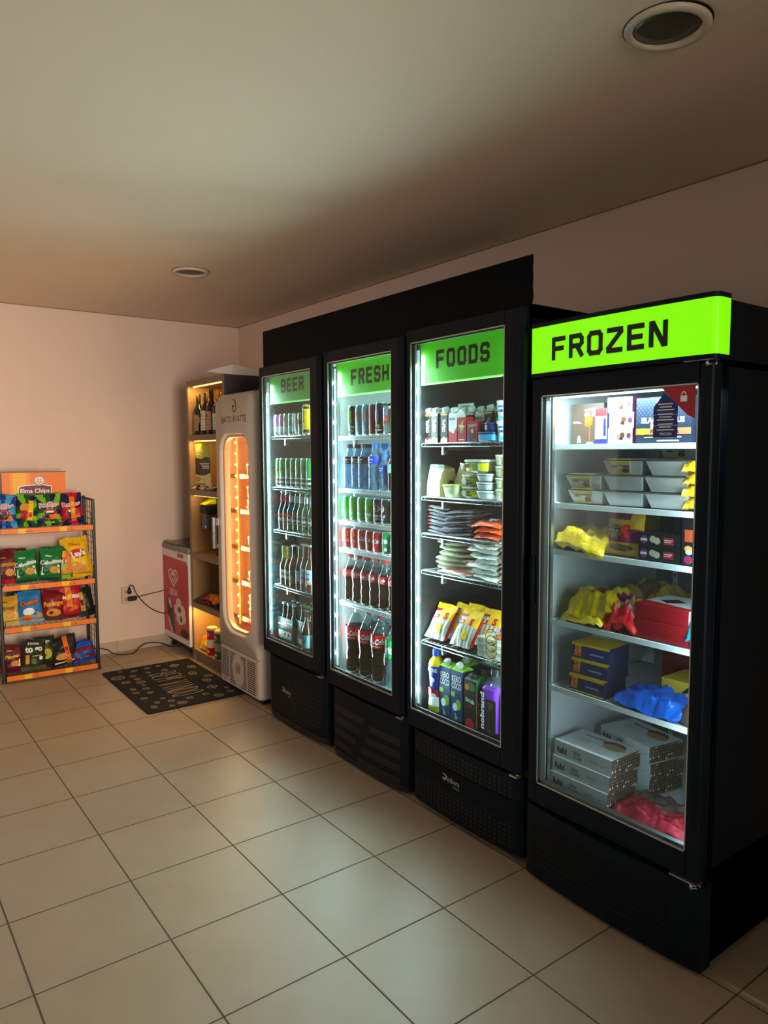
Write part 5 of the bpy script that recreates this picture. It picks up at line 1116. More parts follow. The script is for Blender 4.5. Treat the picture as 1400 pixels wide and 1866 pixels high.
place_row([(p, y, 'green soda can' if p is gua else 'black soda can') for p, y, d in l], XC+.068, 1.220, W_, 'soda can', 'cans on the third shelf of the FRESH cooler', rzj=25, seed=16, back=True)
CRED = P('cola_red', (200, 16, 30), coat=.2)
def cocaart(txt='Coca-Cola', w_=.058):
    def a(q, S, r, h): q.text(S, txt, 0, h*.58, .022, WHT, .0006, bold=.03, w=w_, shear=.25, rot=.05); q.line(S, [(-.025, h*.40), (-.005, h*.44), (.022, h*.40)], .003, WHT, .0006)
    return a
ckc = can('soda_can', .0325, .104, CRED, cocaart()); spr = can('soda_can', .0335, .108, P('sprite_green', (10, 150, 80), coat=.2), lambda q, S, r, h: (q.text(S, 'Sprite', 0, h*.62, .026, WHT, .0006, bold=.05, w=.058, rot=.12), q.ell(S, .018, h*.25, .008, .008, WHT, .0006, 10)))
fan = can('soda_can', .0325, .104, RED, lambda q, S, r, h: (q.ell(S, 0, h*.72, .024, .022, ORG, .0006, 14), q.text(S, 'Coca-Cola', 0, h*.42, .018, WHT, .0008, bold=.03, w=.05, shear=.25)))
W_ = 'fourth shelf of FRESH cooler'
l = [(fan, .050, 'red soda can with orange disc'), (fan, -.018, 'red soda can with orange disc'), (ckc, -.083, 'red soda can with white script'), (ckc, -.149, 'red soda can with white script'), (ckc, -.215, 'red soda can with white script'), (spr, -.285, 'green soda can with white word'), (spr, -.353, 'green soda can with white word')]
place_row(l, XC+.002, 1.079, W_, 'soda can', 'cans on the fourth shelf of the FRESH cooler', rzj=18, seed=17)
place_row([(p, y, 'green soda can' if p is spr else 'red soda can') for p, y, d in l], XC+.068, 1.079, W_, 'soda can', 'cans on the fourth shelf of the FRESH cooler', rzj=25, seed=18, back=True)
mcola = M('cola_dark', (34, 18, 14), .06, noise=.05, coat=.6)
def cola(R, H, z0, z1, light=True):
    def a(q, S, r, za, zb):
        q.text(S, 'Coca-Cola', 0, za+(zb-za)*.52, (zb-za)*.42, WHT, .0006, bold=.03, w=r*2.1, shear=.22, rot=.05); q.rect(S, -r*.8, za+(zb-za)*.14, r*.8, za+(zb-za)*.18, WHT, .0006, 6); q.rect(S, r*1.75, za, r*2.5, zb, WHT, .0006, 6)
    return bottle('cola_bottle', R, H, mpet, RED, .022 if H > .3 else .018, .0155, .2, .2, [(z0, z1, R*1.004, CRED, a)], rn=.0125, fill=.74, fm=mcola, wavy=True)
ck1 = cola(.0375, .240, .128, .165); ck2 = cola(.0535, .338, .175, .240)
W_ = 'fifth shelf of FRESH cooler'
place_row([(ck1, y, 'cola bottle with red label') for y in (.045, -.030, -.105, -.180, -.258, -.335)], XC+.008, .809, W_, 'bottle', 'cola bottles on the fifth shelf of the FRESH cooler', rzj=30, seed=19)
place_row([(ck1, y, 'cola bottle') for y in (.010, -.065, -.140, -.215, -.290, -.365)], XC+.082, .809, W_, 'bottle', 'cola bottles on the fifth shelf of the FRESH cooler', rzj=40, seed=20, back=True)
fl = .434+.0135
spb = bottle('soda_bottle', .0530, .330, mpet, P('cap_green', (20, 130, 70)), .022, .0155, .2, .2, [(.150, .235, .0533, P('sprite_green'), lambda q, S, r, za, zb: (q.text(S, 'Sprite', 0, (za+zb)/2, .034, WHT, .0006, bold=.05, w=.09)))], rn=.0125, wavy=True)
place_row([(ck2, .005, 'large cola bottle'), (ck2, -.105, 'large cola bottle'), (ck2, -.215, 'large cola bottle'), (spb, -.325, 'large clear soda bottle with green label')], XC+.012, fl, 'floor of FRESH cooler', 'bottle', 'large bottles on the floor of the FRESH cooler', rzj=12, seed=21)
place_row([(ck2, -.045, 'large cola bottle'), (ck2, -.155, 'large cola bottle'), (ck2, -.265, 'large cola bottle'), (spb, -.375, 'large clear soda bottle')], XC+.115, fl, 'floor of FRESH cooler', 'bottle', 'large bottles on the floor of the FRESH cooler', rzj=12, seed=22, back=True)
# ------------------------------------------------------------------ FOODS cooler
XF = 1.262          # front plane of boxed goods
def carton(name, w, d, h, body, capm, art, side=None, gable=True, capz=.022, topm=None, capx=0.0):
    t = empty(name); q = MB()
    q.box((-w/2, 0, 0), (w/2, d, h), body)
    tm = topm or body
    if gable: q.loft([[(-w/2, 0, h), (w/2, 0, h), (w/2, d, h), (-w/2, d, h)], [(-w*.48, d*.42, h+.016), (w*.48, d*.42, h+.016), (w*.48, d*.58, h+.016), (-w*.48, d*.58, h+.016)]], tm, False, True, False)
    else: q.face([(-w/2, 0, h+.0003), (w/2, 0, h+.0003), (w/2, d, h+.0003), (-w/2, d, h+.0003)], tm)
    if side: q.face([(w/2+.0004, 0, 0), (w/2+.0004, d, 0), (w/2+.0004, d, h), (w/2+.0004, 0, h)], side)
    art(q, front(0), w, h, right(w/2+.0005), d); q.build('carton_body', t)
    if capm:
        q = MB(); q.lathe([(.0145, 0), (.0145, capz-.002), (.013, capz), (.0001, capz)], capm, n=16, cap0=False, cap1=False)
        for k in range(14): a = 2*PI*k/14; q.box((.0145*math.cos(a)-.0008, .0145*math.sin(a)-.0008, 0), (.0145*math.cos(a)+.0008, .0145*math.sin(a)+.0008, capz-.003), capm)
        o = q.build('cap', t); o.location = (capx, d*.32, h+(.004 if gable else 0)); o.rotation_euler = (math.radians(18 if gable else 0), 0, 0)
    return t
mcapW = P('cap_white', (226, 230, 228)); mcapG = P('cap_grey', (150, 152, 150))
def yopro(acc, fruit):
    def a(q, S, w, h, SR, d):
        for s_, T_ in ((S, w),):
            q.text(s_, 'YoPRO', .0, h*.58, .020, WHT, .0008, bold=.04, rot=-PI/2, w=h*.45)
            q.rect(s_, -w/2, h*.93, w/2, h*.97, acc, .0006); q.poly(s_, [(-w/2, 0), (w/2, 0), (w/2, h*.17), (w*.2, h*.10), (-w*.1, h*.20), (-w/2, h*.08)], WHT, .0008); q.ell(s_, 0, h*.14, w*.25, h*.06, fruit, .0012, 12)
        q.rect(SR, d*.15, h*.25, d*.85, h*.9, GREY, .0006)
        for k in range(9): q.rect(SR, d*.2, h*(.3+.06*k), d*.75, h*(.31+.06*k), BLKP, .001)
    return carton('drink_carton', .042, .042, .122, P('carton_black', (26, 26, 30)), mcapW, a, topm=WHT)
yo1, yo2, yo3 = yopro(ORG, RED), yopro(WHT, WHT), yopro(YEL, P('vanilla', (226, 206, 130)))
nca = carton('drink_carton', .050, .045, .118, WHT, mcapW, lambda q, S, w, h, SR, d: (q.text(S, 'NUCA', -.002, h*.82, .012, BLKP, .0006, bold=.03, w=w*.7), q.text(S, 'Ninho', 0, h*.68, .007, BLKP, .0006), q.poly(S, [(-w/2, 0), (w/2, 0), (w/2, h*.55), (w*.1, h*.30), (-w/2, h*.42)], RED, .0006), q.rect(SR, 0, 0, d, h*.4, RED, .0006)))
rj = carton('drink_carton', .048, .040, .100, RED, None, lambda q, S, w, h, SR, d: (q.poly(S, [(-.004, h*.75), (.012, h*.9), (.004, h*.62), (.012, h*.62), (-.008, h*.35), (0, h*.52), (-.010, h*.52)], YEL, .001), q.ell(S, 0, h*.50, w*.32, h*.16, P('mascot_grey', (150, 110, 100)), .0006, 14), q.text(S, 'Nescau', 0, h*.66, .010, WHT, .0014, bold=.04, w=w*.7), q.rect(S, -w*.4, h*.08, w*.3, h*.12, WHT)), gable=False)
rc = carton('drink_carton', .060, .042, .084, P('choc_red', (150, 28, 36)), None, lambda q, S, w, h, SR, d: (q.text(S, 'Toddynho', 0, h*.80, .012, P('pale_pink', (230, 170, 170)), .0008, bold=.03, w=w*.85, rot=.1), q.ell(S, 0, h*.42, w*.28, h*.24, BRN, .0008, 14), q.ell(S, .002, h*.52, w*.14, h*.10, P('pale_pink'), .0012, 10), q.rect(S, -w*.45, h*.06, -w*.2, h*.3, BLU, .001), q.ell(S, w*.3, h*.1, w*.12, h*.08, GRN, .001, 8)), gable=False, side=MAR)
W_ = 'top shelf of FOODS cooler'; zt = 1.600
lst = [(yo1, -.583, 0, 'small black carton with orange band'), (yo2, -.628, 0, 'small black carton with white band'), (yo3, -.690, 0, 'small black carton with yellow band'), (nca, -.744, 0, 'white and red milk drink carton'), (rj, -.800, 0, 'bright red juice carton with yellow bolt'), (rc, -.860, 0, 'dark red chocolate drink carton')]
for i, (p, y, dx, d) in enumerate(lst): put(p, XF+.004, y, zt, '%s, %s from left, %s' % (d, ORD[i], W_), -90, 'drink carton', 'drink cartons on the top shelf of the FOODS cooler')
for i, (p, y) in enumerate(((yo1, -.585), (yo3, -.635), (nca, -.690), (nca, -.742), (yo2, -.794), (nca, -.846), (yo3, -.900), (yo1, -.952))): put(p, XF+.056+.002*(i % 2), y, zt, 'back-row drink carton with white cap, %s from left, %s' % (ORD[i], W_), -90+(i % 3)*4-4, 'drink carton', 'back-row cartons on the top shelf of the FOODS cooler')
blt = tub('yogurt_tub', .075, .075, .036, P('tub_navy', (20, 34, 84)), P('tub_navy_lid', (26, 44, 104)), None, None, r=.0375, taper=.93)
blt2 = tub('yogurt_tub', .090, .075, .038, P('tub_navy'), P('tub_navy_lid'), P('tub_cyan', (40, 150, 206)), None, r=.012, taper=.97)
put(blt2, XF+.040, -.935, zt, 'navy and cyan dessert tub at the right, top shelf of FOODS cooler', -90, 'tub', 'navy tubs'); put(blt, XF+.040, -.945, zt+.0385, 'round navy dessert tub stacked on the cyan one, FOODS cooler', -90, 'tub', 'navy tubs')
def cup(h=.078, R=.026):
    t = empty('yogurt_cup'); q = MB(); q.lathe([(.0001, 0), (R*.78, 0), (R*.80, .003), (R*.98, h*.88)], WHT, n=20, cap0=False, cap1=False); S = lambda a, b, o: cyl(R*(.80+.18*b/h/.88)+.0004)(a, b, o)
    q.grid(lambda u, v: S((u-.5)*R*3, h*(.66+.1*v), .0004), 14, 1, P('cup_blue', (20, 110, 180))); q.text(S, 'YONE', 0, h*.50, .011, NAV, .0008, bold=.05, w=.032); q.rect(S, -.014, h*.36, .012, h*.38, GREY, .0008, 4); q.ell(S, .006, h*.16, .009, .010, P('cup_cyan', (70, 190, 220)), .0008, 12); q.build('cup_body', t)
    q = MB(); q.lathe([(R*1.08, h*.86), (R*1.10, h*.89), (R*1.08, h), (.0001, h)], WHT, n=20, cap0=False, cap1=False); q.build('lid', t); return t
cp = cup()
put(cp, XF+.032, -1.008, zt, 'white yogurt cup with blue band at the right end, top shelf, lower one', -90, 'yogurt cup', 'stacked yogurt cups'); put(cp, XF+.032, -1.008, zt+.0785, 'white yogurt cup with blue band stacked on the lower one, top shelf', -94, 'yogurt cup', 'stacked yogurt cups')
q = MB(); q.box((-.05, 0, 0), (.05, .0015, .115), P('notice_white', (196, 210, 212))); S = front(0); q.text(S, 'ATENÇÃO', 0, .103, .007, DGRY, .0006, bold=.02, w=.06)
for k in range(12): q.rect(S, -.042, .092-k*.0072, .038-(k % 4)*.008, .0935-k*.0072, GREY, .0006)
put(q.build('paper_notice'), XF+.16, -.655, zt+.055, 'white printed notice standing behind the cartons, FOODS cooler top shelf', -90, 'notice')
# second shelf
W_ = 'second shelf of FOODS cooler'; z2 = 1.371
def kbag(seed, s=1.0):
    t = empty('paper_bag'); q = MB(); w, d, h = .085*s, .10, .118
    mk = M('kraft_paper', (214, 192, 150), .75, noise=.06, ns=30, bump=.25, bs=25)
    q.loft([[(-w/2, 0, 0), (w/2, 0, 0), (w/2, d, 0), (-w/2, d, 0)], [(-w*.48, .002, h*.5), (w*.49, -.002, h*.5), (w*.52, d, h*.5), (-w*.5, d, h*.5)], [(-w*.42, .012, h), (w*.56, .014, h), (w*.56, d*.8, h), (-w*.42, d*.8, h)]], mk, True, True, False)
    q.ell(right(w*.505), d*.62, h*.28, .024, .036, P('window_dark', (74, 70, 64)), .003, 14); q.build('bag_body', t)
    q = MB(); q.grid(lambda u, v: (-w*.42+w*1.0*u+.03*v, .016+.05*v+.004*math.sin(u*9+seed), h+.016*(1-v)), 8, 3, glassy('cling_film', (240, 240, 236), (220, 222, 216), .35, .08, 1, .1)); q.grid(lambda u, v: (-w*.44+w*1.05*u+.002, .010+.003*math.sin(u*7+seed), h-.012+.030*v), 8, 2, glassy('cling_film')); q.build('clear_top', t)
    return t
put(kbag(1), XF+.012, -.612, z2, 'beige paper bag with dark oval window, left one of two', -88, 'paper bag', 'beige paper bags'); put(kbag(2, 1.0), XF+.078, -.712, z2+.004, 'beige paper bag leaning over, right one of two', -80, 'paper bag', 'beige paper bags', ry=10)
clr = glassy('tub_clear', (226, 236, 236), (190, 200, 200), .30, .07); lidW = P('lid_white', (226, 232, 230)); lidL = P('lid_limewhite', (222, 228, 184)); lbY = P('label_yellowlime', (206, 204, 22))
big_t = tub('food_tub', .145, .11, .053, clr, lidW, lbY, None, r=.04, taper=.88, art=lambda q, S, w, h: (q.rect(S, -w*.30, h*.38, -w*.16, h*.68, MAR, .002), q.rect(S, -w*.02, h*.2, w*.14, h*.7, P('lime_dk', (110, 130, 20)), .002), q.rect(S, w*.2, h*.2, w*.27, h*.65, WHT, .002)))
med_t = tub('food_tub', .092, .09, .048, clr, lidW, lbY, None, r=.028, taper=.88, art=lambda q, S, w, h: (q.ell(S, -.018, h*.42, .014, .012, WHT, .002, 12), q.rect(S, .0, h*.44, .02, h*.62, DGRY, .002), q.rect(S, -.004, h*.2, .03, h*.34, DGRN, .002)))
sm_t = tub('food_tub', .090, .09, .034, clr, lidW, P('label_grey', (170, 176, 176)), None, r=.028, taper=.82)
yel_t = tub('food_tub', .082, .09, .044, P('tub_frost', (196, 204, 200)), lidL, P('label_halfyellow', (216, 220, 190)), None, r=.022, taper=.90, art=lambda q, S, w, h: (q.rect(S, w*.1, h*.14, w*.42, h*.74, P('label_bright', (240, 206, 10)), .002), q.rect(S, w*.2, h*.14, w*.42, h*.28, GRN, .0026), q.rect(S, -w*.3, h*.5, -w*.02, h*.53, GREY, .002), q.rect(S, -w*.3, h*.4, -w*.05, h*.43, GREY, .002)))
drop_t = tub('food_tub', .088, .085, .054, P('tub_yellowish', (206, 208, 160)), P('lid_olive', (206, 206, 120)), None, None, r=.02, taper=.80)
put(drop_t, XF+.028, -.735, z2, 'pale yellow tapered tub in front of the leaning paper bag', -90, 'food tub', 'food tubs')
for k, (p, y, zz, lab) in enumerate(((med_t, -.845, 0, 'clear tub with yellow label, bottom of the middle-left stack'), (med_t, -.845, .0485, 'clear tub with yellow label, second in the middle-left stack'), (big_t, -.872, .1050, 'wide clear tub with yellow label crowning the two middle stacks'),
     (sm_t, -.925, 0, 'small clear tapered tub, bottom of the middle-right stack'), (sm_t, -.922, .0345, 'small clear tapered tub, second in the middle-right stack'), (sm_t, -.925, .0690, 'small clear tapered tub, third in the middle-right stack'))):
    put(p, XF+.052-(.012 if p is sm_t else 0), y+(.018 if p is med_t else 0), z2+zz, lab, -90, 'food tub', 'food tubs')
for k in range(4): put(yel_t, XF+.052, -1.015, z2+k*.0445, 'frosted tub with yellow corner label, %s from bottom of right stack' % ORD[k], -90+(k % 2)*3, 'food tub', 'food tubs')
# third shelf: vacuum packs of ham, orange packs
def flat(name, w, d, h, top, edge, tip=None, seed=1.0, nu=14, nv=12, wr=.4):
    if h > .028: nu, nv, wr = nu*2, nv*2, wr*1.15
    """soft pack lying flat: puffed slab with a crimped seal towards the door"""
    q = MB()
    def T(u, v, s):
        e = (S_hat(2*u-1, 3)*S_hat(2*v-1, 3))**.5; n = _nz.noise(Vector((u*6+seed, v*6, seed)))*h*wr+abs(_nz.noise(Vector((u*15+seed, v*13, seed*2))))*min(h, .05)*wr*1.1*(1 if h > .018 else .4)
        dr = -.35*h*(1 if v < .08 else 0)
        return (w*(u-.5), d*v, h*.5+s*h*.5*e+n*(.4+e)+dr+h*.25*math.sin(seed+u*4)*(v < .12))
    cm = (lambda u, v: tip if (tip and (u < .10 and v < .3)) else (edge if v < .10 or v > .92 else (top(u, v) if callable(top) else top)))
    q.grid(lambda u, v: T(u, v, 1), nu, nv, cm); q.grid(lambda u, v: T(u, v, -1), nu, nv, edge, True, True)
    return q.build(name)
film = M('film_silver', (150, 150, 158), .22, noise=.15, ns=20, coat=.5); ham = M('ham_dark', (92, 50, 58), .25, noise=.2, ns=30, coat=.6); hamp = M('film_pinkish', (150, 110, 118), .25, noise=.2, coat=.5)
hp = [flat('ham_pack', .135, .18, .011, ham, film, RED, s_) for s_ in (1.1, 2.3)]; fp = [flat('ham_pack', .150, .18, .012, hamp, film, None, s_) for s_ in (3.7, 4.9)]
z3 = 1.212
for k in range(8): put(hp[k % 2], XF+.004+.006*(k % 3), -.635-.008*(k % 2), z3+k*.0150, 'pink-edged sliced ham pack, %s from bottom of the left stack' % ORD[k], -90+(k % 3-1)*4, 'vacuum pack', 'ham packs on the third shelf of the FOODS cooler', ry=3)
for k in range(8): put(fp[k % 2], XF+.000+.008*(k % 2), -.775+.006*(k % 3), z3+.002+k*.0128, 'silvery sliced ham pack, %s from bottom of the middle stack' % ORD[k], -84+(k % 3-1)*5, 'vacuum pack', 'ham packs on the third shelf of the FOODS cooler', ry=-2)
opk = flat('sausage_pack', .150, .15, .022, lambda u, v: WHT if .25 < u < .6 and v > .3 else P('meat', (130, 50, 50)), P('pack_orange', (232, 80, 30), .25), ORG, 5.5)
for k in range(3): put(opk, XF-.002, -.945-.010*(k % 2), z3+k*.0235, 'orange-edged sausage pack, %s from bottom, third shelf right' % ORD[k], -90+k*5-4, 'vacuum pack', 'orange sausage packs')
# fourth shelf: pizza discs and green soft packs
z4_ = 1.051; piz = M('pizza_cream', (206, 202, 170), .35, noise=.12, ns=18, coat=.35); pfil = M('film_pale', (210, 214, 206), .25, noise=.1, coat=.4)
def pizza(seed, thick=.020):
    q = MB(); n = 28; R = .135
    f = lambda r, t_: (R*r*math.cos(t_), R*r*math.sin(t_)*.85, 0)
    rings = []
    for r, z in ((.55, 0), (.92, .002), (1.0, thick*.45), (1.08, thick*.6), (1.07, thick*.68), (.96, thick*.85), (.6, thick)):
        rings.append([(R*r*(1+.03*_nz.noise(Vector((math.cos(2*PI*k/n)*2+seed, math.sin(2*PI*k/n)*2, r*3))))*math.cos(2*PI*k/n), R*.85*r*math.sin(2*PI*k/n), z+.004*_nz.noise(Vector((k*.9+seed, r*4, 0)))) for k in range(n)])
    q.loft(rings, [pfil, piz, pfil, pfil, piz, piz], True, True, True); return q.build('pizza_base')
pz = [pizza(1.0), pizza(4.0)]
for k in range(6): put(pz[k % 2], 1.398, -.700-.004*(k % 2), z4_+k*.0215, 'round cream pizza base in clear film, %s from bottom of the stack' % ORD[k], -90+k*37, 'pizza base', 'wrapped pizza bases on the fourth shelf of the FOODS cooler')
rp = flat('ham_pack', .17, .055, .016, M('salmon_pack', (190, 100, 90), .25, noise=.2, coat=.5), pfil, None, 6.6)
put(rp, 1.238, -.765, z4_, 'pink sliced meat pack with film folds before the pizza bases', -90, 'vacuum pack')
gpk = [flat('pasta_pack', .16, .17, .019, lambda u, v: P('pasta_green', (60, 150, 90)) if .35 < u < .55 else P('pasta_pale', (186, 200, 166)), pfil, RED, s_) for s_ in (7.7, 8.8)]; gpk.append(flat('pasta_pack', .16, .17, .019, lambda u, v: P('pasta_teal', (110, 176, 180)) if .2 < u < .7 else WHT, pfil, RED, 9.9))
for k in range(7): put(gpk[(0, 1, 0, 2, 1, 0, 1)[k]], XF+.0+.006*(k % 2), -.935+.010*(k % 3), z4_+k*.0208, 'pale green soft pasta pack, %s from bottom of the inner stack' % ORD[k], -90+(k % 3-1)*6, 'soft pack', 'pasta packs on the fourth shelf of the FOODS cooler')
gp2 = flat('pasta_pack', .09, .17, .019, lambda u, v: P('pack_rose', (216, 150, 160)) if v < .4 else WHT, pfil, RED, 11.0)
for k in range(7): put(gp2, XF+.004*(k % 2), -1.062, z4_+.002+k*.0205, 'white and rose soft pack, %s from bottom at the right end' % ORD[k], -90+(k % 2)*4, 'soft pack', 'pasta packs on the fourth shelf of the FOODS cooler')
# fifth shelf: sausage packs leaning, boxed meals
z5_ = .741
def saus(seed):
    S = bag_surface(.125, .165, .035, seed, 0, .6)
    q = MB(); mw = P('saus_white', (222, 220, 214)); my = P('saus_yellow', (238, 184, 30)); mr = P('saus_red', (190, 30, 30))
    pm = lambda u, v: my if v > .86 or (v > .55 and u > .55) else ((mw if int(u*12) % 2 == 0 else P('saus_grey', (160, 150, 146))) if v < .58 else (mr if u < .42 else my))
    q.grid(lambda u, v: S((u-.5)*.125, v*.165, 0), 18, 18, pm); S2 = bag_surface(.125, .165, .035, seed, 0, .6, 1); q.grid(lambda u, v: S2((u-.5)*.125, v*.165, 0), 18, 18, lambda u, v: mr, True, True)
    q.text(S, 'SALSI', -.028, .118, .014, WHT, .003, bold=.04, w=.045); q.text(S, 'CHA', -.028, .102, .012, WHT, .003, bold=.04, w=.032); q.text(S, 'S', .030, .110, .03, RED, .003, bold=.05); q.rect(S, .0, .03, .03, .07, my, .003, 3, 3)
    q.box((.045, .006, .01), (.060, .016, .13), mr); return q.build('sausage_packet')
sp_ = [saus(1.7), saus(3.9)]
for i, (y, x, z, lab, rz) in enumerate(((-.640, 1.255, .0, 'white and yellow sausage packet leaning back, frontmost left, fifth shelf', -90), (-.700, 1.30, .004, 'sausage packet second in the leaning left row, fifth shelf', -94), (-.745, 1.335, .004, 'sausage packet third in the leaning left row, fifth shelf', -92),
     (-.800, 1.255, .0, 'white and yellow sausage packet leaning in the middle, fifth shelf', -92), (-.870, 1.32, .004, 'sausage packet behind the middle one, fifth shelf', -88), (-.930, 1.37, .006, 'sausage packet behind the boxed meals, fifth shelf', -92), (-1.00, 1.35, .03, 'rightmost sausage packet behind the boxed meals, fifth shelf', -88))):
    put(sp_[i % 2], x, y, z5_+.012+z, lab, rz, 'sausage packet', 'sausage packets on the fifth shelf of the FOODS cooler', rx=-32)
mlb = boxm('meal_box', .145, .026, .16, P('meal_cream', (216, 206, 170)), lambda q, S, w, h: (q.rect(S, -w*.46, h*.15, -w*.25, h*.85, GREY), q.ring(S, w*.05, h*1.4, w*.22, h*1.3, .003, BRN), q.rect(S, w*.22, h*.2, w*.42, h*.75, WHT), q.rect(S, w*.08, h*.2, w*.16, h*.8, YEL), q.rect(S, w*.10, h*.3, w*.14, h*.6, RED)), side=P('meal_side', (200, 186, 150)), top=P('meal_top', (206, 200, 176)))
q = MB(); q.ell(topf(.0005), .02, .07, .05, .055, BRN, n=20); q.ell(topf(.0009), .02, .07, .042, .046, P('salmon', (224, 110, 66)), n=20); q.line(topf(.0016), [(-.01, .06), (.05, .08)], .004, BRN)
pic = q.build('meal_picture'); pic.parent = mlb; pic.location = (0, 0, .026)
for k in range(3): put(mlb, XF-.010, -.985, z5_+.001+k*.0265, 'cream boxed meal with dish picture, %s from bottom of the right stack' % ORD[k], -92+k*2, 'meal box', 'boxed meals on the fifth shelf of the FOODS cooler')
# floor: bottle and tall cartons
zf = .416+.0135
t = empty('yogurt_bottle'); q = MB(); my_ = P('dan_yellow', (240, 196, 20)); mb2 = P('dan_blue', (30, 50, 150))
pr = [(.0001, 0), (.034, 0), (.038, .006), (.039, .03), (.034, .07), (.031, .10), (.035, .14), (.038, .18), (.039, .205), (.034, .222), (.020, .238), (.016, .245), (.016, .252)]
q.lathe(pr, [P('dan_green', (150, 160, 40)), P('dan_green'), P('dan_green'), WHT, RED, mb2, mb2, mb2, my_, my_, my_, my_], n=24, cap0=False, cap1=False, sy=.85)
S = lambda a, b, o: (lambda p_: (p_[0], p_[1]*.85, p_[2]))(cyl(.0388 if b > .15 else .0352)(a, b, o+.001))
q.text(S, 'DANONE', .0, .188, .016, WHT, .001, bold=.05, w=.062); q.ell(S, .004, .145, .014, .012, WHT, .001, 14); q.ell(S, -.012, .09, .016, .020, RED, .003, 14); q.ell(S, .012, .075, .014, .012, WHT, .004, 12); q.build('bottle_body', t)
q = MB(); q.lathe([(.018, .246), (.0185, .272), (.016, .276), (.0001, .276)], BLU, n=18, cap0=False, cap1=False); q.build('cap', t)
put(t, XC-.004, -.638, zf, 'blue, yellow and red yogurt bottle with blue cap, FOODS cooler floor', -90, 'bottle')
def kero(q, S, w, h, SR, d):
    for (s_, ww) in ((S, w),):
        q.text(s_, 'KERO', 0, h*.84, .026, WHT, .001, bold=.02, w=ww*.78, rot=.04); q.text(s_, 'COCO', 0, h*.70, .028, WHT, .001, bold=.02, w=ww*.82, rot=-.03); q.rect(s_, -ww*.40, h*.585, ww*.3, h*.59, SKY)
        q.rect(s_, -ww*.46, h*.47, -ww*.12, h*.56, LIME, .0012); q.ell(s_, ww*.16, h*.33, ww*.26, h*.11, P('coconut_green', (120, 170, 40)), .001, 16); q.ell(s_, -ww*.10, h*.27, ww*.22, h*.08, WHT, .0016, 16); q.poly(s_, [(-ww*.2, h*.16), (0, h*.14), (ww*.15, h*.02), (0, h*.02)], SKY, .0014); q.ell(s_, -.0, h*.06, ww*.12, h*.03, LIME, .0018, 10)
kc = carton('juice_carton', .070, .070, .215, P('kero_navy', (22, 62, 116)), mcapW, kero, topm=LIME, side=P('kero_navy2', (20, 54, 100)), capz=.026)
put(kc, XF-.004, -.708, zf, 'tall navy and green coconut water carton, left one in front', -90, 'juice carton', 'tall cartons on the floor of the FOODS cooler'); put(kc, XF-.004, -.783, zf, 'tall navy and green coconut water carton, right one in front', -90, 'juice carton', 'tall cartons on the floor of the FOODS cooler')
put(kc, XF+.078, -.735, zf, 'coconut water carton in the second row behind the front pair', -90, 'juice carton', 'tall cartons on the floor of the FOODS cooler'); put(kc, XF+.15, -.80, zf, 'coconut water carton farther back on the FOODS cooler floor', -90, 'juice carton', 'tall cartons on the floor of the FOODS cooler')
dv = carton('juice_carton', .072, .070, .195, P('dv_dark', (34, 26, 24)), P('cap_black', (30, 30, 34)), lambda q, S, w, h, SR, d: (q.text(S, 'Del Valle', 0, h*.56, .016, WHT, .001, bold=.04, w=w*.72, rot=-.1), q.text(S, 'UVA', 0, h*.44, .010, RED, .001, bold=.03), q.ell(S, w*.1, h*.86, w*.36, h*.09, P('leaf_green', (60, 120, 60)), .001, 14), q.ell(S, -w*.25, h*.84, w*.18, h*.07, ORG, .0014, 12), q.ell(S, 0, h*.06, w*.36, h*.12, RED, .001, 16), q.rect(SR, d*.05, h*.0, d*.30, h*.75, RED, .001), q.text(SR, 'Del Valle', d*.17, h*.45, .009, WHT, .0016, bold=.03, rot=PI/2)), side=P('dv_green', (40, 80, 50)), topm=P('dv_top', (40, 90, 50)))
put(dv, XF-.004, -.866, zf, 'dark red and green juice carton with black cap, FOODS cooler floor', -90, 'juice carton', 'tall cartons on the floor of the FOODS cooler'); put(dv, XF+.08, -.880, zf, 'dark juice carton behind its twin, FOODS cooler floor', -90, 'juice carton', 'tall cartons on the floor of the FOODS cooler'); put(kc, XF+.085, -.965, zf, 'coconut water carton behind the purple bottle, FOODS cooler floor', -90, 'juice carton', 'tall cartons on the floor of the FOODS cooler')
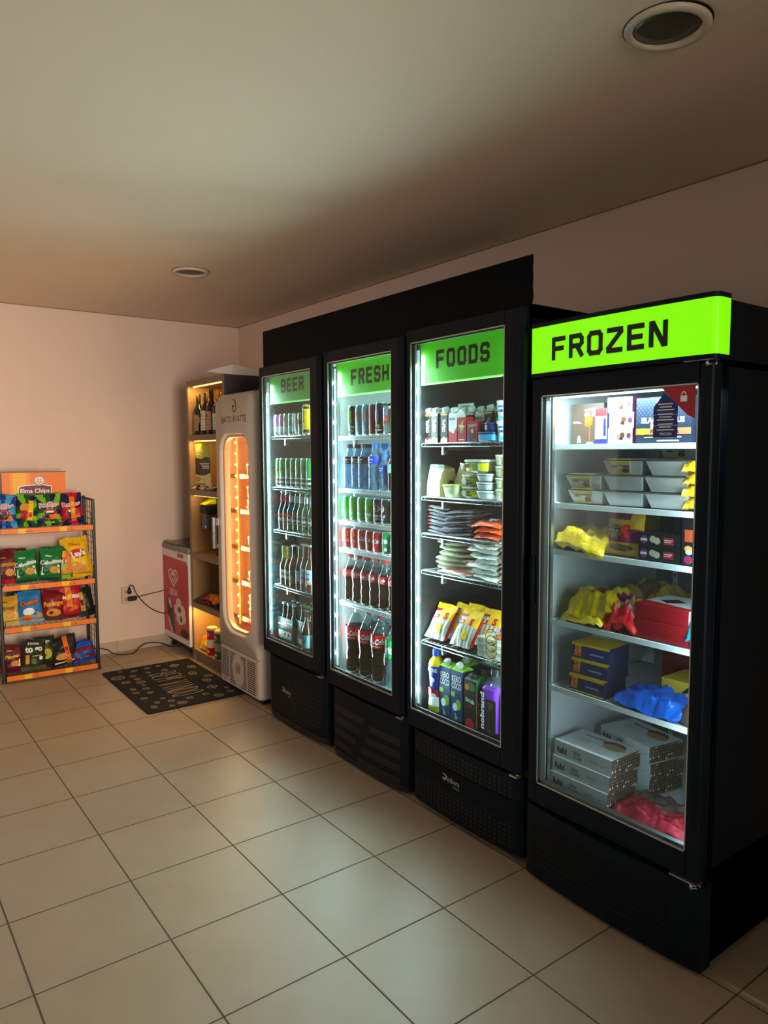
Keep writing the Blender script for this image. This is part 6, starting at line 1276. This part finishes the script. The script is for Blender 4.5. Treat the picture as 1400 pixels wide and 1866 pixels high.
def purb():
    t = empty('juice_bottle'); q = MB(); w, d, h = .105, .085, .20
    mp = M('purple_juice', (124, 60, 190), .15, noise=.05, coat=.5)
    q.rbox((-w/2, 0, 0), (w/2, d, h*.98), mp, .028, 5); q.loft([[(-w*.42, d*.1, h*.97), (w*.42, d*.1, h*.97), (w*.42, d*.9, h*.97), (-w*.42, d*.9, h*.97)], [(-.02, d*.5-.02, h*1.12), (.02, d*.5-.02, h*1.12), (.02, d*.5+.02, h*1.12), (-.02, d*.5+.02, h*1.12)]], mpet, False, True, True)
    q.lathe([(.018, h*1.1), (.018, h*1.2)], mpet, (0, d/2, 0), 16); S = front(0)
    q.text(S, 'nobrand', -w*.34, h*.45, .022, WHT, .001, bold=.04, rot=PI/2, w=h*.75); q.rect(S, -w*.18, h*.02, w*.40, h*.72, P('qr_dark', (36, 32, 26)), .0012)
    for k, ww in enumerate((.7, .5, .5, .4)): q.rect(S, w*.11-w*.25*ww, h*(.64-.035*k), w*.11+w*.25*ww, h*(.648-.035*k), P('olive_text', (140, 130, 90)), .0018)
    for k in range(2): q.rect(S, w*.0, h*(.10-.04*k), w*.24, h*(.106-.04*k), P('olive_text'), .0018)
    q.text(right(w/2+.0005), 'nobrand', d*.5, h*.45, .022, WHT, .001, bold=.04, rot=PI/2, w=h*.75); q.build('bottle_body', t)
    q = MB(); q.lathe([(.021, h*1.17), (.021, h*1.30), (.018, h*1.31), (.0001, h*1.31)], P('cap_black'), (0, d/2, 0), n=18, cap0=False, cap1=False); q.build('cap', t); return t
pb = purb(); put(pb, XF-.004, -.972, zf, 'square purple juice bottle with dark label panel, FOODS cooler floor', -90, 'bottle', 'purple bottles'); put(pb, XF-.002, -1.085, zf, 'second purple juice bottle at the right edge, FOODS cooler floor', -90, 'bottle', 'purple bottles')
ymt = tub('food_tub', .10, .09, .05, YEL, P('lid_olive'), None, None, r=.04)
put(ymt, XF+.10, -.655, zf+.0, 'yellow tub standing behind the yogurt bottle', -90, 'food tub')

# ------------------------------------------------------------------ FROZEN freezer
XZ = 1.275; G1 = 'boxes on the top shelf of the freezer'
zz = 1.586
def chefart(q, S, w, h):
    q.text(S, 'o dadinho', w*.12, h*.86, .012, WHT, .0008, bold=.03, w=w*.42); q.text(S, 'do chef', w*.16, h*.755, .018, WHT, .0008, bold=.04, w=w*.52); q.rect(S, -w*.46, h*.52, -w*.2, h*.535, WHT); q.rect(S, -w*.46, h*.55, -w*.26, h*.56, WHT)
    q.poly(S, [(-w*.08, h*.66), (w*.04, h*.72), (w*.16, h*.68), (w*.16, h*.48), (w*.04, h*.42), (-w*.09, h*.46)], P('chef_orange', (230, 100, 20)), .001); q.poly(S, [(-w*.02, h*.63), (w*.06, h*.66), (w*.10, h*.60), (w*.06, h*.52), (-w*.02, h*.52)], P('chef_light', (246, 160, 50)), .0014)
    q.rect(S, w*.06, h*.08, w*.09, h*.43, P('chef_orange'), .001); q.poly(S, [(-w*.32, h*.04), (-w*.20, h*.04), (-w*.22, h*.18), (-w*.26, h*.22), (-w*.30, h*.18)], WHT, .001); q.poly(S, [(-w*.04, 0), (w*.20, 0), (w*.16, h*.05), (w*.0, h*.05)], WHT, .001); q.text(S, 'NOU', w*.38, h*.22, .018, P('chef_orange'), .001, bold=.05, w=w*.22)
chef = boxm('snack_box', .135, .140, .15, P('chef_brown', (92, 72, 58)), chefart, side=P('chef_navy', (40, 50, 62)))
q = MB()
put(chef, XZ+.055, -1.375, zz, 'brown snack box with orange ice-pop drawing, left on freezer top shelf', -90, 'box', G1)
wv = boxm('snack_box', .046, .118, .15, P('box_white', (226, 230, 234)), lambda q, S, w, h: (q.rect(S, -w/2, h*.78, w/2, h, P('box_red', (206, 36, 44)), .0006), q.rect(S, -w/2, 0, w/2, h*.13, P('box_navy', (34, 44, 120)), .0006), q.rect(S, w*.22, h*.22, w*.44, h*.72, P('box_navy'), .001), q.rect(S, -w*.05, h*.42, w*.1, h*.62, GREY, .001)), side=P('box_navy'))
put(wv, XZ+.004, -1.470, zz, 'narrow white box with red top and navy base, freezer top shelf', -90, 'box', G1)
bn = boxm('bonbon_box', .094, .050, .10, P('bon_white', (224, 222, 224)), lambda q, S, w, h: (q.rect(S, -w*.44, h*.3, -w*.28, h*.75, GREY), q.ell(S, -w*.06, h*.42, w*.11, h*.2, P('bon_rose', (176, 110, 112)), .0008, 14), q.ell(S, w*.10, h*.55, w*.10, h*.18, BRN, .0010, 14), q.ell(S, w*.06, h*.32, w*.08, h*.12, P('bon_dark', (60, 36, 36)), .0012, 12), q.rect(S, w*.28, h*.2, w*.44, h*.85, GREY), q.ell(S, w*.36, h*.5, w*.09, h*.17, P('bon_purple', (96, 40, 70)), .0016, 12)), side=P('bon_purple'), top=P('bon_purple'))
for k, yy in enumerate((-1.541, -1.545, -1.538)): put(bn, XZ+.010, yy, zz+k*.0505, 'white bonbon box with chocolate picture, %s from bottom of the stack' % ORD[k], -90, 'box', G1)
def angus(q, S, w, h):
    for k in range(14):
        for j in range(9):
            if (k+j) % 2 == 0: q.poly(S, [(-w*.48+k*w*.035, h*.42+j*h*.055), (-w*.48+k*w*.035+.004, h*.42+j*h*.055+.004), (-w*.48+k*w*.035, h*.42+j*h*.055+.008), (-w*.48+k*w*.035-.004, h*.42+j*h*.055+.004)], P('angus_line', (60, 72, 92)), .0004)
    q.text(S, 'BLACK ANGUS', 0, h*.50, .017, P('angus_cream', (226, 206, 170)), .001, bold=.04, w=w*.78); q.text(S, 'BURGER', -w*.02, h*.38, .014, P('angus_cream'), .001, bold=.04, w=w*.40)
    q.ring(S, 0, h*.68, w*.16, h*.09, .003, P('angus_cream'), .0012, 20); q.text(S, 'VPJ', 0, h*.68, .013, P('angus_cream'), .0012, bold=.05); q.poly(S, [(-w*.10, h*.80), (w*.10, h*.80), (w*.11, h*.90), (w*.14, h*.93), (w*.10, h*.95), (-w*.10, h*.92), (-w*.12, h*.86)], P('angus_cream'), .0012)
    q.rect(S, -w/2, h*.18, w/2, h*.32, P('angus_copper', (186, 116, 74)), .001); q.text(S, 'FRALDINHA', w*.04, h*.25, .013, DGRY, .0016, bold=.03, w=w*.52); q.ell(S, -w*.36, h*.25, w*.10, h*.075, GOLD, .0018, 14); q.rect(S, -w*.34, h*.11, w*.34, h*.135, P('angus_cream'), .001); q.rect(S, -w*.1, h*.03, w*.3, h*.06, P('angus_cream'), .001)
ab = boxm('burger_box', .190, .142, .10, P('angus_slate', (34, 44, 62)), angus, side=P('angus_side', (40, 52, 80)), top=P('angus_top', (28, 50, 100)))
put(ab, XZ+.004, -1.700, zz, 'dark slate box lettered BLACK ANGUS BURGER on freezer top shelf', -90, 'box', G1)
rd = boxm('snack_box', .050, .050, .08, P('chef_navy'), lambda q, S, w, h: (q.rect(S, -w*.4, h*.1, w*.4, h*.7, P('box_coral', (210, 84, 60)))))
put(rd, XZ+.01, -1.848, zz, 'small box with coral front at the right end, freezer top shelf', -90, 'box', G1)
# second shelf: trays with yellow lids
z2z = 1.379
tray_g = M('tray_grey', (196, 194, 190), .35, noise=.06); tray_d = M('tray_edge', (70, 64, 62), .4); tsl = P('sleeve_yellow', (226, 190, 40)); tpp = P('sleeve_print', (150, 96, 100)); tcr = P('sleeve_cream', (206, 190, 140))
def tray(sleeve=True):
    t = empty('meal_tray'); w, d, h = .150, .19, .050; q = MB()
    def ring(s, z): return [(-w/2*s, d/2-d/2*s, z), (w/2*s, d/2-d/2*s, z), (w/2*s, d/2+d/2*s, z), (-w/2*s, d/2+d/2*s, z)]
    q.loft([ring(.80, 0), ring(.98, h*.90), ring(1.04, h*.92), ring(1.04, h), ring(.98, h), ring(.97, h*.96)], [tray_g, tray_d, tray_d, tray_d, tray_g], True, True, False); q.build('tray_body', t)
    if sleeve:
        q = MB(); a = -w*.32; b = w*.20
        q.loft([[(a+.008, d*.085, .001), (a, .0, h*.9), (a-.004, -.006, h+.003), (a-.004, d+.004, h+.003), (a+.008, d*.9, .001)], [(b-.004, d*.085, .001), (b, .0, h*.9), (b+.004, -.006, h+.003), (b+.004, d+.004, h+.003), (b-.004, d*.9, .001)]], tcr, True, True, False)
        S = lambda x_, z_, o: (x_, d*.085*(1-z_/h/.9)-o-.001, z_)
        q.rect(S, a, h*.74, b, h*.90, tsl, .001); q.rect(S, a+.004, h*.45, b-.004, h*.62, tpp, .001); q.text(S, 'Seara', (a+b)/2, h*.53, .007, WHT, .0016, bold=.03); q.ell(S, (a+b)/2+.018, h*.28, .014, .008, BRN, .0014, 10); q.rect(S, a, 0.001, b, h*.10, tsl, .001); q.build('sleeve', t)
    return t
tr1, tr0 = tray(True), tray(False)
for (p, y, k, dx, lab) in ((tr1, -1.402, 0, .01, 'meal tray with yellow printed sleeve, bottom of the left stack'), (tr1, -1.400, 1, 0, 'meal tray with yellow printed sleeve, top of the left stack'),
     (tr0, -1.561, 0, .0, 'plain grey meal tray, bottom of the middle stack'), (tr0, -1.560, 1, .0, 'plain grey meal tray, second in the middle stack'), (tr1, -1.550, 2, .01, 'meal tray with yellow printed sleeve crowning the middle stack'),
     (tr0, -1.718, 0, .0, 'plain grey meal tray, bottom of the right stack'), (tr0, -1.716, 1, .0, 'plain grey meal tray, second in the right stack'), (tr0, -1.716, 2, .005, 'plain grey meal tray, top of the right stack'), (tr1, -1.62, 3, .22, 'sleeved meal tray standing far back on the second freezer shelf')):
    put(p, XZ+dx, y, z2z+.001+k*.0515, lab, -90, 'meal tray', 'meal trays in the freezer')
yp = flat('frozen_bag', .11, .14, .034, lambda u, v: P('bag_green', (20, 120, 80)) if .35 < u < .52 else YEL, P('bag_yellow', (240, 190, 10), .3), None, 12.1, wr=.3)
for k in range(4): put(yp, XZ-.005, -1.834+.005*(k % 2), z2z+.002+k*.0375, 'yellow frozen bag with green stripe, %s from bottom at right' % ORD[k], -86+3*(k % 2), 'frozen bag', 'yellow striped bags in the freezer')
# third shelf
z3z = 1.213
YB2 = P('nugget_yellow', (236, 196, 16), .25, bump=.5, bs=45)
nug = flat('frozen_bag', .205, .16, .070, lambda u, v: P('nugget_tan', (190, 150, 50)) if .25 < u < .6 and v < .35 else YB2, YB2, None, 13.3, 18, 14, .22); o = put(nug, XZ-.028, -1.405, z3z+.003, 'bright yellow frozen bag drooping over the third shelf edge', -90, 'frozen bag')
hot = bag('frozen_bag', .150, .150, .055, lambda u, v: P('hot_magenta', (140, 26, 84)) if (v > .80 and u < .7) or (.30 < v < .62 and (u > .6 or v < .45)) else P('hot_yellow', (214, 168, 30)), lambda q, S, w, h: (q.text(S, 'Seara', -w*.20, h*.68, .014, DGRY, .003, bold=.03), q.rect(S, -w*.42, h*.50, w*.0, h*.62, BLKP, .003, 5), q.text(S, 'HOT POCKET', -w*.2, h*.56, .010, WHT, .0045, bold=.03, w=w*.40), q.text(S, 'S', w*.15, h*.55, .045, RED, .0045, bold=.05), q.text(S, 'X-BURGER', -w*.2, h*.42, .007, WHT, .004), q.ell(S, 0, h*.18, w*.3, h*.08, BRN, .003, 14)), 14.4)
put(hot, XZ+.028, -1.553, z3z, 'yellow and magenta frozen snack bag standing upright, third freezer shelf', -94, 'frozen bag', rx=-6)
hot2 = bag('frozen_bag', .140, .150, .06, P('hot_yellow'), None, 15.4); put(hot2, XZ+.15, -1.53, z3z, 'yellow frozen bag standing behind the magenta one', -90, 'frozen bag', rx=-10)
bl_ = boxm('black_box', .145, .043, .14, P('box_black', (22, 22, 24)), lambda q, S, w, h: (q.ell(S, -w*.36, h*.5, .013, .014, BLU, .0006, 18), q.ell(S, -w*.36, h*.5, .010, .011, RED, .0010, 18), q.rect(S, -w*.44, h*.42, -w*.28, h*.58, WHT, .0014), q.ell(S, -w*.14, h*.56, .012, .011, P('coin', (196, 188, 160)), .0008, 14), q.ell(S, -w*.04, h*.46, .012, .011, P('coin'), .0010, 14), q.rect(S, w*.12, h*.25, w*.36, h*.75, P('tag_red', (166, 30, 50)), .0008), q.rect(S, w*.14, h*.55, w*.33, h*.60, WHT, .0014), q.rect(S, w*.14, h*.42, w*.30, h*.46, WHT, .0014)), top=P('box_black_top', (40, 40, 42)))
for k in range(2): put(bl_, XZ+.002, -1.698, z3z+.001+k*.0440, 'long black frozen-food box with red tag, %s one of the pair' % ('lower', 'upper')[k], -90, 'box', 'black boxes in the freezer')
bv = boxm('black_box', .044, .142, .14, P('box_black'), lambda q, S, w, h: (q.rect(S, -w*.3, h*.50, w*.3, h*.76, P('tag_orange', (190, 76, 40)), .0006), q.ell(S, 0, h*.35, w*.3, h*.07, P('cheese', (220, 160, 80)), .0008, 12), q.ell(S, w*.05, h*.28, w*.26, h*.06, P('coin'), .0010, 12), q.ell(S, 0, h*.11, .014, .013, BLU, .0006, 16), q.ell(S, 0, h*.11, .011, .010, RED, .0010, 16)))
for k in range(2): put(bv, XZ+.0, -1.800-k*.046, z3z+.001, 'black box standing on end with orange tag, %s one of the pair' % ('left', 'right')[k], -90, 'box', 'black boxes in the freezer')
# fourth shelf
z4z = .959
yb1 = flat('frozen_bag', .19, .18, .085, lambda u, v: P('meat_brown', (120, 70, 50)) if .35 < u < .7 and .25 < v < .75 else (MAG if u > .82 and v > .3 else YB2), YB2, None, 16.1, 18, 14, .22); put(yb1, XZ-.005, -1.440, z4z+.030, 'yellow frozen bag with brown window lying on another, fourth freezer shelf', -88, 'frozen bag')
yb2 = flat('frozen_bag', .19, .15, .030, lambda u, v: P('olive_print', (110, 100, 20)) if .3 < v < .5 and .2 < u < .8 else YB2, YB2, None, 17.2); put(yb2, XZ-.014, -1.408, z4z+.001, 'flat yellow bag beneath the windowed yellow bag', -94, 'frozen bag')
brd = flat('bread_bag', .125, .17, .080, lambda u, v: (RED if v < .13 else (WHT if v < .22 else M('bread', (190, 140, 86), .5, noise=.2, ns=30, coat=.4))), RED, None, 18.3, 18, 16, .25); put(brd, XZ-.012, -1.565, z4z+.004, 'clear bread bag with red and white front, fourth freezer shelf', -90, 'bread bag')
rb = boxm('cake_box', .190, .060, .19, P('cake_red', (150, 20, 30)), lambda q, S, w, h: (q.rect(S, -w*.5, h*.96, w*.5, h, RED), q.rect(S, -w*.3, h*.4, w*.2, h*.43, P('cake_dark', (110, 14, 22)))), side=P('cake_dark'), top=P('cake_red'))
put(rb, XZ+.0, -1.715, z4z+.001, 'red flat box at the bottom of the pair, fourth freezer shelf', -90, 'box', 'red boxes in the freezer')
q = MB(); q.box((-.095, 0, 0), (.095, .19, .050), P('cake_red')); q.face([(.0955, 0, 0), (.0955, .19, 0), (.0955, .19, .050), (.0955, 0, .050)], WHT); S = topf(.0504); q.face([(-.095, 0, .0504), (.095, 0, .0504), (.095, .19, .0504), (-.095, .19, .0504)], WHT)
q.poly(S, [(-.095, 0), (.095, 0), (.095, .03), (-.02, .05), (-.095, .06)], RED, .0006); q.poly(S, [(-.06, .09), (-.02, .06), (.02, .11), (-.03, .14)], BLKP, .0006); q.line(right(.0958), [(.03, .012), (.12, .020), (.12, .036), (.03, .028)], .003, BLKP, .0006)
put(q.build('cake_box'), XZ+.002, -1.713, z4z+.062, 'white-topped red box stacked on the plain red one', -91, 'box', 'red boxes in the freezer')
tb = flat('frozen_bag', .088, .14, .075, lambda u, v: CRM if v > .35 and u < .7 else P('teal_bag', (20, 140, 170), .25, bump=.5, bs=45), P('teal_bag'), None, 19.1, 14, 12, .3); put(tb, XZ-.012, -1.846, z4z+.004, 'teal frozen bag with cream panel at the right end, fourth freezer shelf', -92, 'frozen bag')
yb3 = flat('frozen_bag', .21, .16, .10, lambda u, v: P('dull_brown', (120, 84, 50)) if .3 < u < .7 and v < .6 else P('dull_yellow', (190, 160, 50), .3, bump=.4, bs=40), P('dull_yellow'), None, 20.2, 16, 12, .25); put(yb3, 1.50, -1.745, z4z+.01, 'large yellow frozen bag in the back of the fourth freezer shelf', -90, 'frozen bag'); put(yb3, 1.50, -1.50, z4z+.01, 'yellow frozen bag at the back left of the fourth freezer shelf', -86, 'frozen bag')
# fifth shelf
z5z = .715
sb = boxm('nugget_box', .150, .058, .12, P('seara_blue', (40, 54, 110)), lambda q, S, w, h: (q.rect(S, -w/2, h*.86, w/2, h, YEL, .0006), q.rect(S, -w/2, 0, w/2, h*.07, YEL, .0006), q.poly(S, [(-w*.44, h*.2), (-w*.26, h*.2), (-w*.24, h*.92), (-w*.40, h*.98)], YEL, .0008), q.text(S, 'S', -w*.34, h*.52, .034, P('chef_orange'), .0012, bold=.06), q.rect(S, -w*.02, h*.40, w*.34, h*.50, P('seara_pale', (150, 160, 200)), .0008)), side=P('seara_side', (34, 40, 66)), top=YEL)
for k in range(3): put(sb, XZ-.002+.004*(k % 2), -1.440-.008*k+.006, z5z+.001+k*.0590, 'blue and yellow nugget box, %s from bottom of the freezer stack' % ORD[k], -90+k*2, 'box', 'blue and yellow boxes in the freezer')
bb = flat('frozen_bag', .24, .16, .045, P('bag_blue', (20, 90, 200), .2, bump=.5, bs=45), P('bag_blue'), None, 21.4, 18, 12, .35); put(bb, XZ-.015, -1.675, z5z+.006, 'shiny blue frozen bag spilling over the fifth freezer shelf', -90, 'frozen bag')
yl = boxm('nugget_box', .17, .055, .14, P('dull_yellow'), lambda q, S, w, h: (q.poly(S, [(-w*.1, h*.2), (w*.1, h*.5), (w*.2, h*.85), (w*.1, h*.9), (-w*.06, h*.4)], BLKP, .0008),)); put(yl, XZ+.10, -1.745, z5z+.045, 'yellow box with black squiggle lying behind the blue bag', -90, 'box')
kb = flat('frozen_bag', .10, .14, .05, M('dark_film', (60, 50, 44), .25, coat=.5), M('dark_film'), None, 22.1); put(kb, XZ-.005, -1.838, z5z+.004, 'dark crumpled bag at the right end of the fifth freezer shelf', -90, 'frozen bag')
rbk = boxm('snack_box', .22, .13, .08, P('dull_red2', (120, 40, 44)), lambda q, S, w, h: q.ell(S, 0, h*.5, w*.3, h*.3, P('cake_dark'), n=16)); put(rbk, 1.55, -1.66, z5z+.001, 'dull red box standing at the back of the fifth freezer shelf', -90, 'box')
# floor of the freezer
zfz = .325+.0205
def raful(q, S, w, h):
    q.text(S, 'Raful', -w*.36, h*.48, h*.42, DGRY, .0008, bold=.03, w=w*.17); q.text(S, 'ESFIHA', -w*.09, h*.60, h*.2, DGRY, .0008, bold=.01, w=w*.13); q.text(S, 'DE CARNE', -w*.08, h*.34, h*.2, DGRY, .0008, bold=.01, w=w*.15)
    for k, (a, b) in enumerate(((.12, .30), (.12, .27), (.34, .40), (.43, .47))): q.rect(S, w*a, h*(.42+.1*(k % 2)), w*b, h*(.46+.1*(k % 2)), GREY, .0006)
mpat = M('mosaic_a', (90, 74, 62), .4)
def rafulbox():
    q = MB(); w, d, h = .245, .16, .058; bw = P('raful_white', (214, 216, 218))
    q.box((-w/2, 0, 0), (w/2, d, h), bw); raful(q, front(0), w, h); rr = random.Random(5); SR = right(w/2+.0002)
    q.rect(SR, 0, 0, d, h, P('mosaic_dark', (56, 46, 40)), .0003)
    for i in range(13):
        for j in range(5): q.ell(SR, .006+i*.0123+rr.uniform(-.002, .002), .006+j*.0115, rr.uniform(.0035, .007), rr.uniform(.003, .006), rr.choice((P('mosaic_b', (190, 176, 160)), P('mosaic_c', (120, 100, 84)), P('mosaic_d', (96, 80, 66)), mpat, mpat)), .0006+.0001*((i+j) % 3), 6)
    S = topf(h); q.text(S, 'ESFIHA DE CARNE', -.035, .125, .012, DGRY, .0006, bold=.02, w=.08); q.rect(S, -.09, .085, .0, .088, GREY); q.rect(S, -.08, .072, -.03, .075, GREY)
    q.ell(S, .050, .118, .045, .026, P('pie_brown', (110, 70, 46)), .0008, 20); q.ell(S, .060, .098, .045, .024, P('pie_cream', (180, 140, 100)), .0012, 20); q.rect(S, .03, .02, .08, .023, GREY); return q.build('pastry_box')
rfb = rafulbox()
for k, yy in enumerate((-1.428, -1.432, -1.438)): put(rfb, 1.245+.004*k, yy, zfz+.001+k*.0590, 'white pastry box with mosaic end, %s from bottom of the front stack' % ORD[k], -90, 'pastry box', 'pastry boxes on the freezer floor')
for k, yy in enumerate((-1.452, -1.456, -1.450)): put(rfb, 1.478, yy, zfz+.001+k*.0590, 'white pastry box, %s from bottom of the stack at the back' % ORD[k], -101, 'pastry box', 'pastry boxes on the freezer floor')
rpk = flat('meat_bag', .28, .20, .034, lambda u, v: P('meat_red', (150, 24, 44), .22, bump=.6, bs=60) if v < .50+.12*math.sin(u*9) else M('meat_film', (84, 72, 68), .2, noise=.3, ns=30, coat=.3), P('meat_red'), None, 23.7, 22, 18, .32)
put(rpk, 1.243, -1.700, zfz+.004, 'red and clear vacuum bag lying at the front of the freezer floor', -90, 'meat bag')
brb = boxm('pastry_box', .18, .05, .13, P('dull_red2'), None); put(brb, 1.46, -1.795, zfz+.001, 'dark red flat box behind the red vacuum bag on the freezer floor', -90, 'box')
# ------------------------------------------------------------------ end: drop any prototype that was never placed
def _kill(o):
    for ch in list(o.children): _kill(ch)
    bpy.data.objects.remove(o)
for o in [o for o in SC.objects if o.parent is None and o.type in ('MESH', 'EMPTY') and 'label' not in o and 'kind' not in o]: _kill(o)
